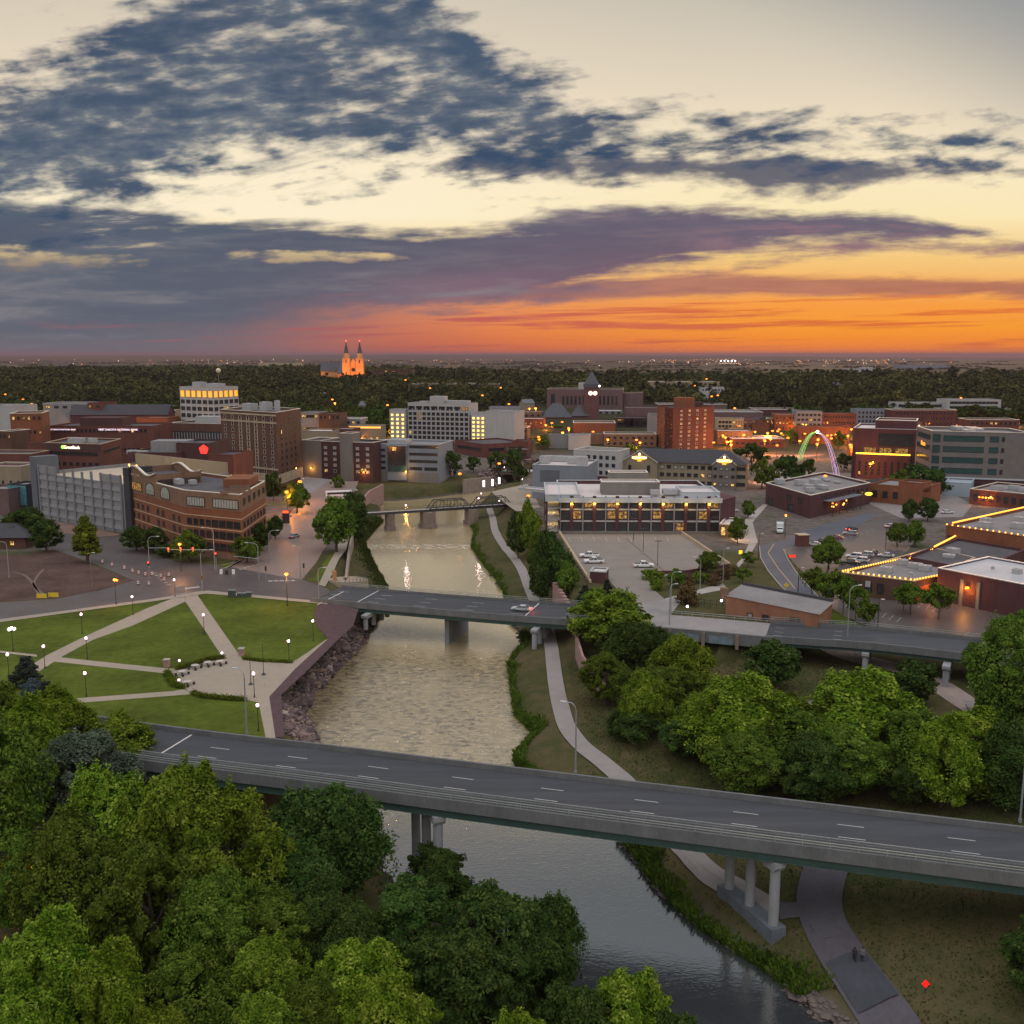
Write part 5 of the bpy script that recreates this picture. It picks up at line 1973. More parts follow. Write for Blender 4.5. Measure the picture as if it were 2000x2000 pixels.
lp_ = [at(1330, 1042) - dk.location, at(1425, 1106) - dk.location]
MB().sweep(lp_, [(-.25, -3), (.25, -3), (.25, 1.0), (-.25, 1.0)]).build('wall', C_BRICK, dk)
dk = thing('deck_wall', 'low brick wall along the front edge of the parking deck by the planting', 'wall', at(1330, 1122))
lp_ = [at(1258, 1122) - dk.location, at(1340, 1120) - dk.location, at(1425, 1107) - dk.location]
MB().sweep(lp_, [(-.25, -2), (.25, -2), (.25, .9), (-.25, .9)]).build('wall', BR_MAROON, dk)
p, h = rect(1152, 253, 1183, 252, 5.5, z=3.0)
t_ = Bld('deck_hut', 'small brick hut with a white flat roof at the corner of the parking deck', p, 3.0, BR_MAROON, R_WHITE, coping=W_WHITE, cat='hut', par=.2)
p, h = rect(1405, 318, 1440, 316, 14, z=4.5)
t_ = Bld('entrance_pavilion', 'small brick entrance pavilion lit amber at the right end of the glass office', p, 4.5, BR_TAN, R_WHITE, coping=C_PALE, par=.4)
t_.wins(0, 2, [2.0], 1.8, 2.6, 1.0, glass=G_WARM, arch=True)
lamp(t_.r, (0, -10, 3), (1, .5, .07), 700, .3)

# brick restaurant, right
p, h = tri(1495, 392, 1582, 356, 1698, 392, v=990)
h = 8.6
t_ = Bld('brick_restaurant', 'low dark brick building with many roof units and an awning over hanging lamps', p, h, BR_MAROON, R_GREY, coping=C_PALE, par=.8)
a, d, nrm, L = t_.frame(1)
t_.band(1, 5.6, .25, mat('awning_metal', (.16, .17, .19), .5, .15, .5), 3.6, L * .2, L * .72, 'awning', depth=3.6)
for i in range(5):
    q = a + d * (L * (.22 + .12 * i)) + nrm * 3.4
    MB().tube((q.x, q.y, -1), (q.x, q.y, 5.5), .12, .12, 6).build('awning_post', M_DARK, t_.r)
for i in range(7):
    q = a + d * (L * random.uniform(.24, .66)) + nrm * random.uniform(.8, 3)
    MB().ball((q.x, q.y, 3.6 + random.uniform(-.8, .8)), .34, 8, 5).build('hanging_lamp', glow('lamp_amber'), t_.r)
lamp(t_.r, ((a + d * L * .45 + nrm * 2).x, (a + d * L * .45 + nrm * 2).y, 3.6), (1, .45, .1), 300, .3)
t_.wins(1, 8, [6.9], 2.0, 1.1, 0, x0=L * .2, x1=L * .7)
t_.wins(1, 3, [6.0], 1.8, 2.0, 0, x0=L * .78, x1=L * .94)
MB().ball(tuple((a + d * L * .93 + nrm * 1.2).to_3d() + Vector((0, 0, 4.6))), 1.3, 12, 6, 0, (1.2, .3, .55)).build('sign', glow('sign_yellow'), t_.r)
L0 = t_.frame(0)[3]
t_.wins(0, 2, [5.6], 2.6, 2.4, 0, x0=L0 * .55, x1=L0 * .78)
t_.wins(0, 2, [1.8], 4.0, 3.0, 0, x0=L0 * .12, x1=L0 * .6)
t_.units([(.1, .15, 4, 3, 1.8), (.35, .3, 3.5, 3, 2), (.62, .25, 3.4, 3, 1.6), (.78, .15, 3.2, 2.4, 1.6), (.5, .45, 5, 3, 2.2), (.75, .38, 5.5, 2.6, 1.4), (.3, .75, 2.6, 2, .6), (.42, .72, 3, 2, .5), (.6, .75, 3, 2, .5)])
p, h = rect(1698, 398, 1802, 384, 22, z=7.4)
t_ = Bld('brick_shop', 'low orange brick shop with tall windows right of the restaurant', p, h, BR_OR, R_GREY, coping=BR_OR, par=.7)
t_.wins(0, 5, [3.6], 2.0, 2.8, 0)
L = t_.frame(0)[3]
t_.band(0, 5.0, 2.0, W_WHITE, .2, L * .60, L * .68, 'sign')
a, d, nrm, _ = t_.frame(0)
q0, q1 = a + d * (L * .55) + nrm * .3, a + d * L + nrm * .3
t_.block([q0, q1, q1 - nrm * 10, q0 - nrm * 10], -1, 9.4, BR_OR, R_GREY, BR_OR, name='tall_bay')

# brown loft building with an amber light strip
p, h = rect(1665, 478, 1789, 466, 34, v=836)
t_ = Bld('loft_building', 'brown brick loft building with an amber light strip below its glass top floor', p, h, BR_MAROON, R_WHITE, coping=C_STEEL)
a, d, nrm, L = t_.frame(0)
t_.wins(0, 1, [h - 5.2], L * .56, 6.2, 0, x0=L * .68, nv=6, nh=2)
t_.wins(0, 3, [h - 10.4], L * .2, 2.6, 0, x0=L * .28, x1=L * .78, glass=G_DIM, nv=3)
q0, q1 = a + d * (L * .07) + nrm * 3, a + d * (L * .92) + nrm * 3
pl_ = [q0, q1, q1 - nrm * 3.1, q0 - nrm * 3.1]
t_.block(pl_, -2, h - 12.4, BR_MAROON, R_DARK, C_BRICK, name='lower_front')
MB().box(tuple(((q0 + q1) / 2 + nrm * .3).to_3d() + Vector((0, 0, h - 11.9))), ((q1 - q0).length, .35, .6), math.atan2(d.y, d.x)).build('light_strip', glow('strip_amber', (1, .52, .04), 3.5), t_.r)
t_.wins(0, 8, rows(3, h - 16.5, 4), 1.2, 1.5, .06, p=pl_)
q0, q1 = a + d * (L * .34) - nrm * 2, a + d * (L * .98) - nrm * 2
t_.block([q0, q1, q1 - nrm * 20, q0 - nrm * 20], h - 1, zat(820, 478), BR_MAROON, R_WHITE, C_PALE, name='penthouse')

# teal glass office at the right edge
p, h = tri(1788, 458, 1818, 430, 2010, 418, v=842)
t_ = Bld('teal_office', 'pale stone office with broad teal glass bands at the right edge', p, h, mat('grey_stone', (.15, .14, .135), .85, .2, .4), R_GREY, coping=C_PALE, par=1)
L0, L = t_.frame(0)[3], t_.frame(1)[3]
for k, z in enumerate(rows(9.5, h - 3, 4)):
    t_.wins(0, 1, [z], L0 * .82, 2.2, 0, glass=G_TEAL, nv=4)
    t_.wins(1, 1, [z], L * .42, 2.5, 0, glass=G_TEAL, x0=L * .33, nv=14)
    t_.wins(1, 1, [z], L * .09, 2.5, 0, glass=G_TEAL, x0=L * .64, nv=2)
    t_.wins(1, 1, [z], L * .03, 2.0, 0, x0=L * .73)
    t_.wins(1, 1, [z], L * .08, 3.4, 0, glass=G_TEAL, x0=L * .05, nv=3, nh=3)
t_.band(1, 6.4, .6, C_STEEL, .5, name='ledge')
t_.band(1, 2.9, 6.0, BR_MAROON, .1, name='brick_base')
t_.wins(1, 9, [1.6, 4.8], 3.2, 2.0, .02, nv=2, glass=G_TEAL)
a, d, nrm, _ = t_.frame(0)
t_.text(0, 'Raven', L0 * .5, h - 6.6, 3.0, glow('sign_red', (1, .22, .03), 3), .2)
MB().ball(tuple((a + d * L0 * .9 + nrm * .6).to_3d() + Vector((0, 0, 7.5))), .01, 4, 3).build('sign_hook', M_DARK, t_.r)
t_.units([(.3, .4, 10, 4, 1.4), (.6, .5, 14, 5, 1.6), (.85, .4, 8, 4, 1.2)])

# blue shed and brick corner right
p, h = rect(1845, 415, 1896, 410, 24, v=942)
t_ = Bld('metal_shed', 'pale blue metal shed between the teal office and the brick store', p, h, mat('blue_sheet', (.33, .40, .45), .6, .1, .3), mat('blue_sheet'), coping=mat('blue_sheet'), cat='shed', par=.15)
p, h = rect(1894, 392, 2040, 372, 30, v=955)
t_ = Bld('brick_store', 'three storey red brick store with orange lamps over its door at right', p, h, BR_RED, R_GREY, coping=C_PALE)
L = t_.frame(0)[3]
t_.wins(0, 9, [h - 3.2, h - 7.6], 1.4, 2.6, 0)
a, d, nrm, _ = t_.frame(0)
for i in range(5):
    q = a + d * (L * (.16 + .045 * i)) + nrm * 2
    MB().ball((q.x, q.y, 3.5), .4, 8, 5).build('door_lamp', glow('lamp_orange'), t_.r)
lamp(t_.r, ((a + d * L * .25 + nrm * 3).x, (a + d * L * .25 + nrm * 3).y, 3.2), (1, .32, .05), 1200, .3)
t_.units([(.25, .3, 4, 3, 1.6), (.42, .5, 4, 3, 1.6), (.6, .4, 4, 3, 1.4)])


# festoon-lit brick warehouses along the right side
def festoon(name, label, pts, step, r=.21):
    t = thing(name, label, 'string lights', pts[0])
    l = local(pts, t)
    MB().path(l, .03, 4).build('cable', M_DARK, t)
    k = 0
    for q, a in along(l, step, .2):
        o = link('bulb', BULB, t, (q.x, q.y, q.z + .05))
        k += 1
    return t


bm_ = MB().ball((0, 0, 0), .24, 8, 5)
BULB = bpy.data.meshes.new('bulb')
BULB.from_pydata(bm_.v, [], bm_.f)
BULB.materials.append(glow('festoon_bulb', (1, .36, .04), 3.4))
hA = 9.0
A0, A1, A2 = at(1848, 1027, hA), at(2080, 1060, hA), at(2060, 980, hA)
t_ = Bld('brick_warehouse', 'large brown brick warehouse with flat roof edged by string lights at right', [A0, A1, A1 + (A2 - A0) , A2], hA, BR_OR, R_GREY, coping=BR_OR, par=.6)
t_.units([(.12, .22, 3.2, 2.4, 1.6), (.22, .12, 3.2, 2.4, 1.6), (.3, .35, 3.2, 2.4, 1.6), (.42, .2, 3.2, 2.4, 1.6), (.45, .5, 3.2, 2.4, 1.6), (.6, .4, 3.2, 2.4, 1.6), (.25, .55, 3, 2, 1.4)])
L = t_.frame(0)[3]
t_.wins(0, 2, [4.6], 2.6, 1.2, 0, x0=L * .45, x1=L * .5, glass=G_PALE)
t_.wins(0, 1, [5.2], 2.4, 2.2, 0, x0=L * .06)
up1 = Vector((0, 0, .45))
festoon('string_lights', 'string of amber bulbs along the front roof edge of the large warehouse', [A0 + up1, A1 + up1], 1.75)
festoon('string_lights', 'string of amber bulbs along the long left roof edge of the large warehouse', [A0.lerp(A2, .05) + up1, A2 + up1], 1.0)
hB = 6.0
B0, B1, B2 = at(1770, 1088, hB), at(1910, 1115, hB), at(1870, 1052, hB)
t_ = Bld('annex', 'dark roofed brick annex below the large warehouse', [B0, B1, B1 + (B2 - B0), B2], hB, BR_MAROON, R_DARK, coping=BR_MAROON, par=.5)
t_.wins(0, 2, [3.2], 1.6, 1.6, 0)
t_.units([(.3, .5, 3, 2.4, 1.2)])
festoon('string_lights', 'short string of amber bulbs on the dark roofed annex', [at(1825, 1068, hB + .4), at(1866, 1047, hB + .4)], 1.0)
hC = 5.4
C0, C1, C2 = at(1645, 1119, hC), at(1785, 1136, hC), at(1822, 1070, hC)
C3 = C1 + (at(1829, 1125, hC) - C1)
t_ = Bld('brick_tavern', 'low brown brick tavern outlined with string lights beside the parking lot', [C0, C1, at(1832, 1124, hC), at(1905, 1090, hC), C2], hC, BR_BROWN, R_GREY, coping=C_BRICK, par=.5)
L = t_.frame(0)[3]
t_.wins(0, 3, [2.6], 1.6, 2.4, 0, x0=L * .22, x1=L * .55)
t_.band(0, 3.4, 1.5, W_WHITE, .2, L * .34, L * .41, 'sign')
a, d, nrm, LL = t_.frame(1)
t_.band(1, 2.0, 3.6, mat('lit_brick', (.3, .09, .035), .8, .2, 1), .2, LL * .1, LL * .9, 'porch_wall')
lamp(t_.r, ((a + d * LL * .5 + nrm * 2).x, (a + d * LL * .5 + nrm * 2).y, 3.8), (1, .32, .06), 350, .3)
t_.units([(.35, .2, 2.8, 2, 1.3), (.25, .45, 2.6, 2, 1.3), (.5, .4, 3.4, 2, 1.2), (.7, .35, 3, 2.2, 1.4), (.55, .75, 3, 2.4, 1.3), (.8, .12, .8, .8, 1.4)])
festoon('string_lights', 'string of amber bulbs along the front roof edge of the low tavern', [C0 + up1, C1 + up1], 1.25)
festoon('string_lights', 'string of amber bulbs along the left roof edge of the low tavern', [C0 + up1, at(1762, 1091, hC + .4)], 1.1)
festoon('string_lights', 'string of amber bulbs over the porch of the low tavern', [C1 + up1, at(1832, 1124, hC + .4)], 1.1)
festoon('string_lights', 'string of amber bulbs stepping up between the low tavern and the annex', [at(1777, 1091, hC + .4), at(1778, 1084, hC + .4), at(1822, 1072, hC + .4)], 1.1)
hD = 8.0
D0, D1, D2 = at(1832, 1110, hD), at(2080, 1158, hD), at(1930, 1088, hD)
t_ = Bld('white_roof_warehouse', 'brick warehouse with pale sheet roof and one orange wall lamp at right', [D0, D1, D1 + (D2 - D0), D2], hD, BR_MAROON, mat('pale_sheet_roof', (.40, .41, .43), .7, .15, .15), coping=C_STEEL, par=.3)
L = t_.frame(0)[3]
for x in (.2, .34):
    t_.band(0, 3.0, 7, W_CONC, .25, L * x, L * x + .8, 'buttress')
a, d, nrm, _ = t_.frame(0)
q = a + d * (L * .27) + nrm * .6
MB().box((q.x, q.y, 4.8), (.8, .4, .5)).build('wall_lamp', glow('lamp_orange'), t_.r)
lamp(t_.r, (q.x + nrm.x * .8, q.y + nrm.y * .8, 4.4), (1, .34, .03), 900, .3)
t_.units([(.45, .5, 1.8, 1.8, 1.3), (.65, .3, 1.4, 1.4, 1), (.25, .5, .6, .6, .8)])

# small tan workshop in front
hE = 5.2
E0, E1 = at(1418, 1165, 4.4), at(1597, 1196, 4.0)
dr = (E1 - E0).normalized()
E0.z = E1.z = 0
nv_ = Vector((-dr.y, dr.x, 0)) * 10
r = thing('workshop', 'small tan brick workshop with dark sloping roof beside the viaduct', 'building', (E0 + E1) / 2)
l = [q - r.location for q in (E0, E1, E1 + nv_, E0 + nv_)]
b_ = MB()
b_.add([(*l[0].xy, -2), (*l[1].xy, -2), (*l[1].xy, 3.6), (*l[0].xy, 4.6), (*l[2].xy, -2), (*l[3].xy, -2), (*l[2].xy, 4.2), (*l[3].xy, 5.2)], [(0, 1, 2, 3), (1, 4, 6, 2), (4, 5, 7, 6), (5, 0, 3, 7)])
b_.build('wall', brickmat('tan_red_brick', (.26, .125, .075)), r)
b_ = MB()
o_ = dr * .4
b_.add([tuple(l[0] - o_ + Vector((0, -.3, 4.62))), tuple(l[1] + o_ + Vector((0, -.3, 3.62))), tuple(l[2] + o_ + Vector((0, 0, 4.32))), tuple(l[3] - o_ + Vector((0, 0, 5.32)))], [(0, 1, 2, 3)])
b_.build('roof', R_GREY, r)
MB().path([l[3] + Vector((0, 0, 5.6)), l[2] + Vector((0, 0, 4.6))], .45, 4).build('ridge_parapet', R_SHIN, r)
w4 = Bld.__new__(Bld)
w4.p, w4.r, w4.n, w4.h = [q.xy for q in l], r, 0, 4
LL = (l[1] - l[0]).length
w4.wins(0, 1, [.9], 1.3, 1.0, 0, x0=LL * .28, glass=G_PALE)
w4.wins(0, 1, [.9], 1.5, 1.3, 0, x0=LL * .45)
w4.band(0, 1.0, 2.2, brickmat('door_brown', (.12, .06, .04)), .1, LL * .71, LL * .82, 'loading_door')
mb_ = MB().box((0, 0, 0), (1.6, 1.6, 2.4))
mb_.build('chimney', BR_TAN, r, l[0] + Vector((-.2, 1.0, 5.0)))
for x, y, zz in ((-1.2, -.8, 3.6), (-9.5, -3, 2.8)):
    q = l[0] + Vector((x, y, zz))
    MB().ball(tuple(q), .28, 8, 5).build('yard_lamp', glow('lamp_violet', (1, .78, .95), 8), r)

# cathedral on the hill, floodlit
YC = 1470
cz = hz(up(690, 745, YC).x, YC)
xC = up(691, 745, YC).x
cat = thing('cathedral', 'floodlit stone cathedral with two tall green tipped spires on the wooded hill', 'cathedral', (xC, YC, cz))
m_st = brickmat('lit_limestone', (.42, .27, .13), .2)
sc_ = YC / FPX * 1.0
U = lambda u: (u - 691) * sc_
V = lambda v: zat(v, YC) - cz
b_ = MB()
b_.box((0, 2, V(716) / 2 - 2), (U(702) - U(680), 6, V(716) + 4))
b_.add([(U(680), -1, V(716)), (U(702), -1, V(716)), (0, -1, V(700)), (U(680), 5, V(716)), (U(702), 5, V(716)), (0, 5, V(700))], [(0, 1, 2), (4, 3, 5), (0, 2, 5, 3), (2, 1, 4, 5)])
b_.build('front_gable', m_st, cat)
MB().tube((0, -1.6, V(722)), (0, -1, V(722)), 2.9, 2.9, 16).build('rose_window', M_GLASS, cat)
for s in (677.5, 703.5):
    x = U(s)
    tw_ = MB()
    hw_ = 5.4
    tw_.box((x, 2, V(700) / 2 - 2), (hw_ * 2, hw_ * 2, V(700) + 4))
    for z in (V(715), V(700)):
        tw_.box((x, 2, z), (hw_ * 2.15, hw_ * 2.15, .8))
    tw_.tube((x, 2, V(700)), (x, 2, V(690)), hw_ * .95, hw_ * .72, 8)
    t2 = tw_.build('tower', m_st, cat)
    for zz in (V(706), V(730)):
        MB().box((x, 2 - hw_ - .1, zz), (1.6, .2, 5)).build('belfry_window', M_GLASS, t2)
    MB().tube((x, 2, V(690)), (x, 2, V(667)), hw_ * .72, .1, 8).build('spire', mat('copper_spire', (.05, .06, .06), .7, .3, .3), cat)
    MB().ball((x, 2, V(665.5)), .8, 8, 5).build('spire_light', glow('red_beacon', (1, .1, .06), 5), cat)
b_ = MB()
b_.box((-14, 30, V(730) / 2 - 2), (22, 50, V(730) + 4))
b_.box((-30, 44, V(726) / 2 - 2), (52, 14, V(726) + 4))
b_.build('nave', m_st, cat)
b_ = MB()
hip(b_, -26, -2, 4, 56, V(730), V(706), .05)
b_.add([(-57, 36, V(726)), (-14, 36, V(726)), (-14, 52, V(726)), (-57, 52, V(726)), (-57, 44, V(708)), (-14, 44, V(708))], [(0, 1, 5, 4), (2, 3, 4, 5), (3, 0, 4)])
b_.build('nave_roof', mat('slate_roof'), cat)
for x, y, z, w in ((-12, -16, 3, 24000), (12, -16, 3, 24000), (-17, -14, 22, 9000), (17, -14, 22, 9000), (-60, 26, 4, 12000), (20, 14, 8, 7000), (0, -20, 32, 14000)):
    lamp(cat, (x, y, z), (1, .23, .0), w, 1)
# ------------------------------------------------------------------ trees
LF_BRIGHT = leafmat('leaf_bright', (.042, .086, .007), (.122, .200, .016), (.28, .34, .05))
LF_GREEN = leafmat('leaf_green', (.030, .060, .010), (.084, .138, .017), (.17, .22, .04))
LF_DARK = leafmat('leaf_dark', (.018, .040, .011), (.045, .083, .018), (.10, .140, .034))
LF_OLIVE = leafmat('leaf_olive', (.042, .075, .008), (.115, .170, .016), (.23, .265, .04))
LF_GREY = leafmat('leaf_silver', (.050, .075, .050), (.10, .14, .09), (.17, .21, .15))
LF_SPRUCE = leafmat('leaf_spruce', (.016, .026, .020), (.035, .048, .036), (.06, .07, .055))
LF_BLUE = leafmat('leaf_blue_spruce', (.035, .055, .060), (.07, .10, .11), (.12, .16, .17))
BARK = mat('bark', (.075, .055, .042), .95, .4, 2.0, stretch=(1, 1, .2))


def quads(name, pos, nor, size, m, asp=1.5):
    """one four-cornered leaf spray at each position, lying across nor"""
    k = len(pos)
    nor = nor / (np.linalg.norm(nor, axis=1, keepdims=True) + 1e-9)
    r = rng.normal(0, 1, (k, 3))
    a = np.cross(nor, r)
    a /= np.linalg.norm(a, axis=1, keepdims=True) + 1e-9
    b = np.cross(nor, a)
    s = size * rng.uniform(.6, 1.35, (k, 1))
    bend = nor * s * rng.uniform(-.25, .25, (k, 1))
    v = np.stack([pos - a * s * asp * .5, pos - b * s * .42 + bend, pos + a * s * asp * .5, pos + b * s * .42 + bend], 1).reshape(-1, 3)
    me = bpy.data.meshes.new(name)
    me.vertices.add(k * 4)
    me.vertices.foreach_set('co', v.astype(np.float32).ravel())
    me.loops.add(k * 4)
    me.loops.foreach_set('vertex_index', np.arange(k * 4, dtype=np.int32))
    me.polygons.add(k)
    me.polygons.foreach_set('loop_start', np.arange(0, k * 4, 4, dtype=np.int32))
    me.update(calc_edges=True)
    me.materials.append(m)
    return me


def sines(p, f, g, k=5):
    """a cheap smooth random field over points, about -1..1"""
    out = np.zeros(len(p))
    for _ in range(k):
        w = g.normal(0, 1, 3)
        w *= f / np.linalg.norm(w)
        out += np.sin(p @ w + g.uniform(0, 6.28))
    return out / k * 1.6


def crown_pts(R, z0, z1, nclump, per, shape='round', csize=.28, seed=0):
    """sprays spread through an uneven crown volume: positions and facing"""
    g = np.random.default_rng(seed)
    H = z1 - z0
    n = nclump * per

    def prof(t):
        if shape == 'cone':
            return np.clip(1.02 - t, 0.02, 1) ** .85 * np.clip(t / .12, 0, 1) ** .5
        if shape == 'column':
            return np.clip(.62 + .42 * np.sin(np.pi * np.clip(t * 1.02, 0, 1)), .1, 1) * np.clip((1.02 - t) / .22, 0, 1) ** .6
        if shape == 'vase':
            return np.sin(np.pi * (np.clip(t, 0, 1) * .74 + .22)) ** .6 * np.clip(t / .12 + .35, 0, 1)
        return np.sin(np.pi * (np.clip(t, 0, 1) * .84 + .14)) ** .65
    # boughs with their own domes, then leafy plumes set over boughs and envelope
    P, N = [], []
    nbg = 4 if nclump < 60 else 9
    bo = []
    for i in range(nbg):
        t = (i + g.uniform(.2, .9)) / nbg
        w = i * 2.39996 + g.uniform(-.5, .5)
        rr = R * float(prof(np.array([t]))[0]) * g.uniform(.45, .8)
        bo.append((rr * math.cos(w), rr * math.sin(w), z0 + H * (.12 + t * .74), R * g.uniform(.34, .52) * (.6 + .4 * float(prof(np.array([t]))[0])), w))
    for i in range(nclump):
        t = g.uniform(0, 1) ** .85
        w = i * 2.39996 + g.uniform(-.6, .6)
        if i % 3 and shape not in ('cone', 'column'):
            bx, by, bz, br, w = bo[i % nbg]
            q = g.normal(0, 1, 3)
            q[2] = abs(q[2]) + .1 if g.random() < .8 else q[2]
            q /= np.linalg.norm(q)
            c = np.array([bx, by, bz]) + q * br * g.uniform(.55, 1.08) * np.array([1, 1, 1.15])
            c[2] = min(c[2], z1)
        else:
            bulge = 1 + .20 * math.sin(w * 2 + seed) + .16 * math.sin(w * 3.7 + t * 5 + seed * 2)
            rr = R * float(prof(np.array([t]))[0]) * bulge * g.uniform(.3, 1.0) ** .8
            c = np.array([rr * math.cos(w), rr * math.sin(w), z0 + H * (t * .9 + .04)])
        cr = R * csize * g.uniform(.45, 1.15) * (.75 if t > .8 else 1)
        k = int(per * g.uniform(.55, 1.35) * (cr / (R * csize)) ** 1.3)
        q = g.normal(0, 1, (k, 3))
        q /= np.linalg.norm(q, axis=1, keepdims=True)
        rad = g.uniform(.05, 1, (k, 1)) ** .55
        up_ = {'column': 1.7, 'cone': .7, 'vase': 1.6}.get(shape, .9)
        p = q * rad * cr * np.array([1, 1, up_])
        if shape in ('vase', 'column'):
            p[:, :2] *= (1.05 - .45 * np.clip(p[:, 2:] / (cr * up_), -.6, 1))
        # plumes point up and outward, ragged along their length
        p[:, 2] += np.abs(p[:, 2]) * .3
        p *= (1 + .45 * sines(p / cr, 4.5, g))[:, None]
        P.append(c + p)
        N.append(q + np.array([.3 * math.cos(w), .3 * math.sin(w), .55]) + g.normal(0, .65, (k, 3)))
    # loose fill between the plumes
    k = int(n * .09)
    t = g.uniform(0, 1, k)
    w = g.uniform(0, 6.2832, k)
    bulge = 1 + .20 * np.sin(w * 2 + seed) + .16 * np.sin(w * 3.7 + t * 5 + seed * 2)
    rr = R * prof(t) * bulge * g.uniform(.25, 1.0, k) ** .5 * .98
    p = np.stack([rr * np.cos(w), rr * np.sin(w), z0 + H * (t * .95 + .02)], 1)
    keep = sines(p, 5.0 / R, g) + .5 * sines(p, 11.0 / R, g) > -.15
    p = p[keep]
    P.append(p)
    q = p - np.array([0, 0, z0 + H * .4])
    q /= np.linalg.norm(q, axis=1, keepdims=True) + 1e-6
    N.append(q + np.array([0, 0, .5]) + g.normal(0, .6, p.shape))
    return np.concatenate(P), np.concatenate(N)


def trunk_mb(H, r, R, z0, z1, nl, seed):
    g = random.Random(seed)
    b = MB()
    pts = [(0, 0, -.4)]
    for i in range(1, 5):
        pts.append((g.uniform(-.04, .04) * H * i / 4, g.uniform(-.04, .04) * H * i / 4, H * .62 * i / 4))
    b.path(pts, [r * (1.25 - .22 * i) for i in range(5)], 8)
    for i in range(nl):
        k = g.choice((1, 2, 2, 3))
        p = Vector(pts[k]).lerp(Vector(pts[k + 1]), g.random())
        w = 2.4 * i + g.uniform(-.4, .4)
        e = Vector((math.cos(w) * R * g.uniform(.4, .75), math.sin(w) * R * g.uniform(.4, .75), min(z1 * .92, p.z + (z1 - z0) * g.uniform(.2, .5))))
        m_ = p.lerp(e, .5) + Vector((0, 0, .04 * H))
        b.path([p, m_, e], [r * .5, r * .3, r * .1], 5)
    return b


def tree_proto(name, label, m, R, H, z0f, nclump, per, leaf, shape='round', csize=.28, seed=1, tr=None, cat='tree'):
    """an unplaced tree: crown and trunk as mesh data, put down by plant()"""
    P, N = crown_pts(R, H * z0f, H * .97, nclump, per, shape, csize, seed)
    return dict(name=name, cat=cat, H=H, R=R, crown=quads('crown', P, N, leaf, m), trunk=trunk_mb(H, tr or H * .020 + .05, R, H * z0f, H, 7 if nclump > 30 else 4, seed))


def plant(pr, loc, label, H=None, W=None, group=None, rz=None):
    if 'tmesh' not in pr:
        b = pr['trunk']
        me = bpy.data.meshes.new('trunk')
        me.from_pydata(b.v, [], b.f)
        me.materials.append(BARK)
        pr['tmesh'] = me
    t = thing(pr['name'], label, pr['cat'], loc, random.uniform(0, 6.28) if rz is None else rz, group)
    sz_ = (H or pr['H']) / pr['H']
    sx_ = (W / 2 / pr['R']) if W else sz_
    t.scale = (sx_, sx_, sz_)
    link('crown', pr['crown'], t)
    link('trunk', pr['tmesh'], t)
    return t


FG = {}


def proto(k, *a, **kw):
    FG[k] = tree_proto(*a, **kw)


proto('cot1', 'cottonwood_tree', '', LF_BRIGHT, 7, 18, .16, 210, 640, .31, 'vase', .165, 3)
proto('cot2', 'cottonwood_tree', '', LF_GREEN, 7, 18, .14, 210, 640, .30, 'round', .165, 5)
proto('cot3', 'cottonwood_tree', '', LF_OLIVE, 7, 18, .12, 210, 640, .31, 'vase', .165, 8)
proto('ash1', 'ash_tree', '', LF_BRIGHT, 5.5, 13, .10, 170, 600, .27, 'round', .17, 11)
proto('elm1', 'elm_tree', '', LF_DARK, 6, 14, .12, 190, 600, .29, 'round', .17, 14)
proto('wil1', 'willow_tree', '', LF_DARK, 6.5, 16, .08, 200, 620, .28, 'vase', .165, 17)
proto('sil1', 'silver_willow', '', LF_GREY, 5.5, 15, .10, 180, 600, .24, 'vase', .16, 21)
proto('pop1', 'poplar_tree', '', LF_OLIVE, 3.4, 14, .08, 120, 560, .28, 'column', .28, 23)
proto('mid1', 'ash_tree', '', LF_OLIVE, 5, 10, .18, 95, 210, .42, 'round', .24, 31)
proto('mid2', 'maple_tree', '', LF_GREEN, 4.5, 10, .2, 95, 210, .42, 'round', .24, 32)
proto('mid3', 'linden_tree', '', LF_DARK, 4.2, 10, .16, 95, 210, .42, 'round', .24, 33)
proto('con1', 'pear_tree', '', LF_OLIVE, 4.0, 13, .16, 95, 210, .42, 'cone', .24, 36)
proto('thin', 'young_tree', '', LF_GREEN, 3.0, 7.5, .36, 50, 90, .36, 'round', .26, 38, tr=.10)
proto('spr1', 'spruce_tree', '', LF_SPRUCE, 3.4, 11, .04, 70, 420, .34, 'cone', .26, 41)
proto('spr2', 'blue_spruce', '', LF_BLUE, 2.6, 7, .04, 55, 380, .30, 'cone', .28, 43)
proto('shr1', 'shrub', '', LF_OLIVE, 1.6, 1.9, .02, 24, 120, .24, 'round', .4, 45, tr=.05, cat='shrub')
proto('shr2', 'shrub', '', leafmat('leaf_rust', (.06, .045, .02), (.12, .08, .035), (.17, .12, .05)), 1.5, 1.9, .02, 24, 120, .24, 'round', .4, 47, tr=.05, cat='shrub')
proto('far1', 'city_tree', '', LF_DARK, 5, 10, .14, 44, 62, .80, 'round', .27, 51)
proto('far2', 'city_tree', '', LF_GREEN, 5, 10, .16, 44, 62, .80, 'round', .27, 53)


def tree_at(k, u, vtop, Y, W, label, zb=None, group=None):
    q = up(u, vtop, Y)
    z = hz(q.x, Y) if zb is None else zb
    return plant(FG[k], (q.x, Y, z - .1), label, max(2, q.z - z), W, group)


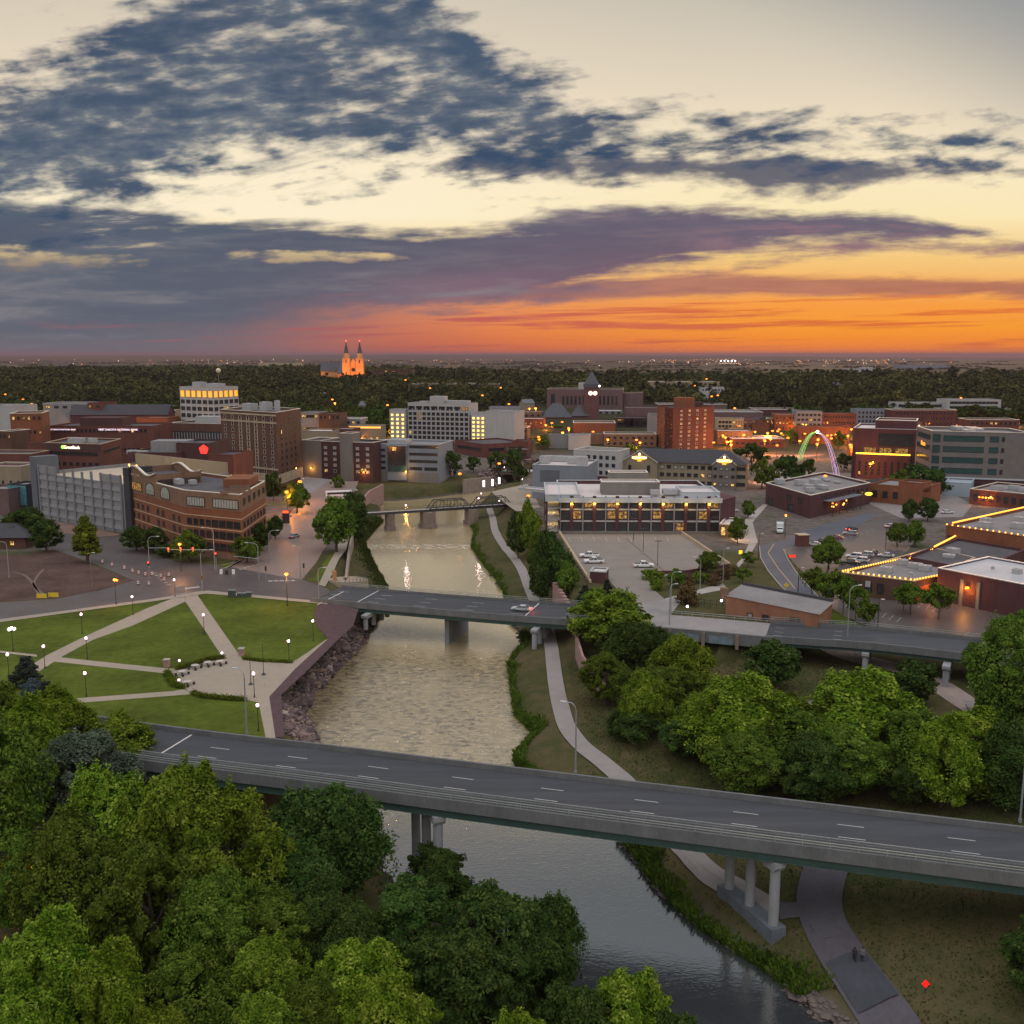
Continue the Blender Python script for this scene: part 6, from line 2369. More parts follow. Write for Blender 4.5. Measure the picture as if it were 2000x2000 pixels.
# the near left bank
T = tree_at
T('cot2', -30, 1372, 112, 13, 'dark green cottonwood cut by the left edge of the picture')
T('cot2', -15, 1335, 128, 11, 'tall dark cottonwood at the very left below the park')
T('cot1', 40, 1372, 126, 11, 'bright green cottonwood behind the dark one at the left edge')
T('cot1', 100, 1352, 134, 11, 'bright green cottonwood standing just left of the silver willow')
T('pop1', 232, 1392, 132, 8.5, 'narrow dark green poplar at the left end of the highway bridge')
T('sil1', 150, 1428, 119, 13, 'silver grey leaved willow beside the highway bridge end')
T('cot1', 205, 1512, 101, 12, 'big yellow green cottonwood left of the tallest one on the near bank')
T('cot3', 345, 1492, 99, 13.5, 'tallest yellow green cottonwood on the near left bank')
T('cot3', 440, 1548, 98, 12, 'yellow green cottonwood leaning right toward the dark willow')
T('cot2', 120, 1580, 92, 11, 'mid green cottonwood over the orange lamp at left')
T('cot2', 280, 1640, 90, 11, 'deep green cottonwood low in front of the tallest one')
T('cot2', 420, 1700, 88, 10, 'shaded green cottonwood at the foot of the tall yellow green ones')
T('wil1', 640, 1535, 108, 14.5, 'dark olive willow in front of the highway bridge left of its piers')
T('wil1', 560, 1640, 100, 11, 'dark willow between the tall cottonwoods and the olive willow')
T('elm1', 858, 1655, 113, 9.5, 'small dark elm in front of the left bridge piers')
T('elm1', 790, 1722, 95, 11, 'dark elm with a lighter top below the left bridge piers')
T('elm1', 965, 1735, 90, 11.5, 'broad dark elm overhanging the river')
T('wil1', 1065, 1752, 92, 9, 'dark willow whose right branches reach over the open water')
T('elm1', 900, 1820, 82, 11, 'very dark elm at the bottom centre under the broad one')
T('ash1', 705, 1835, 80, 9.5, 'bright green ash low beside the dark elms')
T('ash1', 748, 1908, 73, 9.0, 'brightest yellow green ash at the very bottom')
T('cot1', 85, 1795, 79, 10, 'bright green cottonwood in the bottom left corner under the orange lamp')
T('cot1', 205, 1852, 77, 8, 'bright green cottonwood right of the corner one')
T('wil1', 610, 1735, 92, 10, 'dark willow in the shade at the middle of the left thicket')
T('elm1', 690, 1765, 88, 9, 'dark elm behind the bright ash in the thicket')
T('cot2', 520, 1740, 90, 10, 'shaded cottonwood right of the tall yellow green ones')
T('cot2', 30, 1620, 98, 9, 'dim green cottonwood at the left edge above the orange lamp')
T('cot3', 505, 1835, 82, 9, 'olive cottonwood with pale bare limbs low in the thicket')
T('cot2', 360, 1860, 78, 9, 'dark green cottonwood low in the left thicket')
T('cot3', 300, 1968, 71, 7, 'green cottonwood top just showing at the bottom edge')
T('cot3', 520, 1945, 73, 8, 'olive green cottonwood top at the bottom edge beside the bright ash')
T('cot1', 20, 1920, 72, 8, 'green cottonwood at the lowest left corner')
T('cot2', 620, 1905, 77, 8, 'dark cottonwood behind the brightest ash')
T('ash1', 1235, 1893, 78, 9, 'rounded green ash by the water at the bottom')
T('elm1', 1130, 1925, 76, 8, 'dark elm left of the rounded ash at the bottom')
T('ash1', 1010, 1975, 70, 7, 'small bright ash top at the bottom edge')
T('elm1', 1330, 1975, 73, 6, 'small dark elm top at the bottom edge by the water')

# the low ground right of the river
T('mid1', 1193, 1160, 206, 17.0, 'large rounded olive green ash beside the pink stone wall', -3)
T('wil1', 1258, 1218, 188, 15.9, 'dark green willow below the rounded ash')
T('cot2', 1185, 1272, 176, 9.5, 'dark green cottonwood leaning over the end of the pink wall')
T('cot2', 1305, 1300, 166, 14.8, 'green cottonwood right of the river path')
T('cot1', 1262, 1317, 160, 9.5, 'lighter green cottonwood with a visible trunk by the river path')
T('elm1', 1352, 1402, 150, 9.5, 'dark elm between the river path and the bright cottonwoods')
T('cot1', 1455, 1322, 146, 17.0, 'broad bright green cottonwood at right above the highway bridge')
T('cot2', 1560, 1382, 143, 11.7, 'mid green cottonwood between two broad bright cottonwoods')
T('cot1', 1690, 1314, 143, 19.1, 'broadest green cottonwood in front of the viaduct')
T('cot2', 1660, 1402, 136, 13.8, 'mid green cottonwood at the foot of the broadest cottonwood')
T('ash1', 1905, 1387, 132, 14.8, 'bright green ash at right behind the highway bridge')
T('elm1', 1800, 1452, 130, 9.5, 'small green elm left of the right hand ash')
T('wil1', 1985, 1422, 126, 10.6, 'dark willow at the right edge behind the highway bridge')
T('cot2', 1990, 1192, 158, 15.9, 'tall green cottonwood covering the right end of the viaduct')
T('cot1', 1385, 1357, 152, 11.7, 'bright green cottonwood behind the small dark elm by the path')
T('cot1', 1335, 1244, 178, 11.7, 'feathery green cottonwood right of the dark willow below the rounded ash')
T('wil1', 1235, 1382, 158, 9.5, 'dark willow low beside the river path')
T('cot3', 1540, 1354, 150, 10.6, 'olive cottonwood behind the dark willow at right')
T('cot2', 1780, 1382, 134, 12.7, 'mid green cottonwood right of the broadest one')
T('cot1', 1850, 1402, 128, 10.6, 'bright green cottonwood left of the right hand ash')
T('cot2', 1460, 1422, 137, 11.7, 'mid green cottonwood in front of the broad bright cottonwood')
T('elm1', 1590, 1437, 133, 10.6, 'dark elm along the highway bridge at right')
T('mid3', 1514, 1252, 184, 9.5, 'lone dark round tree on the grass below the retaining wall')
T('mid3', 1786, 1292, 176, 9, 'dark bushy tree in front of the viaduct piers')
T('mid1', 1725, 1318, 172, 5, 'small olive tree by the viaduct pier')

T('cot1', 2090, 1385, 134, 13, 'bright cottonwood just past the right edge behind the highway bridge')
T('cot2', 2170, 1330, 150, 14, 'green cottonwood past the right edge below the viaduct')
T('wil1', 2240, 1420, 130, 12, 'dark willow past the right edge')
T('cot3', 2120, 1250, 168, 13, 'olive cottonwood past the right edge against the viaduct')
T('elm1', 2060, 1800, 88, 9, 'dark elm on the slope past the bottom right edge')
# park edge spruces
for k, u, vt, Y, W, lb in (('spr1', 48, 1278, 171, 6.5, 'tall dark spruce at the left edge of the park'), ('spr2', 62, 1322, 165, 4.5, 'blue grey spruce in front of the tall dark spruce'), ('spr1', 88, 1328, 163, 5.0, 'short dark spruce right of the blue spruce')):
    T(k, u, vt, Y, W, lb)
# around the left crossroads
for k, u, vt, vb, W, lb in (
        ('con1', 164, 1003, 1100, 10.5, 'tall cone shaped green tree in front of the parking ramp'),
        ('mid3', 46, 992, 1060, 12, 'round dark tree at the far left beside the parking ramp'),
        ('mid3', 86, 1015, 1078, 8.5, 'smaller dark tree right of the round dark one at far left'),
        ('mid3', 264, 1028, 1076, 7.5, 'dark tree at the left corner of the brick office'),
        ('mid3', 296, 1030, 1080, 7.5, 'second dark tree along the brick office front'),
        ('mid3', 322, 1062, 1088, 5.5, 'low dark tree along the brick office front'),
        ('mid2', 366, 1038, 1098, 10, 'round green tree before the corner of the brick office'),
        ('mid2', 480, 1050, 1100, 8.5, 'green tree on the corner lawn of the brick office'),
        ('mid3', 508, 1020, 1075, 6, 'dark tree beside the right wing of the brick office'),
        ('mid3', 536, 1008, 1052, 5, 'narrow dark tree by the lit red sign'),
        ('mid2', 578, 945, 1002, 10, 'green street tree left of the riverside street'),
        ('mid3', 532, 922, 978, 7, 'dark tree behind the right end of the brick office'),
        ('mid2', 655, 975, 1078, 13, 'large green tree standing between the riverside street and river'),
        ('mid3', 690, 962, 1040, 9.5, 'dark tree beside the left end of the truss footbridge'),
        ('mid3', 640, 1000, 1050, 8, 'dark lower tree left of the large riverside one')):
    q = at(u, vb)
    T(k, u, vt, q.y, W, lb)
# right bank by the office
for k, u, vt, vb, W, lb in (
        ('mid1', 1035, 985, 1062, 8, 'yellow lit tree beside the glass office balconies'), ('mid3', 1012, 1000, 1060, 6.5, 'dark tree left of the yellow lit one by the glass office'),
        ('mid2', 1052, 1045, 1112, 6, 'green tree in the row under the parking deck wall nearest the office'), ('mid3', 1072, 1035, 1118, 7.5, 'tall dark tree in the row under the parking deck wall'),
        ('mid3', 1093, 1072, 1132, 7.5, 'dark tree in the middle of the row under the deck wall'), ('mid2', 1108, 1098, 1145, 6.5, 'green tree at the near end of the row under the deck wall'),
        ('mid3', 1055, 1090, 1138, 6, 'low dark tree nearest the river path in the row'), ('spr1', 1186, 1128, 1182, 4, 'slim dark spruce beside the deck drive'),
        ('spr1', 1143, 1140, 1180, 4.5, 'dark spruce left of the deck drive near the road bridge'), ('mid2', 1165, 1150, 1190, 7, 'low green tree behind the large rounded ash'),
        ('mid2', 1385, 1078, 1118, 6.5, 'grey green tree at the right corner of the parking deck'), ('mid2', 1322, 1112, 1148, 5, 'loose green tree in the planting before the parking deck'),
        ('mid2', 1442, 1012, 1062, 6, 'amber lit green tree at the right end of the glass office'), ('mid2', 1462, 978, 1012, 5, 'green tree by the parked cars right of the glass office'),
        ('thin', 1461, 1078, 1108, 4.5, 'dark round small tree on the verge by the yellow lamp'), ('thin', 1452, 1108, 1138, 4, 'small green tree on the verge below the yellow lamp'),
        ('mid2', 1621, 1050, 1112, 9, 'round green tree beside the curved road and parked cars'),
        ('mid2', 1755, 1022, 1066, 6.5, 'round green tree on the left of a pair in the parking lot'), ('mid2', 1790, 1018, 1068, 6.5, 'round green tree on the right of a pair in the parking lot'),
        ('mid3', 1778, 975, 1018, 5.5, 'dark green tree behind the parking lot left of its twin'), ('mid3', 1815, 972, 1018, 6.5, 'dark green tree behind the parking lot by the orange lamps'),
        ('thin', 1588, 1108, 1168, 6, 'thin leaved tree nearest the curved road'), ('thin', 1625, 1112, 1190, 7, 'tall thin leaved tree in the verge row'),
        ('thin', 1650, 1128, 1198, 5.5, 'thin leaved tree in the middle of the verge row'), ('thin', 1675, 1140, 1208, 5, 'thin leaved tree near the end of the verge row'),
        ('thin', 1698, 1172, 1218, 5, 'short thin leaved tree at the end of the verge row'), ('thin', 1768, 1138, 1192, 5, 'slim tree on the lot island left of the tavern porch'),
        ('thin', 1782, 1140, 1200, 6.5, 'green tree on the lot island before the tavern porch'), ('thin', 1838, 1142, 1210, 7.5, 'wide thin leaved tree on the lot island before the warehouse'),
        ('mid3', 1988, 1135, 1190, 8, 'dark tree before the warehouse at the right edge')):
    q = at(u, vb)
    T(k, u, vt, q.y, W, lb)
for u, v, k, lb in ((1265, 1132, 'shr1', 'yellow green shrub at the top of the deck drive'), (1282, 1134, 'shr1', 'second yellow green shrub at the top of the deck drive'), (1283, 1152, 'shr1', 'small yellow shrub beside the deck drive'),
                    (1345, 1180, 'shr2', 'large rusty shrub beside the fenced yard'), (1430, 1122, 'shr2', 'rusty shrub in the planting before the deck'), (1410, 1130, 'shr2', 'rusty shrub in the middle of the planting'),
                    (1368, 1138, 'shr1', 'green shrub in the middle of the planting'), (1392, 1142, 'shr2', 'brown shrub near the front of the planting'), (1345, 1142, 'shr2', 'brown shrub left in the planting')):
    q = at(u, v)
    plant(FG[k], q, lb, 2.4 if u != 1345 or v < 1170 else 4.2, 4.0 if u != 1345 or v < 1170 else 6)

# trees between the town's buildings
gl_ = 'trees between the downtown buildings'
for i, (u, vt, vb, W, k) in enumerate(((880, 880, 925, 11, 'far1'), (850, 885, 922, 9, 'far1'), (1005, 872, 915, 12, 'far1'), (970, 880, 915, 9, 'far1'), (925, 890, 918, 8, 'far1'), (1232, 868, 893, 12, 'far2'), (1190, 872, 892, 9, 'far2'),
                                       (1470, 866, 912, 17, 'far1'), (1435, 885, 920, 8, 'far1'), (1490, 895, 955, 10, 'far2'), (1535, 888, 950, 13, 'far1'), (1560, 905, 950, 9, 'far1'), (1505, 910, 955, 9, 'far2'), (1580, 895, 930, 7, 'far1'),
                                       (1795, 905, 968, 13, 'far1'), (1830, 915, 972, 10, 'far1'), (1760, 918, 960, 9, 'far2'), (1740, 930, 962, 7, 'far2'), (1650, 885, 920, 8, 'far1'), (1545, 838, 872, 9, 'far2'), (1640, 842, 880, 9, 'far2'),
                                       (1060, 850, 880, 13, 'far2'), (1088, 830, 850, 10, 'far2'), (1050, 818, 842, 12, 'far1'), (755, 818, 855, 10, 'far2'), (735, 842, 860, 8, 'far2'), (625, 848, 868, 8, 'far2'), (672, 820, 842, 9, 'far2'),
                                       (740, 800, 822, 9, 'far2'), (1416, 835, 862, 9, 'far1'), (1650, 818, 840, 8, 'far1'), (1910, 812, 832, 12, 'far1'), (1960, 815, 838, 11, 'far1'), (660, 928, 952, 6, 'far2'), (1120, 855, 876, 10, 'far1'))):
    q = at(u, vb)
    T(k, u, vt, q.y, W, 'dark green tree among the downtown buildings', group=gl_)

# the wooded hill: the nearest as trees of their own, the far wood as one mass
pr_f = [tree_proto('hill_tree', '', m_, 5.5, 11, .06, 30, 52, 1.05, 'round', .30, s_) for m_, s_ in ((LF_DARK, 61), (leafmat('leaf_hill', (.022, .034, .011), (.044, .058, .017), (.075, .085, .028)), 63), (LF_DARK, 65))]
g2 = np.random.default_rng(99)
cnt = 0
for Y0 in np.arange(640, 900, 15):
    t = Y0 * cs + 55 * sn
    for u in np.arange(-40, 2050, 13 * FPX / t):
        Yj, uj = Y0 + g2.uniform(-7, 7), u + g2.uniform(-6, 6)
        lim = np.interp(uj, [-50, 0, 200, 330, 480, 600, 760, 900, 1000, 1250, 1450, 1600, 1900, 2060], [668, 690, 672, 662, 678, 640, 665, 760, 860, 900, 820, 780, 770, 740])
        if Yj < lim or cnt >= 285 or (1045 < uj < 1250 and Yj < 960):
            continue
        x = (uj - 1000) / FPX * t
        hh = g2.uniform(9, 15)
        plant(pr_f[cnt % 3], (x, Yj, hz(x, Yj) - .3), 'dark tree at the near edge of the wooded hill beyond downtown', hh, g2.uniform(12, 20), 'trees on the near edge of the wooded hill')
        cnt += 1
bases = []
src = []
for pr in pr_f:
    v = np.zeros(len(pr['crown'].vertices) * 3, np.float32)
    pr['crown'].vertices.foreach_get('co', v)
    src.append(v.reshape(-1, 4, 3))
allq = []
spots = []
Y0 = 640.0
while Y0 < 3300:
    st_p = 13.5 + max(0, Y0 - 700) * .0085
    t = Y0 * cs + 50 * sn
    x = -.56 * t
    while x < .56 * t:
        spots.append((x + g2.uniform(-.42, .42) * st_p, Y0 + g2.uniform(-.45, .45) * st_p, st_p))
        x += st_p
    Y0 += st_p
for x, Y0, st_p in spots:
    t = Y0 * cs + 50 * sn
    uj = 1000 + x / t * FPX
    lim = np.interp(uj, [-50, 330, 600, 760, 900, 1000, 1250, 1450, 1600, 1900, 2060], [820, 800, 790, 800, 850, 915, 940, 880, 840, 825, 800])
    clear_ = math.sin(x * .011 + 1.3) * math.sin(Y0 * .0083 + .7) + .5 * math.sin(x * .027 + Y0 * .019)
    far_ = np.interp(uj, [-60, 450, 800, 1100, 1300, 1700, 2060], [3000, 2900, 2300, 1800, 1650, 1500, 1450])
    if Y0 > far_ or Y0 < lim or g2.random() < (.10 if clear_ < .75 else .75):
        continue
    if abs(x - xC + 8) < 30 + (20 if x < xC else 0) and 1410 < Y0 < 1530:
        continue
    q = src[g2.integers(3)]
    keep = g2.random(len(q)) < (.62 if Y0 < 1000 else .36 if Y0 < 1600 else .2)
    q = q[keep]
    a = g2.uniform(0, 6.28)
    s = g2.uniform(.85, 1.45) * st_p / 13.5
    sv = g2.uniform(.7, 1.5) * (st_p / 13.5) ** .4
    big_ = 1.0 if Y0 < 1000 else 1.35 if Y0 < 1600 else 1.9
    cen = q.mean(1, keepdims=True)
    q = cen + (q - cen) * big_
    r = np.empty_like(q)
    r[..., 0] = (q[..., 0] * math.cos(a) - q[..., 1] * math.sin(a)) * s + x
    r[..., 1] = (q[..., 0] * math.sin(a) + q[..., 1] * math.cos(a)) * s + Y0
    r[..., 2] = q[..., 2] * sv + hz(x, Y0) - .3
    allq.append(r)
# thin belts of trees out on the plain
for _ in range(260):
    Y0 = g2.uniform(3200, 9000)
    u0 = g2.uniform(-60, 2060)
    for k in range(g2.integers(2, 9)):
        t = Y0 * cs
        x = (u0 - 1000) / FPX * t + k * 26 + g2.uniform(-8, 8)
        q = src[g2.integers(3)]
        q = q[g2.random(len(q)) < .07]
        cen = q.mean(1, keepdims=True)
        q = cen + (q - cen) * 3.4
        r = q * np.array([2.0, 1.4, g2.uniform(.5, .9)])
        r = r + np.array([x, Y0 + g2.uniform(-15, 15), hz(x, Y0) - .3])
        allq.append(r)
allq = np.concatenate(allq).astype(np.float32)
k = len(allq)
me = bpy.data.meshes.new('far_wood')
me.vertices.add(k * 4)
me.vertices.foreach_set('co', allq.ravel())
me.loops.add(k * 4)
me.loops.foreach_set('vertex_index', np.arange(k * 4, dtype=np.int32))
me.polygons.add(k)
me.polygons.foreach_set('loop_start', np.arange(0, k * 4, 4, dtype=np.int32))
me.update(calc_edges=True)
fm = bpy.data.materials.new('far_wood_leaf')
fm.use_nodes = True
E.nt = fm.node_tree
b = fm.node_tree.nodes['Principled BSDF']
gg = fm.node_tree.nodes.new('ShaderNodeNewGeometry')
pn = noise(E(gg.outputs['Position']), .045, 3, .6)
pn2 = noise(E(gg.outputs['Position']), .006, 3, .6)
f = (pn - .5) * 2.4 + (pn2 - .5) * 1.2 + (E(gg.outputs['Random Per Island']) - .5) * .5 + .45
_in(b.inputs['Base Color'], ramp(f, [(0, (.012, .020, .009)), (.4, (.034, .046, .014)), (.7, (.075, .084, .024)), (1, (.125, .115, .04))]))
b.inputs['Roughness'].default_value = .9
b.inputs['Specular IOR Level'].default_value = .1
me.materials.append(fm)
fw = link('far_wood', me)
fw['kind'] = 'stuff'
fw['label'] = 'dark wood covering the far hill and plain'
# ------------------------------------------------------------------ the rest of downtown
def block(name, label, u0, u1, v, Y, d, wall, roof=R_DARK, nc=0, nr=0, lit=.10, Y1=None, z0=None, cop=None, cat='building', w=None, h_=1.7, pale=.0, group=None):
    zb = z0 if z0 is not None else max(0, hz(up(u0, 800, Y).x, Y) - .5)
    p, h = rect(u0, Y, u1, Y1 or Y - 2, d, v=v)
    t = Bld(name, label, p, h - zb, wall, roof, z0=zb, coping=cop or wall, cat=cat, par=.6, group=group)
    if nc:
        L = t.frame(0)[3]
        t.wins(0, nc, rows(2.4, h - zb - 2.3, nr) if nr > 1 else [(h - zb) * .55], w or L / nc * .5, h_, lit * 1.8, pale=pale)
    return t


K = block
t_ = K('white_block', 'plain white concrete block cut by the left edge of downtown', -40, 33, 793, 505, 20, W_WHITE, R_GREY)
t_ = K('brick_hotel', 'five storey orange lit brick building with cream cornice at far left', 23, 86, 808, 472, 20, BR_OR, R_DARK, 6, 5, .08, cop=C_PALE, Y1=476)
a, d, nrm, L = t_.frame(0)
lamp(t_.r, ((a + d * L * .25 + nrm * 5).x, (a + d * L * .25 + nrm * 5).y, 3), (1, .3, .05), 1800, .4)
K('grey_block', 'grey rendered block with a red brick end behind the orange lit brick building', 86, 172, 788, 640, 22, W_GREY, R_GREY, 5, 2, .03, cop=W_WHITE)
K('red_block', 'small dark red brick block at the right end of the grey one', 173, 198, 787, 636, 18, BR_RED, R_DARK, 2, 2)
t_ = K('bank_building', 'long red brick bank building with two lit white signs along its top', 98, 300, 832, 498, 26, BR_RED, R_DARK, 22, 3, .04, w=1.3)
L = t_.frame(0)[3]
t_.text(0, 'FIRST DAKOTA NATIONAL BANK', L * .13, t_.h - 1.8, .95, glow('sign_violet', (1, .78, .92), 1.3), .3)
t_.text(0, 'FIRST DAKOTA NATIONAL BANK', L * .67, t_.h - 1.8, 1.35, glow('sign_violet'), .3)
q = (t_.p[0] + t_.p[2]) / 2
MB().box((q.x - 3, q.y, t_.h + 1.6), (22, 12, 4.4)).build('penthouse', BR_DARK, t_.r)
A_, B_, C_ = corners((94, 432), (201, 424), (240, 452), h=12)
t_ = Bld('corner_bank', 'low dark brick bank with a small green and white lit sign above strip windows', [A_, B_, C_, A_ + C_ - B_], zat(868, 424), BR_RED, R_DARK, coping=C_BRICK)
L = t_.frame(0)[3]
t_.band(0, t_.h - 1.6, 3.0, BR_DARK, .1, name='sign_band')
t_.wins(0, 12, [t_.h - 4.4], L / 14, 1.7, .0)
t_.wins(0, 8, [t_.h - 9.0], L / 16, 1.5, .1)
t_.text(0, 'GreatBank', L * .48, t_.h - 1.7, 1.9, glow('sign_white'), .25)
MB().ball(((t_.frame(0)[0] + t_.frame(0)[1] * L * .32).x, (t_.frame(0)[0] + t_.frame(0)[1] * L * .32).y - .5, t_.h - 1.6), .8, 8, 5).build('sign_leaf', glow('sign_green', (.3, .9, .1), 2), t_.r)
t_.wins(1, 1, [t_.h - 3.6], t_.frame(1)[3] * .8, 1.5, 0, nv=8)
t_.units([(.45, .3, 7, 3.4, 2.2), (.7, .4, 3, 3, 2)])
K('brick_row', 'long low red brick row with small dark windows at the left edge', -60, 62, 886, 418, 16, BR_RED, R_DARK, 12, 1, w=1.2, cop=C_BRICK)
K('brick_wall_block', 'windowless red brick block above the left end of the parking ramp', 55, 94, 866, 438, 14, BR_RED, R_DARK)
K('beige_shed', 'low beige building with slit windows left of the parking ramp', -30, 42, 910, 398, 14, W_BEIGE, BR_MAROON, 5, 1, w=.8, cop=C_PALE)
t_ = K('mural_building', 'small dark building with a teal patterned mural panel left of the parking ramp', 16, 52, 946, 372, 10, W_DARK, R_GREY)
mm = mat('teal_mural', (.06, .20, .24), .7, .9, 1.8)
t_.band(0, t_.h * .62, t_.h * .7, mm, .12, name='mural')
K('grey_shop', 'small pink grey shop at the left edge below the mural building', -40, 17, 955, 366, 12, W_PINK, R_GREY)
t_ = K('grey_roof_block', 'brick block with grey metal penthouse behind the wavy corniced office', 252, 348, 884, 398, 22, BR_MAROON, R_DARK)
t_.units([(.05, .1, 4, 3, 1.2), (.2, .1, 6, 3, 1.0)])
q = (t_.p[0] + t_.p[2]) / 2
MB().box((q.x + 3, q.y + 2, t_.h + 1.6), (15, 10, 5)).build('penthouse', W_GREY, t_.r)
t_ = K('dark_red_block', 'dark red brick block bearing a glowing red five sided emblem', 346, 408, 866, 402, 20, BR_DARK, R_DARK)
a, d, nrm, L = t_.frame(0)
sg = MB()
pol = [(2.1 * math.sin(k * 2 * math.pi / 5), 2.1 * math.cos(k * 2 * math.pi / 5)) for k in range(5)]
q = a + d * L * .87 + nrm * .3
sg.add([(q.x + d.x * x, q.y + d.y * x, t_.h - 2.4 + z) for x, z in pol] + [(q.x + d.x * x - nrm.x * .25, q.y + d.y * x - nrm.y * .25, t_.h - 2.4 + z) for x, z in pol], [tuple(range(5)), tuple(range(9, 4, -1))] + [(i, 5 + i, 5 + (i + 1) % 5, (i + 1) % 5) for i in range(5)])
sg.build('emblem', glow('emblem_red', (1, .035, .025), 1.6), t_.r, fix=True)
K('brick_wing', 'low red brick wing with dark windows in front of the brown tower', 408, 457, 888, 400, 18, BR_RED, R_DARK, 2, 1, w=3.6)
t_ = K('tan_annex', 'tan wall with a yellow lit base between the bank and the striped office', 299, 336, 832, 540, 14, W_BEIGE, R_GREY)
t_.band(0, 2.5, 2.4, glow('yellow_strip', (1, .62, .03), .9), .2, name='light_band')
K('grey_glass_block', 'grey glass fronted block right behind the brown tower', 588, 623, 806, 640, 18, W_GREY, R_GREY, 5, 3, .1, w=3)
K('brick_flats', 'brown brick flats right behind the brown tower', 623, 664, 808, 632, 16, BR_BROWN, R_GREY, 5, 3, .1)
K('pale_roof_shop', 'low shop with a pale lit roof behind the dark brick hotel', 590, 648, 842, 560, 18, W_BEIGE, R_WHITE)
t_ = K('petrol_station', 'low petrol station with a bright canopy left of the white hotel', 682, 744, 832, 600, 14, W_BEIGE, R_GREY, 5, 1, .8, h_=2)
t_.band(0, t_.h - .8, 1.1, glow('canopy_light', (1, .5, .1), 1.1), .4, name='canopy_band')
K('blue_block', 'blue grey flat roofed block right of the white hotel', 955, 1012, 796, 760, 20, W_BLUE, R_GREY)
K('brick_shop_row', 'orange lit red brick shop right of the white hotel', 1000, 1032, 862, 590, 14, BR_RED, R_DARK, 3, 1)
K('brick_warehouse_block', 'plain tan and red brick warehouse below the old courthouse', 1119, 1202, 826, 700, 24, BR_OR, R_GREY, 0, 0, cop=C_PALE)
K('grid_block', 'dark brick block with large gridded windows below the courthouse', 1202, 1266, 816, 735, 22, BR_DARK, R_DARK, 8, 3, .04, w=4.6, h_=3)
K('white_end_block', 'narrow pale end wall left of the red brick tower', 1264, 1286, 809, 690, 14, W_GREY, R_GREY)
K('tan_row', 'tan brick row lit orange with paired windows left of the red brick tower', 1180, 1282, 848, 628, 18, BR_TAN, R_GREY, 8, 2, .04, w=1.8, cop=C_PALE)
K('low_tan_shop', 'low tan shop left of the tan brick row', 1136, 1182, 848, 640, 14, BR_TAN, R_GREY)
K('white_shop', 'low white walled shop below the old courthouse', 1110, 1151, 850, 612, 12, W_WHITE, R_GREY)
K('grey_shed', 'low grey shed left of the white walled shop', 1072, 1112, 850, 620, 12, W_GREY, R_GREY)
K('pink_block', 'low pinkish block right of the courthouse', 1222, 1290, 797, 820, 22, W_PINK, R_GREY)
K('long_grey_store', 'long low grey store with pale roof right of the courthouse', 1286, 1420, 790, 880, 30, W_PINK, R_GREY, cop=C_PALE)
t_ = K('beige_flats', 'beige three storey flats right of the red brick tower', 1400, 1452, 818, 700, 16, W_CREAM, R_DARK, 7, 3, .06, w=1.9)
K('brown_flats', 'pinkish brown flats beside the beige three storey flats', 1452, 1476, 818, 704, 16, W_PINK, R_DARK, 3, 3)
gb = thing('gabled_house', 'brown gabled brick house right of the beige flats', 'house', (up(1485, 830, 700).x, 700, 0))
MB().add([(-6, 0, -2), (6, 0, -2), (6, 0, 11), (0, 0, 15), (-6, 0, 11), (-6, 14, -2), (6, 14, -2), (6, 14, 11), (0, 14, 15), (-6, 14, 11)], [(0, 1, 2, 3, 4), (1, 6, 7, 2), (6, 5, 9, 8, 7), (5, 0, 4, 9)]).build('wall', BR_BROWN, gb)
MB().add([(-6.5, -.5, 10.8), (0, -.5, 15.3), (0, 14.5, 15.3), (-6.5, 14.5, 10.8), (6.5, -.5, 10.8), (6.5, 14.5, 10.8)], [(0, 1, 2, 3), (1, 4, 5, 2)]).build('roof', R_SHIN, gb)
K('flat_roof_store', 'wide low store with pale flat roof beyond the beige flats', 1395, 1490, 805, 800, 40, W_PINK, R_GREY, cop=C_PALE)
K('dark_store', 'wide dark low store beyond the orange lit brick loft', 1475, 1560, 800, 830, 30, BR_MAROON, R_GREY, cop=C_PALE)
t_ = K('brick_loft', 'orange lit four storey brick loft left of the blue grey flats', 1513, 1554, 810, 715, 22, BR_OR, R_GREY, 6, 3, .05)
a, d, nrm, L = t_.frame(0)
lamp(t_.r, ((a + d * L * .85 + nrm * 4).x, (a + d * L * .85 + nrm * 4).y, 3), (1, .3, .02), 2500, .4)
K('blue_flats', 'blue grey balcony flats with two projecting bays', 1554, 1605, 804, 706, 18, W_BLUE, R_GREY, 6, 4, .04, w=2)
K('long_brick_flats', 'long red brick flats right of the blue grey balcony flats', 1605, 1672, 808, 712, 18, BR_RED, R_GREY, 11, 3, .06)
K('pale_flats', 'pale blue grey flats behind the brown loft building', 1672, 1742, 800, 760, 18, W_BLUE, R_GREY, 9, 3, .03)
K('brick_terrace', 'dark brick terrace behind the brown loft building', 1742, 1868, 801, 742, 18, BR_MAROON, R_GREY, 16, 3, .06, cop=C_PALE)
t_ = K('white_apartments', 'white and dark apartment block with tall balconies near the wood at right', 1848, 1954, 781, 800, 22, W_WHITE, R_GREY, 12, 4, .05, w=3.0, h_=2)
K('white_terrace', 'long white terrace with dark bays left of the white and dark apartments', 1748, 1848, 787, 812, 18, W_WHITE, R_GREY, 10, 2, .05, w=3.6, h_=2.2)
K('dark_edge_block', 'dark low block at the right edge below the wood', 1956, 2060, 799, 820, 20, BR_DARK, R_GREY, cop=C_PALE)
t_ = K('market_hall', 'low red brick market hall with pale roof among orange lamps', 1430, 1532, 857, 622, 26, BR_RED, R_WHITE, 8, 1, .1, cop=C_PALE)
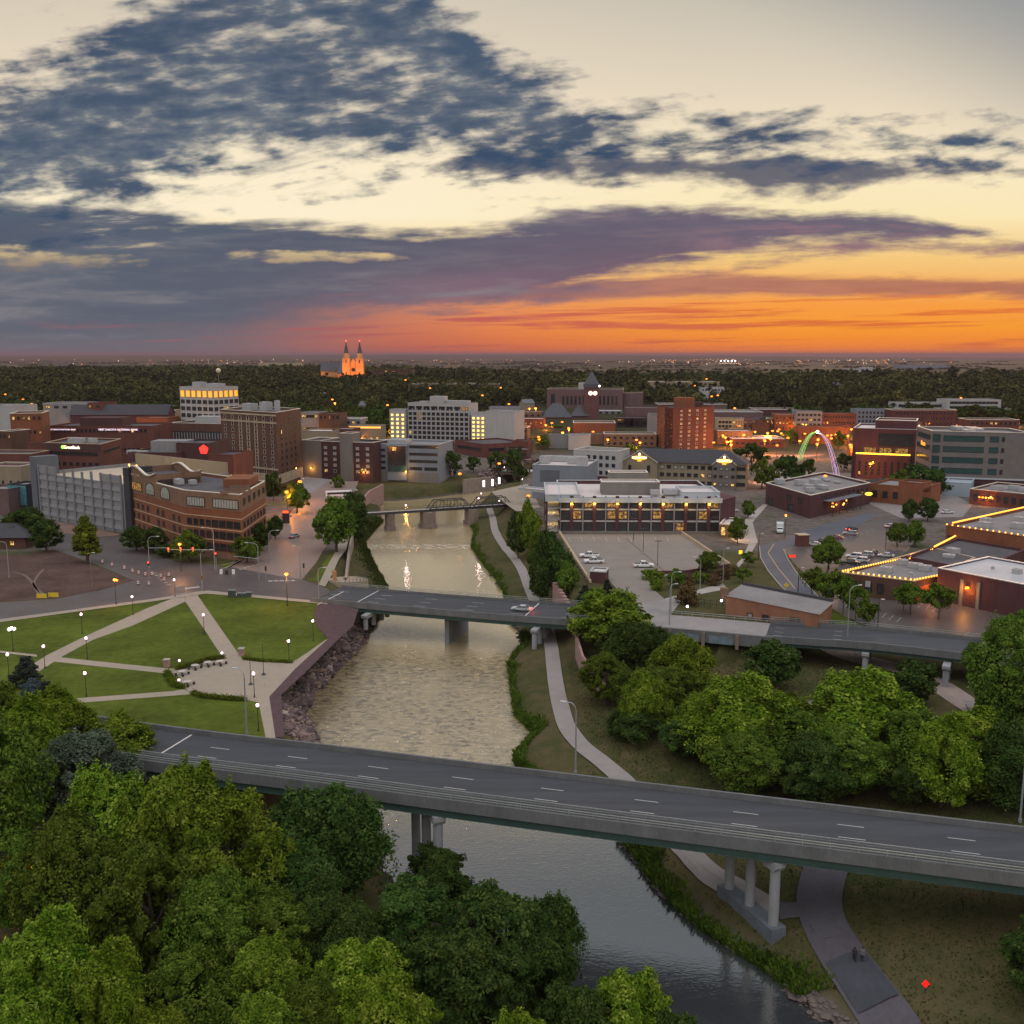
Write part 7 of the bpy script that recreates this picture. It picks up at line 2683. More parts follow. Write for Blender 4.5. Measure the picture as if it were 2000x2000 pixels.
lamp(t_.r, (-22, -16, 4), (1, .3, .04), 2500, .5)
K('hall', 'small brown hall with dark roof left of the glass office', 1205, 1232, 885, 520, 12, BR_RED, R_DARK)
for nm, lb, u0, u1, v, Y, d, wl, rf, nc, nr in (
        ('low_shop', 'low brick shop with pale roof between the white hotel and the courthouse', 1012, 1062, 818, 730, 20, BR_RED, R_WHITE, 5, 1),
        ('low_shop', 'grey roofed low shop left of the old courthouse', 1010, 1058, 805, 800, 22, BR_TAN, R_GREY, 4, 1),
        ('low_shop', 'long flat tan shop behind the red brick tower at its right', 1400, 1470, 842, 640, 18, BR_TAN, R_WHITE, 8, 1),
        ('brick_block', 'two storey brick block left of the red brick tower under the pinkish block', 1226, 1284, 820, 760, 18, BR_OR, R_GREY, 6, 2),
        ('brick_block', 'brick block with white cornice right of the brown flats', 1496, 1516, 818, 720, 14, BR_BROWN, R_GREY, 3, 3),
        ('low_shop', 'low orange brick shop right of the lit arch sculpture', 1662, 1700, 868, 560, 14, BR_OR, R_GREY, 4, 1),
        ('brick_block', 'three storey brick block at the foot of the white tower', 430, 480, 792, 690, 18, BR_RED, R_GREY, 5, 2),
        ('low_shop', 'pale low shop left of the white tower', 285, 345, 802, 690, 18, W_BEIGE, R_WHITE, 6, 1),
        ('low_shop', 'low brick shop right of the wide hipped roof', 268, 330, 816, 610, 16, BR_OR, R_GREY, 5, 1),
        ('brick_block', 'grey brick block right of the brown brick flats', 666, 705, 818, 650, 16, W_GREY, R_WHITE, 4, 2),
        ('low_shop', 'low brick shop with orange lamps between the flats and petrol station', 650, 690, 838, 575, 14, BR_RED, R_WHITE, 4, 1),
        ('brick_block', 'tan brick block right of the white hotel end wall', 990, 1030, 835, 660, 16, BR_TAN, R_GREY, 4, 2),
        ('low_shop', 'dark low shop above the glass office at its left', 985, 1030, 878, 560, 14, BR_DARK, R_GREY, 4, 1),
        ('brick_block', 'brick block at the right edge behind the teal office', 1890, 1990, 820, 640, 18, BR_RED, R_GREY, 10, 2),
        ('low_shop', 'low pale roofed shop between loft building and teal office', 1735, 1800, 826, 620, 16, BR_TAN, R_WHITE, 6, 1),
        ('low_shop', 'low brick shop on the far side of the lit car park', 1560, 1660, 834, 640, 14, BR_OR, R_GREY, 10, 1),
        ('low_shop', 'grey shop beyond the old courthouse roofs', 1155, 1215, 803, 850, 22, W_GREY, R_WHITE, 5, 1),
        ('brick_block', 'brick block with many windows left of the orange lit brick building', 0, 24, 842, 455, 12, BR_BROWN, R_GREY, 3, 3)):
    K(nm, lb, u0, u1, v, Y, d, wl, rf, nc, nr, .12, cop=C_PALE if nr > 1 else None)
# buildings among the far trees
K('school', 'brown brick school right of the cathedral', 725, 806, 722, 1440, 26, BR_BROWN, R_DARK, 10, 2, .03)
K('long_shed', 'long grey roofed shed in the wood right of the cathedral', 805, 975, 750, 1090, 40, W_PINK, R_GREY, cop=C_PALE)
K('college_hall', 'long pale roofed hall in the wood right of the courthouse', 1270, 1405, 746, 1080, 30, W_BEIGE, R_WHITE, 14, 2, .05, cop=C_PALE)
K('college_block', 'pale arched block in the wood below the long pale roofed hall', 1368, 1414, 757, 960, 20, W_WHITE, R_GREY, 7, 2, .02)
K('white_silo_block', 'tall white windowless block beyond the wood at right', 1684, 1704, 717, 2360, 30, W_WHITE, R_WHITE)
K('white_plant', 'low white plant building beyond the wood at right', 1650, 1680, 720, 2350, 30, W_WHITE, R_WHITE)
K('lit_arena', 'long low pale lit roof beyond the wood at left', 505, 580, 709, 2500, 60, W_CREAM, R_WHITE)
K('pale_sheds', 'long pale sheds on the plain at far right', 1760, 1850, 713, 4200, 80, W_BLUE, R_WHITE)


def house(u, v, Y, w, label, wall=W_WHITE, roof=R_SHIN, dpt=9, hh=4, rz=0.0, rh=3.2, cat='house', seek=False):
    if seek:
        Y = 640
        while Y < 1700 and up(u, v, Y).z > hz(up(u, v, Y).x, Y) + 10:
            Y += 10
    q = up(u, v, Y)
    zb = hz(q.x, Y)
    t = thing('gabled_house', label, cat, (q.x, Y, q.z - hh - rh if v else zb), rz)
    x, y = w / 2, dpt / 2
    MB().add([(-x, -y, -4), (x, -y, -4), (x, y, -4), (-x, y, -4), (-x, -y, hh), (x, -y, hh), (x, y, hh), (-x, y, hh), (-x, 0, hh + rh), (x, 0, hh + rh)], [(0, 1, 5, 4), (1, 2, 6, 9, 5), (2, 3, 7, 6), (3, 0, 4, 8, 7)]).build('wall', wall, t)
    MB().add([(-x - .5, -y - .5, hh - .3), (x + .5, -y - .5, hh - .3), (x + .5, 0, hh + rh + .1), (-x - .5, 0, hh + rh + .1), (-x - .5, y + .5, hh - .3), (x + .5, y + .5, hh - .3)], [(0, 1, 2, 3), (3, 2, 5, 4)]).build('roof', roof, t)
    return t


hl = 'houses showing between the trees of the wooded hill'
for u, v, Y, w in ((256, 768, 720, 11), (465, 738, 900, 11), (606, 764, 760, 12), (628, 766, 770, 10), (716, 784, 700, 11), (1029, 780, 800, 11), (1112, 735, 1150, 13), (1563, 731, 1180, 13), (1600, 732, 1190, 13), (1636, 747, 1050, 14), (1602, 765, 900, 11), (1806, 744, 1080, 13), (1829, 744, 1075, 11), (1688, 745, 1060, 10), (340, 792, 660, 13), (870, 733, 1180, 14), (1545, 750, 990, 12)):
    house(u, v, Y, w, 'pale gabled house half hidden in the trees of the wooded hill', random.choice((W_GREY, W_GREY, W_BEIGE)), mat('pale_shingle', (.12, .13, .15), .9, .2, .5), rz=random.uniform(-.6, .6), seek=True)['group'] = hl
t_ = house(239, 790, 640, 62, 'long low building with a wide dark hipped roof at left', BR_MAROON, R_SHIN, 16, 6, .05, 6, 'building')
t_ = house(1722, 935, 440, 18, 'dark gable roofed house left of the trees by the teal office', BR_MAROON, R_SHIN, 14, 4, .5, 6)
q = at(18, 1072)
t_ = thing('hip_roof_house', 'brown house with a dark hip roof and a lit window at the left edge', 'house', (q.x - 4, q.y + 6, 0))
b_ = MB().box((0, 0, 1.4), (18, 11, 4.6))
b_.build('wall', BR_BROWN, t_)
b_ = MB()
hip(b_, -10.4, 10.6, -6.6, 6.6, 3.6, 7.2)
b_.build('roof', R_SHIN, t_)
w4 = winmesh(1.5, 1.5, G_WARM, F_DARK, 2)
link('window', w4, t_, (4.8, -5.5, 1.7))
link('window', w4, t_, (-2, -5.5, 1.7))

# ------------------------------------------------------------------ lamps
def lampmat(c):
    return {'p': ('lamp_pink', (1, .74, .80)), 'o': ('lamp_orange', (1, .38, .05)), 'w': ('lamp_white', (1, .9, .85))}[c]


def park_lamp(u, v, label, n=1, hgt_=3.9, col='p', watts=240, group=None, z=0.0, gr=.30):
    m_, c = lampmat(col)
    t = thing('park_lamp' if hgt_ > 1.5 else 'path_light', label, 'lamp', at(u, v, z), 0, group)
    MB().tube((0, 0, 0), (0, 0, .5), .16, .10, 8).tube((0, 0, .5), (0, 0, hgt_), .07, .055, 8).tube((0, 0, hgt_), (0, 0, hgt_ + .16), .16, .16, 8).build('post', M_DARK, t)
    for k in range(n):
        o = (0, 0) if n == 1 else (.55 * math.cos(k * 2.1), .55 * math.sin(k * 2.1))
        MB().ball((o[0], o[1], hgt_ + .16 + gr), gr, 12, 8).build('globe', MATS[m_], t, smooth_=True)
        if n > 1:
            MB().tube((0, 0, hgt_ - .3), (o[0], o[1], hgt_ + .12), .04, .04, 5).build('bracket', M_DARK, t)
    lamp(t, (0, 0, hgt_ + .16 + gr * 2.4), c, watts, gr)
    return t


for u, v, lb in ((342, 1166, 'pink globe park lamp beside the stone sign at the crossroads corner'), (260, 1201, 'pink globe park lamp on the lawn below the crossroads lamp'), (161, 1238, 'pink globe park lamp above the long diagonal path'),
                 (88, 1305, 'pink globe park lamp where the park paths fork'), (171, 1288, 'pink globe park lamp in the big triangular lawn'), (18, 1322, 'pink globe park lamp left of the tall spruce'),
                 (169, 1361, 'pink globe park lamp in the lower lawn below the big triangle'), (399, 1239, 'pink globe park lamp along the path from the crossroads to the plaza'), (612, 1252, 'pink globe park lamp nearest the brick walk by the river'),
                 (565, 1294, 'pink globe park lamp at the plaza edge of the right lawn'), (497, 1362, 'pink globe park lamp on the plaza left of the rocks'), (505, 1428, 'pink globe park lamp nearest the highway bridge'),
                 (793, 1010, 'pink globe lamp on the truss footbridge'), (702, 1016, 'pink globe lamp by the left end of the truss footbridge'), (935, 995, 'pink globe lamp at the right end of the truss footbridge'), (940, 985, 'second pink globe lamp at the right end of the truss footbridge'),
                 (975, 1000, 'pink globe lamp on the walk right of the truss footbridge'), (1020, 955, 'pink globe lamp on the river plaza'), (985, 930, 'pink globe lamp on the stone arch bridge')):
    park_lamp(u, v, lb, gr=.29)
park_lamp(26, 1271, 'bright park lamp with a cluster of three globes at the left', 3, 4.2, 'w', 90)
t = park_lamp(227, 1181, 'tall orange street lamp on the near kerb of the front road', 2, 5.6, 'o', 900)
for u, v, lb in ((351, 1302, 'low round light in the hedge left of the picnic tables'), (350, 1341, 'low round light beside the lower picnic tables'), (434, 1287, 'low round light at the end of the hedge by the plaza path')):
    park_lamp(u, v, lb, 1, .8, 'p', 14, gr=.26)
park_lamp(80, 1830, 'orange lamp glowing through the cottonwoods at bottom left', 1, 5.5, 'o', 1500, z=-3, gr=.34)
for i, (u, v) in enumerate(((945, 952), (962, 950), (975, 946))):
    t = thing('banner_light', 'white lit banner pillar on the far river plaza', 'light', at(u, v), 0, 'white lit pillars on the far river plaza')
    MB().box((0, 0, 1.6), (.9, .5, 3.2)).build('panel', glow('pillar_white', (1, .93, .9), 3), t)
    MB().box((0, 0, .15), (1.3, .9, .3)).build('foot', M_DARK, t)

cl = [(10, 770, 8), (45, 780, 6), (62, 789, 4), (221, 800, 0), (267, 811, 0), (290, 804, 0), (298, 803, 0), (256, 822, 0), (321, 824, 0), (308, 828, 0), (334, 815, 0), (116, 852, 0), (37, 864, 0), (265, 863, 0), (329, 857, 0),
      (649, 780, 2), (654, 787, 1), (757, 791, 2), (642, 815, 0), (653, 822, 0), (655, 833, 0), (600, 851, 0), (650, 844, 0), (730, 821, 0), (763, 839, 0), (792, 742, 16), (840, 758, 12), (942, 772, 8), (978, 757, 12), (994, 789, 2),
      (1008, 816, 0), (1078, 826, 0), (1098, 824, 0), (1066, 830, 0), (1111, 838, 0), (1027, 842, 0), (1030, 838, 0), (1052, 853, 0), (1053, 858, 0), (1122, 853, 0), (1187, 858, 0), (1243, 859, 0), (1250, 864, 0), (1380, 740, 16), (1357, 753, 13),
      (1390, 774, 6), (1402, 772, 6), (1435, 797, 1), (1412, 850, 0), (1417, 854, 0), (1394, 864, 0), (1428, 868, 0), (1467, 846, 0), (1471, 855, 0), (1493, 859, 0), (1453, 849, 0), (1478, 833, 0), (1034, 798, 2), (1046, 797, 2),
      (1519, 842, 0), (1526, 846, 0), (1556, 840, 0), (1572, 847, 0), (1584, 843, 0), (1600, 838, 0), (1604, 842, 0), (1617, 841, 0), (1631, 846, 0), (1650, 835, 0), (1663, 838, 0), (1645, 849, 0), (1624, 856, 0), (1596, 867, 0), (1562, 861, 0),
      (1539, 855, 0), (1505, 857, 0), (1494, 861, 0), (1612, 929, 0), (1478, 905, 0), (1870, 831, 0), (1897, 829, 0), (1921, 825, 0), (1950, 828, 0), (1962, 828, 0), (1989, 826, 0), (1939, 763, 8), (1877, 777, 4), (560, 960, 0), (586, 940, 0),
      (1032, 968, 0), (1700, 905, 0), (470, 935, 0), (975, 905, 0), (1215, 905, 0), (1150, 880, 0), (898, 925, 0)]
g4 = random.Random(21)  # further lamps added at random spots to warm the downtown glow
for _ in range(42):
    cl.append((g4.uniform(20, 1980), g4.uniform(792, 862), 0))
for _ in range(16):
    cl.append((g4.uniform(1400, 1690), g4.uniform(832, 870), 0))
hd = MB().ball((0, 0, 0), 1.0, 10, 6, 0, (1, 1, .6))
HEAD = bpy.data.meshes.new('lamp_head')
HEAD.from_pydata(hd.v, [], hd.f)
HEAD.materials.append(MATS['lamp_orange'])
pb_ = MB().tube((0, 0, 0), (0, 0, 8.6), .12, .08, 6)
POST = bpy.data.meshes.new('post')
POST.from_pydata(pb_.v, [], pb_.f)
POST.materials.append(M_DARK)
for i, (u, v, zb) in enumerate(cl):
    if zb:
        Yq = 640 + (800 - v) * 9
        q = up(u, v, Yq)
        q = Vector((q.x, Yq, hz(q.x, Yq) - .2))
        q.z = max(q.z, up(u, v, Yq).z - 9)
    else:
        q = at(u, v, 9)
        q.z = 0
    t = thing('street_lamp', 'orange street lamp burning among the downtown streets', 'street lamp', q, 0, 'orange street lamps of downtown')
    o = link('lamp_head', HEAD, t, (0, 0, 8.9))
    s_ = .55 + q.y / 1300 * .75
    o.scale = (s_, s_, s_)
    link('post', POST, t)
    if (i % 3 != 2) and q.y < 800:
        lamp(t, (0, 0, 7.4), (1, .30, .03), 7500, .5)

# lights strewn over the plain: far too many and too small to count
lv, lf, li = [], [], []
db = MB()
for _ in range(260):
    band_ = random.random()
    v = random.gauss(706, 3.5) if band_ < .75 else random.uniform(700, 716)
    v = min(max(v, 699), 717)
    u = random.choice((random.uniform(0, 470), random.uniform(440, 1000), random.uniform(1250, 1480), random.uniform(1540, 1760), random.uniform(1000, 1900)))
    Yq = min(max(60 * FPX / (v - 692), 2600), 9500)
    x = (u - 1000) / FPX * Yq
    s = Yq / FPX * random.uniform(.35, .85)
    db.ball((x, Yq, hz(x, Yq) + 9), s, 6, 4, random.choice((0, 0, 1)))
for i in range(5):
    q = up(1408 + i * 7, 705, 5200)
    db.ball((q.x, 5200, q.z), 3.6, 6, 4, 2)
for i in range(12):
    q = up(1405 + i * 3, 709 + (i % 2), 5200)
    db.ball((q.x, 5200, q.z), 1.6, 6, 4, 1)
o = db.build('distant_lights', [glow('far_orange', (1, .30, .06), 1.8), glow('far_white', (1, .66, .42), 2.4), glow('flood_white', (.95, .9, 1), 6)])
o['kind'] = 'stuff'
o['label'] = 'far lights of suburbs scattered over the plain'


# cobra head street lights
def street_light(u, v, hgt_, label, arm=(1.6, 0), z=0.0, lit=None, m=M_STEEL, mast=None):
    t = thing('street_light', label, 'street light', at(u, v, z))
    MB().tube((0, 0, 0), (0, 0, hgt_ - 1.2), .13, .09, 8).tube((0, 0, 0), (0, 0, .5), .22, .2, 8).build('pole', m, t)
    ax_, ay_ = arm
    pts = [(0, 0, hgt_ - 1.2), (ax_ * .1, ay_ * .1, hgt_ - .5), (ax_ * .4, ay_ * .4, hgt_ - .08), (ax_, ay_, hgt_)]
    MB().path(pts, .06, 6).build('arm', m, t)
    ang_ = math.atan2(ay_, ax_)
    hd_ = MB().box((ax_ + .3 * math.cos(ang_), ay_ + .3 * math.sin(ang_), hgt_), (.8, .32, .16), ang_).build('lamp_head', mat('lamp_shell', (.5, .5, .5), .5, .1, 1), t)
    if mast:
        L_, dir_, nred = mast
        mz = 5.6
        c_, s_ = math.cos(dir_), math.sin(dir_)
        MB().tube((0, 0, mz), (L_ * c_, L_ * s_, mz + .35), .10, .06, 6).build('mast_arm', m, t)
        for k in range(nred):
            f_ = 1 - .27 * k
            sig = MB().box((L_ * c_ * f_, L_ * s_ * f_, mz + .3), (.4, .35, 1.2)).build('signal', mat('signal_yellow', (.35, .2, .02), .6, .1, 1), t)
            MB().ball((L_ * c_ * f_, L_ * s_ * f_ - .22, mz + .65), .24, 8, 6).build('signal_lens', MATS['signal_red'], sig)
    return t


street_light(1124, 1512, 10, 'tall grey street light on the far side of the highway bridge near the river path', (-1.4, .4), NZ)
street_light(482, 1434, 10, 'tall grey street light on the highway bridge in front of the plaza', (-1.2, .4), NZ)
street_light(1992, 1606, 10, 'tall grey street light at the right edge of the highway bridge', (1.4, -.4), NZ)
street_light(1655, 1248, 11.5, 'tall grey street light on the near parapet of the viaduct', (2.2, 1), MZ)
street_light(420, 1112, 12, 'street light with a long signal mast carrying three red lights by the brick office', (-2.6, 0), mast=(12.5, math.radians(186), 3))
street_light(395, 1152, 10.5, 'street light at the near corner of the crossroads by the park', (2.4, .4))
street_light(292, 1108, 9, 'curved street light with a pale mast arm left of the crossroads', (2.6, 0), mast=(6.4, math.radians(-12), 0))
street_light(506, 1131, 10, 'curved street light with an orange lit mast arm on the corner lawn', (-2.8, .3), mast=(7.6, math.radians(165), 0))
street_light(527, 1098, 9.5, 'street light on the left kerb of the riverside street', (2.4, 0))
street_light(583, 982, 10, 'street light at the far bend of the riverside street', (2, 0), m=mat('yellowish_pole', (.35, .28, .15), .6, .1, 1))
street_light(587, 1130, 9, 'slim street light on the traffic island before the road bridge', (-1.2, 0))
street_light(623, 1170, 8, 'grey light pole at the start of the road bridge', (1.4, .2))
street_light(1310, 1198, 10, 'light pole on the bridge road beside the fenced yard', (1.6, 0))
street_light(1307, 1222, 9.5, 'tall thin light pole at the right end of the embankment road', (1.2, .5))
street_light(1367, 1150, 8.5, 'grey light pole in the planting before the parking deck', (-1.2, 0))
street_light(1412, 1135, 9, 'light pole at the right corner of the parking deck', (.8, 0))
street_light(1481, 1094, 8, 'dark light pole beside the curved road', (.6, 0), m=M_DARK)
street_light(1558, 1166, 7.5, 'dark light pole at the end of the curved road', (.6, 0), m=M_DARK)
street_light(1714, 1226, 6.5, 'dark light pole beside the last tree of the verge row', (.5, 0), m=M_DARK)
street_light(18, 1128, 10, 'grey light pole at the left edge of the construction lot', (-2, 0))
street_light(180, 1145, 9, 'wooden looking pole at the edge of the construction lot', (.6, 0), m=mat('wood_pole', (.2, .14, .1), .9, .3, 1))
for u, v, lb in ((1284, 1111, 'twin headed parking light nearest the white pickup on the deck'), (1256, 1083, 'parking light in the middle of the deck'), (1237, 1061, 'parking light farthest back on the deck')):
    t = thing('parking_light', lb, 'street light', at(u, v))
    MB().tube((0, 0, 0), (0, 0, .9), .3, .28, 10).build('base', M_CONC, t)
    MB().tube((0, 0, .9), (0, 0, 8), .1, .08, 6).build('pole', M_DARK, t)
    MB().box((0, 0, 8.05), (2.0, .45, .14)).build('lamp_heads', M_DARK, t)
t = thing('parking_light', 'tall twin headed parking light in the right hand parking lot', 'street light', at(1729, 1080))
MB().tube((0, 0, 0), (0, 0, .9), .3, .28, 10).build('base', M_CONC, t)
MB().tube((0, 0, .9), (0, 0, 8), .1, .08, 6).build('pole', M_DARK, t)
MB().box((0, 0, 8.05), (1.8, .8, .3)).build('lamp_heads', M_DARK, t)
lamp(thing('lot_lamp', 'orange lamp on a pole in front of the brick restaurant', 'street lamp', at(1533, 1048)), (0, 0, 6.6), (1, .4, .08), 400, .3)
lo = bpy.data.objects['lot_lamp']
MB().tube((0, 0, 0), (0, 0, 7), .1, .07, 6).build('pole', M_DARK, lo)
MB().ball((0, 0, 7.2), .42, 8, 6).build('lamp_head', MATS['lamp_orange'], lo)


def signal(u, v, label, top='signal_red', col=M_DARK, h=4.2):
    t = thing('traffic_signal', label, 'traffic signal', at(u, v))
    MB().tube((0, 0, 0), (0, 0, h - 1.2), .1, .08, 8).build('post', M_STEEL, t)
    hb_ = MB().box((0, 0, h - .6), (.42, .36, 1.25)).build('signal_head', col, t)
    for k in range(3):
        MB().ball((0, -.2, h - .22 - .38 * k), .15 if k or top is None else .22, 8, 5).build('lens', MATS[top] if (top and k == 0) else M_DARK, hb_)
    return t


signal(292, 1132, 'traffic signal with a lit red lens among the orange barrels', h=5)
signal(423, 1113, 'traffic signal with red lenses beside the long signal mast', h=5)
signal(520, 1136, 'black traffic signal on the left of the riverside street mouth', None)
signal(594, 1130, 'black traffic signal back on the traffic island', None)
signal(396, 1153, 'yellow traffic signal at the park corner of the crossroads', None, mat('signal_yellow'), 4)

# ------------------------------------------------------------------ vehicles
TYRE = mat('tyre_rubber', (.015, .015, .016), .9, .2, 1)
RIM = mat('wheel_rim', (.35, .35, .36), .4, .1, 1, metal=.6)
CGL = mat('car_glass', (.02, .024, .03), .08, .2, 1, spec=1)
TAIL = glow('tail_light', (1, .03, .01), .5)
TAILB = glow('brake_light', (1, .05, .02), 9)
HEADL = mat('headlight_glass', (.6, .6, .58), .2, .1, 1)


def paint(n, c):
    return mat('paint_' + n, c, .28, .05, .5, spec=.6)


def loft(b, secs, mi=0):
    """secs: list of (x, [(y, z) ring])"""
    n = len(secs[0][1])
    vs = [(x, y, z) for x, r in secs for y, z in r]
    fs = [(i * n + j, i * n + (j + 1) % n, (i + 1) * n + (j + 1) % n, (i + 1) * n + j) for i in range(len(secs) - 1) for j in range(n)]
    fs += [tuple(reversed(range(n))), tuple(range((len(secs) - 1) * n, len(secs) * n))]
    return b.add(vs, fs, mi)


def ring(w, z0, z1, k=.12):
    return [(-w + k, z0), (w - k, z0), (w, z0 + k), (w, z1 - k), (w - k, z1), (-w + k, z1), (-w, z1 - k), (-w, z0 + k)]


def car(label, loc, rz, pm, kind='sedan', brake=False, group=None, name=None):
    t = thing(name or {'sedan': 'sedan', 'suv': 'suv', 'pickup': 'pickup_truck'}[kind], label, 'pickup' if kind == 'pickup' else 'car', loc, rz, group)
    L_, W_, H_ = {'sedan': (4.8, .92, 1.45), 'suv': (4.8, .95, 1.72), 'pickup': (5.8, 1.0, 1.9)}[kind]
    x0, x1 = -L_ / 2, L_ / 2
    belt = {'sedan': .95, 'suv': 1.05, 'pickup': 1.15}[kind]
    gc = .28 if kind == 'sedan' else .36
    b = MB()
    if kind == 'pickup':
        loft(b, [(x0, ring(W_ * .96, gc + .15, belt)), (x0 + .1, ring(W_, gc, belt)), (x1 - 1.4, ring(W_, gc, belt)), (x1 - .12, ring(W_ * .97, gc, belt - .08)), (x1, ring(W_ * .9, gc + .15, belt - .2))])
    else:
        loft(b, [(x0, ring(W_ * .85, gc + .2, belt - .1)), (x0 + .25, ring(W_ * .97, gc, belt)), (0, ring(W_, gc, belt)), (x1 - 1.2, ring(W_, gc, belt - .06)), (x1 - .2, ring(W_ * .94, gc, belt - .2)), (x1, ring(W_ * .8, gc + .15, belt - .32))])
    b.build('body', pm, t, fix=True)
    if kind == 'pickup':
        MB().box((x0 + 1.0, 0, belt + .006), (1.75, W_ * 1.72, .01)).build('truck_bed', M_DARK, t)
        c0, c1, r0, r1 = x0 + 2.05, x1 - 1.35, x0 + 2.2, x1 - 2.35
    elif kind == 'suv':
        c0, c1, r0, r1 = x0 + .1, x1 - 1.25, x0 + .45, x1 - 2.05
    else:
        c0, c1, r0, r1 = x0 + .55, x1 - 1.3, x0 + 1.35, x1 - 2.25
    wt = W_ * .78
    MB().add([(c0, -W_ * .94, belt - .02), (c1, -W_ * .94, belt - .06), (c1, W_ * .94, belt - .06), (c0, W_ * .94, belt - .02), (r0, -wt, H_ - .06), (r1, -wt, H_ - .06), (r1, wt, H_ - .06), (r0, wt, H_ - .06)],
             [(0, 1, 5, 4), (1, 2, 6, 5), (2, 3, 7, 6), (3, 0, 4, 7)]).build('windows', CGL, t, fix=False)
    rf = MB()
    rf.add([(r0 - .05, -wt - .03, H_ - .07), (r1 + .05, -wt - .03, H_ - .07), (r1 + .05, wt + .03, H_ - .07), (r0 - .05, wt + .03, H_ - .07), (r0 + .1, -wt + .1, H_), (r1 - .1, -wt + .1, H_), (r1 - .1, wt - .1, H_), (r0 + .1, wt - .1, H_)],
           [(0, 1, 5, 4), (1, 2, 6, 5), (2, 3, 7, 6), (3, 0, 4, 7), (4, 5, 6, 7)])
    for y in (-1, 1):
        for xa_, xb_ in ((c0, r0), (c1, r1), ((c0 + c1) / 2, (r0 + r1) / 2)):
            rf.tube((xa_, y * W_ * .93, belt), (xb_, y * wt, H_ - .06), .045, .045, 4)
    rf.build('roof', pm, t)
    rw = .34 if kind == 'sedan' else .40
    for x in (x0 + .95, x1 - .95):
        for y in (-1, 1):
            wh = MB().tube((x, y * (W_ - .2), rw), (x, y * (W_ + .02), rw), rw, rw, 14).build('wheel', TYRE, t)
            MB().tube((x, y * (W_ + .02), rw), (x, y * (W_ + .035), rw), rw * .6, rw * .6, 10).build('rim', RIM, wh)
    for y in (-1, 1):
        MB().box((x0 + .02, y * W_ * .68, belt - .22), (.12, .34, .2)).build('tail_light', TAILB if brake else TAIL, t)
        MB().box((x1 - .1, y * W_ * .62, belt - .38), (.14, .4, .16)).build('headlight', HEADL, t)
    if brake:
        lamp(t, (x0 - .6, 0, .9), (1, .08, .03), 60, .2)
    return t


PW = paint('white', (.72, .73, .74))
dk_a = math.atan2((at(1336, 1044) - at(1093, 1044)).y, (at(1336, 1044) - at(1093, 1044)).x)
car('white pickup truck parked farthest back by the deck wall', at(1151, 1089), dk_a + math.pi - .04, PW, 'pickup')
car('white pickup truck parked beside the deck hut', at(1160, 1100), dk_a + math.pi + .04, PW, 'pickup')
car('white pickup truck alone in the middle of the parking deck', at(1257, 1108), dk_a + .02, PW, 'pickup')
car('silver sedan with red tail lights driving over the road bridge', at(1018, 1193, MZ), math.pi - .30, paint('silver', (.36, .40, .43)), 'sedan', True)
car('dark car with glowing brake lights on the curved road', at(1664, 1036), math.radians(35), paint('black', (.02, .02, .025)), 'sedan', True)
for u, v, c, k, lb, r in ((1668, 1090, (.62, .63, .64), 'suv', 'white suv parked at the left of the row by the tavern', 2.7), (1680, 1098, (.55, .57, .58), 'suv', 'silver suv parked in front of the white one by the tavern', 2.65), (1660, 1103, (.03, .04, .04), 'pickup', 'black pickup parked nearest the curved road', -.25),
                          (1690, 1087, (.4, .42, .44), 'suv', 'grey suv in the middle of the row by the tavern', 2.7), (1703, 1083, (.05, .05, .06), 'sedan', 'black sedan at the back of the row by the tavern', 2.7), (1730, 1088, (.5, .51, .53), 'sedan', 'silver sedan apart at the right of the row by the tavern', 2.75),
                          (1924, 1182, (.66, .67, .68), 'suv', 'white suv parked under the orange wall lamp', .25), (1880, 1174, (.35, .28, .16), 'sedan', 'tan sedan parked left of the orange wall lamp', .4),
                          (1430, 1000, (.6, .6, .62), 'suv', 'white car parked right of the glass office', .3), (1434, 1014, (.12, .13, .15), 'sedan', 'dark car parked right of the glass office', .3), (1850, 1003, (.6, .62, .64), 'sedan', 'white car behind the parking lot trees', .1),
                          (1985, 1192, (.35, .03, .03), 'suv', 'dark red suv in the shade at the right edge', .2), (1968, 1194, (.4, .05, .05), 'sedan', 'dark red sedan beside the red suv at the right edge', .2)):
    car(lb, at(u, v), r, paint('c%d' % int(sum(c) * 1000), c), k)
gcar = 'cars parked before the dark brick hotel'
for i, (u, v) in enumerate(((594, 945), (600, 946), (607, 947), (614, 946), (628, 948), (634, 950), (680, 955), (688, 957))):
    car('car parked in the lot before the dark brick hotel', atg(u, v), random.uniform(1.2, 1.9), paint('g%d' % (i % 4), ((.5, .5, .52), (.05, .05, .06), (.2, .05, .05), (.3, .32, .35))[i % 4]), random.choice(('sedan', 'suv')), False, gcar)
for i, (u, v) in enumerate(((1592, 938), (1604, 946), (1640, 942), (1658, 950), (1625, 958), (1572, 940), (1665, 962), (1440, 918), (1448, 922))):
    car('car parked in the lot behind the brick restaurant', at(u, v), random.uniform(-.3, .4), paint('g%d' % (i % 4), (.1, .1, .1)), random.choice(('sedan', 'suv')), False, 'cars parked behind the brick restaurant')
for i, (u, v, r_) in enumerate(((1590, 1066, 2.7), (1604, 1061, 2.7), (1632, 1053, 2.7), (1660, 1045, 2.7), (1740, 1030, .4), (1752, 1034, .4), (1755, 975, .1), (1772, 977, .1), (1730, 972, .1), (1710, 1160, .5), (1735, 1166, .5))):
    car('car standing alone or in twos on the right hand parking lots', at(u, v), r_, paint('g%d' % (i % 4), (.1, .1, .1)), ('sedan', 'suv')[i % 2], False, 'cars on the right hand parking lots')
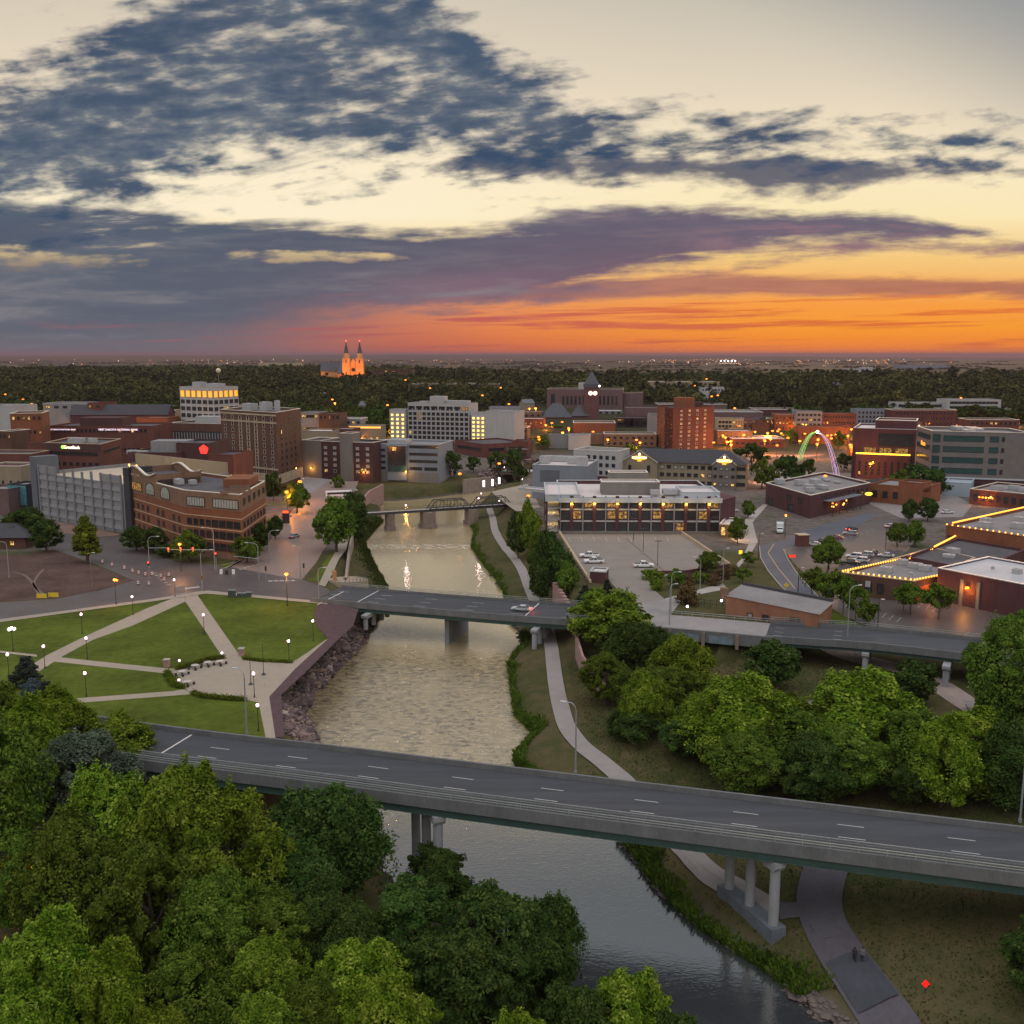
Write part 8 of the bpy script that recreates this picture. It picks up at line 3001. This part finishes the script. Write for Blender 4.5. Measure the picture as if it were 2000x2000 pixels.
for i, (u, v, r_) in enumerate(((12, 1022, 2.9), (24, 1026, 2.9), (40, 1030, 2.9), (575, 1050, 1.2), (560, 1010, 1.2))):
    car('car on the streets either side of the brick office', at(u, v), r_, paint('g%d' % (i % 4), (.1, .1, .1)), ('suv', 'sedan')[i % 2], False, 'cars on the streets beside the brick office')
# delivery truck and bus
q = at(1523, 1040)
t = thing('box_truck', 'pale blue box truck parked against the brick restaurant', 'truck', q, math.radians(-105))
MB().box((-.9, 0, 1.95), (4.6, 2.3, 2.6)).build('cargo_box', mat('pale_box', (.45, .55, .60), .5, .08, .5), t)
b_ = MB()
loft(b_, [(1.45, ring(1.0, .5, 2.2)), (2.4, ring(1.0, .5, 2.0)), (3.2, ring(.98, .5, 1.3)), (3.4, ring(.9, .6, 1.2))])
b_.build('cab', mat('pale_box'), t, fix=True)
MB().box((2.62, 0, 1.72), (.5, 1.8, .6)).build('windscreen', CGL, t)
for x in (-2, 2.4):
    for y in (-1, 1):
        MB().tube((x, y * .85, .45), (x, y * 1.1, .45), .45, .45, 12).build('wheel', TYRE, t)
q = atg(662, 972)
t = thing('bus', 'white bus with blue grey windows parked left of the river trees', 'bus', q, math.radians(14))
b_ = MB()
loft(b_, [(-5.6, ring(1.2, .5, 3.0)), (5.3, ring(1.25, .4, 3.1)), (5.6, ring(1.15, .6, 2.8))])
b_.build('body', PW, t, fix=True)
for y in (-1, 1):
    MB().box((0, y * 1.255, 2.1), (10, .02, .9)).build('window_band', CGL, t)
for x in (-3.6, 3.6):
    for y in (-1, 1):
        MB().tube((x, y * 1.0, .5), (x, y * 1.28, .5), .5, .5, 12).build('wheel', TYRE, t)

# ------------------------------------------------------------------ small things
for i, (u, v) in enumerate(((200, 1100), (219, 1106), (243, 1112), (259, 1118), (271, 1122), (284, 1125), (297, 1124), (291, 1143), (314, 1128), (321, 1135), (270, 1142), (330, 1126))):
    t = thing('traffic_barrel', 'orange and white traffic barrel beside the construction lot', 'barrel', at(u, v), 0, 'orange barrels along the closed lane')
    b_ = MB()
    for k in range(5):
        b_.tube((0, 0, .1 + k * .24), (0, 0, .1 + (k + 1) * .24), .32 - k * .015, .305 - k * .015, 10, k % 2)
    b_.build('drum', [mat('barrel_orange', (.34, .085, .03), .6, .1, 1), M_WHITE], t)
    MB().tube((0, 0, 0), (0, 0, .1), .45, .45, 10).build('foot', M_DARK, t)
for u0, u1, v, lb in ((71, 92, 1170, 'yellow fence banner on the left of a pair at the construction lot'), (94, 115, 1168, 'yellow fence banner on the right of a pair at the construction lot')):
    p0, p1 = at(u0, v), at(u1, v - 1)
    t = thing('fence_banner', lb, 'banner', (p0 + p1) / 2)
    w_ = (p1 - p0).length
    MB().box((0, 0, .75), (w_, .08, 1.1)).build('panel', mat('banner_yellow', (.62, .46, .03), .7, .12, 2), t)
    for s in (-1, 1):
        MB().tube((s * w_ / 2, 0, 0), (s * w_ / 2, 0, 1.4), .04, .04, 6).build('post', M_STEEL, t)
t = thing('corner_sign', 'low grey stone sign panel at the park corner of the crossroads', 'sign', at(353, 1160))
MB().box((0, 0, 1.1), (2.2, .35, 2.0), .5).build('panel', mat('sign_stone', (.26, .22, .19), .9, .2, .8), t)
MB().box((0, 0, .1), (2.6, .7, .3), .5).build('base', M_CONC, t)
t = thing('utility_cabinets', 'group of dark green utility cabinets on the right lawn by the road', 'cabinet', at(475, 1166))
for i, (x, s) in enumerate(((-3.5, 1.6), (-1.2, .9), (.4, .9), (1.8, 1.1))):
    MB().box((x * .8, 0, s * .55), (s * 1.1, .8, s * 1.1)).build('cabinet', mat('cabinet_green', (.04, .06, .06), .6, .2, 1), t)
    MB().box((x * .8, 0, s * 1.1 + .04), (s * 1.2, .9, .08)).build('lid', M_STEEL, t)
t = thing('newspaper_boxes', 'row of pale boxes on the kerb below the brick office', 'boxes', at(443, 1122))
for i in (-1, 0, 1):
    MB().box((i * 1.7, abs(i) * .6, .6), (.7, .6, 1.2)).build('box', M_WHITE if i else M_DARK, t)
for u, v, lb in ((381, 1306, 'round picnic table with stools left of two others along the hedge'), (406, 1300, 'round picnic table with stools in the middle along the hedge'), (430, 1298, 'round picnic table with stools nearest the plaza path'), (356, 1318, 'round picnic table with stools at the top of the lower pair'), (366, 1338, 'round picnic table with stools at the bottom of the lower pair')):
    t = thing('picnic_table', lb, 'picnic table', at(u, v, .02))
    MB().tube((0, 0, .70), (0, 0, .76), .75, .75, 16).build('tabletop', mat('table_top', (.42, .38, .34), .6, .15, 1), t)
    MB().tube((0, 0, 0), (0, 0, .7), .12, .12, 8).build('pedestal', M_DARK, t)
    for k in range(4):
        w = k * math.pi / 2 + .4
        MB().tube((1.15 * math.cos(w), 1.15 * math.sin(w), 0), (1.15 * math.cos(w), 1.15 * math.sin(w), .46), .22, .24, 10).build('stool', M_DARK, t)
HEDGE = leafmat('hedge_leaf', (.04, .06, .008), (.085, .115, .012), (.15, .17, .03))


def hedge(label, pts, w, h):
    t = [at(*p) for p in pts]
    P, N = [], []
    for a, b in zip(t, t[1:]):
        L = (b - a).length
        n = int(L * w * 420)
        q = rng.uniform(0, 1, n)[:, None]
        o = rng.normal(0, w * .28, (n, 3))
        o[:, 2] = np.abs(rng.normal(h * .5, h * .28, n))
        P.append(np.array(a)[None] * (1 - q) + np.array(b)[None] * q + o)
        N.append(rng.normal(0, 1, (n, 3)) + np.array([0, -.3, .8]))
    me = quads('hedge', np.concatenate(P), np.concatenate(N), .18, HEDGE)
    return tag(link('hedge', me), label, 'hedge')


hedge('yellow green hedge along the lower edge of the plaza', [(376, 1356), (395, 1362), (430, 1366), (480, 1369)], .9, .8)
hedge('clipped hedge behind the picnic tables at the top of the plaza', [(345, 1308), (365, 1304), (400, 1292), (437, 1286)], .9, .8)
hedge('hedge curving round the lower picnic tables', [(326, 1316), (332, 1328), (340, 1340), (358, 1345)], 1.1, .9)
hedge('low hedge along the foot of the right lawn', [(476, 1288), (510, 1292), (570, 1295)], .7, .6)
for u, v, lb in ((326, 1302, 'brown stone gate pillar beside the path to the plaza'), (472, 1280, 'brown stone gate pillar at the foot of the right lawn')):
    t = thing('gate_pillar', lb, 'pillar', at(u, v))
    MB().box((0, 0, .7), (1.0, 1.0, 1.4)).build('shaft', M_STONE, t)
    MB().box((0, 0, 1.47), (1.2, 1.2, .14)).build('cap', M_CONC, t)
for u, v, lb in ((515, 1318, 'bare flagpole on the plaza right of the spruces'), (490, 1337, 'bare flagpole on the plaza nearest the pink lamp')):
    t = thing('flagpole', lb, 'flagpole', at(u, v))
    MB().tube((0, 0, .3), (0, 0, 6), .07, .04, 8).build('pole', M_DARK, t)
    MB().tube((0, 0, 0), (0, 0, .35), .5, .2, 10).build('base', M_DARK, t)
# riverside overlook by the road bridge
q = at(680, 1132)
t = thing('overlook', 'small lit riverside overlook with curved railing left of the road bridge', 'overlook', q)
arc = [Vector((5.2 * math.cos(w), 3.2 * math.sin(w), 0)) for w in np.linspace(-1.7, 1.2, 12)]
MB().prism([(5.4 * math.cos(w), 3.4 * math.sin(w)) for w in np.linspace(0, 6.28, 25)[:-1]], -3, .12).build('platform', M_PATH, t)
rail_along('railing', arc, .12, [.5, 1.0], 1.0, t, M_DARK)
MB().box((-3.4, -1.5, 1.4), (.5, 2.2, 2.8), .5).build('sign_slab', mat('orange_stone', (.4, .22, .10), .8, .2, 1), t)
lamp(t, (0, 0, 1.6), (1, .7, .5), 60, .3)
# red lit sign by the riverside street
t = thing('lit_sign', 'dark pylon sign with a glowing red top beside the brick office', 'sign', at(559, 1022))
MB().box((0, 0, 2.4), (2.4, .6, 4.8)).build('pylon', BR_DARK, t)
MB().box((0, -.34, 4.2), (2.0, .08, .8)).build('panel', glow('red_sign', (1, .08, .02), 2.5), t)
t = thing('construction_sign', 'red glowing diamond sign on a post beside the lower path', 'sign', at(1806, 1948, -6))
MB().tube((0, 0, -.5), (0, 0, 1.2), .05, .05, 6).build('post', M_DARK, t)
b_ = MB()
b_.add([(0, -.05, 1.1), (.42, -.05, 1.55), (0, -.05, 2.0), (-.42, -.05, 1.55), (0, .03, 1.1), (.42, .03, 1.55), (0, .03, 2.0), (-.42, .03, 1.55)], [(0, 1, 2, 3), (7, 6, 5, 4), (0, 4, 5, 1), (1, 5, 6, 2), (2, 6, 7, 3), (3, 7, 4, 0)])
b_.build('diamond', glow('sign_red_glow', (1, .015, .012), .6), t)
for s in (-.3, .3):
    MB().add([(s * .5, 0, 1.95), (s * 1.6, 0, 2.35), (s * 1.1, 0, 2.1)], [(0, 1, 2)]).build('flag', mat('flag_orange', (.5, .1, .03), .8, .2, 2), t)
for u, v, lb, m_ in ((1446, 1092, 'small yellow lit sign on the verge beside the dark round tree', glow('yellow_board', (1, .6, .03), 1.2)), (1535, 1158, 'yellow diamond road sign behind the tan workshop', mat('road_yellow', (.75, .55, .02), .5, .1, 1)), (1547, 1100, 'red banner sign on the island by the curved road', glow('red_banner', (1, .04, .02), .8))):
    t = thing('road_sign', lb, 'sign', at(u, v))
    MB().tube((0, 0, 0), (0, 0, 1.6), .05, .05, 6).build('post', M_STEEL, t)
    if 'diamond' in lb:
        MB().add([(0, -.06, 1.3), (.7, -.06, 2.0), (0, -.06, 2.7), (-.7, -.06, 2.0), (0, .0, 1.3), (.7, .0, 2.0), (0, .0, 2.7), (-.7, .0, 2.0)], [(0, 1, 2, 3), (7, 6, 5, 4), (0, 4, 5, 1), (1, 5, 6, 2), (2, 6, 7, 3), (3, 7, 4, 0)]).build('panel', m_, t)
    else:
        MB().box((0, 0, 2.1), (1.9 if 'banner' in lb else 1.0, .1, .8 if 'banner' in lb else 1.1)).build('panel', m_, t)
t = thing('brick_kiosk', 'red brick kiosk on the island between the curved road and restaurant', 'kiosk', at(1566, 1066))
MB().box((0, 0, 1.8), (3.4, 3.0, 3.6), .2).build('wall', BR_RED, t)
MB().box((0, 0, 3.7), (3.7, 3.3, .25), .2).build('roof', C_BRICK, t)
t = thing('fenced_yard', 'dark wire yard fence left of the tan workshop', 'fence', at(1400, 1180))
rail_along('fence', [Vector((-9, 1, 0)), Vector((-3, -3, 0)), Vector((2, -5, 0))], 0, [.9, 1.8], 1.5, t, M_DARK)
w = thing('park_bench', 'slatted grey wooden stand in the grass below the viaduct at right', 'bench', at(1915, 1385, -4.6))
for k in range(6):
    MB().box((0, k * .55 - 1.4, .25 + k * .14), (5.2, .35, .06), -.2).build('slat', mat('old_board', (.24, .23, .23), .9, .2, 1), w)
for s in (-2.2, 0, 2.2):
    MB().box((s, .2, .12), (.12, 3.4, .24), -.2).build('beam', M_DARK, w)
# pale roof seen through the tree at the viaduct's right end
t = house(1968, 1240, 190, 9, 'pale flat roofed trailer behind the viaduct at the right edge', W_BEIGE, R_WHITE, 4, 2.6, .5, .5, 'trailer')

# lit arch sculpture by the river
Rb = at(1636, 938)
Lb_ = at(1560, 915)
Lb_.y += 40
Lb_.x = up(1560, 915, Lb_.y).x
t = thing('arch_sculpture', 'tall lit steel arch sculpture glowing green on one side and violet on the other', 'sculpture', (Rb + Lb_) / 2)
Lp, Rp = Lb_ - t.location, Rb - t.location
Ht = 19.5


def arcp(q):
    p = Lp.lerp(Rp, q)
    return Vector((p.x, p.y, Ht * (1 - abs(2 * q - 1) ** 2.3)))


side_ = (Rp - Lp).normalized()
sd_ = Vector((-side_.y, side_.x, 0))
for q0, q1, nm, m1, m2 in ((0, .47, 'green_half', glow('arch_green', (.16, 1, .08), .62), glow('arch_violet', (.6, .2, .75), .5)), (.53, 1, 'violet_half', mat('arch_steel', (.55, .58, .62), .4, .1, 1), glow('arch_violet'))):
    b_ = MB()
    n = 14
    for i in range(n):
        a0, a1 = q0 + (q1 - q0) * i / n, q0 + (q1 - q0) * (i + 1) / n
        w0 = .5 + 1.3 * abs(2 * a0 - 1)
        w1 = .5 + 1.3 * abs(2 * a1 - 1)
        p0, p1 = arcp(a0), arcp(a1)
        nr = Vector((side_.x, side_.y, 0)) * .55
        for s in (-1, 1):
            b_.tube(p0 + sd_ * w0 * s * .8, p1 + sd_ * w1 * s * .8, .13, .13, 5)
            b_.tube(p0 + nr * s * w0 * 1.7, p1 + nr * s * w1 * 1.7, .13, .13, 5)
        b_.tube(p0 - nr * w0 * 1.7, p1 + nr * w1 * 1.7, .12, .12, 4, 1)
        b_.tube(p0 + sd_ * w0 * .5, p1 - sd_ * w1 * .5, .12, .12, 4, 1)
    b_.build(nm, [m1, m2], t)
MB().ball(tuple(arcp(.47) + Vector((0, 0, .3))), .8, 8, 6).build('tip_light', glow('tip_white', (1, .85, .95), 6), t)
lamp(t, (0, 0, 20), (.95, .8, 1), 900, .4)


# ------------------------------------------------------------------ people walking on the lower path
def person(loc, rz, label, top, legs, step=.28):
    t = thing('person', label, 'person', loc, rz)
    J = {'pel': (0, 0, .95), 'che': (0, .02, 1.32), 'nek': (0, .03, 1.50), 'hd': (0, .05, 1.62), 'hd2': (0, .04, 1.76), 'sl': (-.19, .02, 1.42), 'el': (-.25, -.06, 1.14), 'hl': (-.24, .08, .90), 'sr': (.19, .02, 1.42), 'er': (.25, -.02, 1.14), 'hr': (.24, .12, .90),
         'tl': (-.10, 0, .88), 'kl': (-.11, step * .6, .50), 'al': (-.11, step * .5, .09), 'fl': (-.11, step * .5 + .16, .04), 'tr': (.10, 0, .88), 'kr': (.11, -step * .25, .49), 'ar': (.11, -step * .9, .10), 'fr': (.11, -step * .9 + .15, .04)}
    Rr = {'pel': .15, 'che': .16, 'nek': .06, 'hd': .095, 'hd2': .075, 'sl': .07, 'el': .048, 'hl': .04, 'sr': .07, 'er': .048, 'hr': .04, 'tl': .10, 'kl': .065, 'al': .045, 'fl': .045, 'tr': .10, 'kr': .065, 'ar': .045, 'fr': .045}
    ed = [('pel', 'che'), ('che', 'nek'), ('nek', 'hd'), ('hd', 'hd2'), ('che', 'sl'), ('sl', 'el'), ('el', 'hl'), ('che', 'sr'), ('sr', 'er'), ('er', 'hr'), ('pel', 'tl'), ('tl', 'kl'), ('kl', 'al'), ('al', 'fl'), ('pel', 'tr'), ('tr', 'kr'), ('kr', 'ar'), ('ar', 'fr')]
    ks = list(J)
    me = bpy.data.meshes.new('body')
    me.from_pydata([J[k] for k in ks], [(ks.index(a), ks.index(b)) for a, b in ed], [])
    o = link('body', me, t)
    md = o.modifiers.new('skin', 'SKIN')
    for i, k in enumerate(ks):
        me.skin_vertices[0].data[i].radius = (Rr[k], Rr[k] * (.75 if k in ('pel', 'che') else 1))
        me.skin_vertices[0].data[i].use_root = (k == 'pel')
    sb = o.modifiers.new('sub', 'SUBSURF')
    sb.levels = sb.render_levels = 2
    me.materials.append(top)
    MB().ball((0, .03, 1.72), .115, 10, 7, 0, (1, 1.05, .85)).build('hair', mat('dark_hair', (.02, .015, .012), .8, .3, 4), t)
    b_ = MB()
    for s, kk in (('l', ('tl', 'kl', 'al')), ('r', ('tr', 'kr', 'ar'))):
        pp_ = [Vector(J[k]) for k in kk]
        b_.path(pp_, [.125, .088, .07], 8)
    b_.build('trousers', legs, t)
    b_ = MB()
    b_.path([Vector((0, .01, .86)), Vector((0, .015, 1.12)), Vector((0, .02, 1.40))], [.175, .185, .17], 12)
    b_.build('shirt', top, t)
    return t


q = at(1668, 1884, -6)
q.z = hz(q.x, q.y) + .17
person(q, 2.6, 'person in dark clothes walking on the left of a pair on the lower path', mat('cloth_dark', (.03, .03, .035), .9, .3, 5), mat('cloth_navy', (.02, .022, .03), .9, .3, 5))
q = at(1683, 1886, -6)
q.z = hz(q.x, q.y) + .17
person(q, 2.5, 'person in a pale top on the right of a pair on the lower path', mat('cloth_pale', (.16, .15, .16), .9, .3, 5), mat('cloth_navy'), .36)
for u, v, w_ in ((440, 1115, 0), (395, 1152, 0)):
    pass
for nm, (u, v), lb in (('street_lamp', (352, 1062), 'orange wall lamp burning on the brick office front'), ('street_lamp', (560, 1120), 'orange street lamp over the mouth of the riverside street')):
    q = at(u, v, 8)
    t = thing(nm, lb, 'street lamp', (q.x, q.y - .5, 0))
    o = link('lamp_head', HEAD, t, (0, 0, 8))
    o.scale = (.5, .5, .5)
    link('post', POST, t)
    lamp(t, (0, -1.0, 7), (1, .42, .14), 1800, .5)
# ------------------------------------------------------------------ evening haze
hb = MB().box((0, 24000, 12), (120000, 54000, 204))
hm = bpy.data.materials.new('haze')
hm.use_nodes = True
for n in list(hm.node_tree.nodes):
    hm.node_tree.nodes.remove(n)
pv = hm.node_tree.nodes.new('ShaderNodeVolumePrincipled')
pv.inputs['Color'].default_value = (.40, .28, .33, 1)
pv.inputs['Density'].default_value = 5.2e-5
ho = hm.node_tree.nodes.new('ShaderNodeOutputMaterial')
hm.node_tree.links.new(pv.outputs[0], ho.inputs['Volume'])
haze = hb.build('haze', hm)
haze['kind'] = 'stuff'
haze['label'] = 'thin evening haze over the whole town'
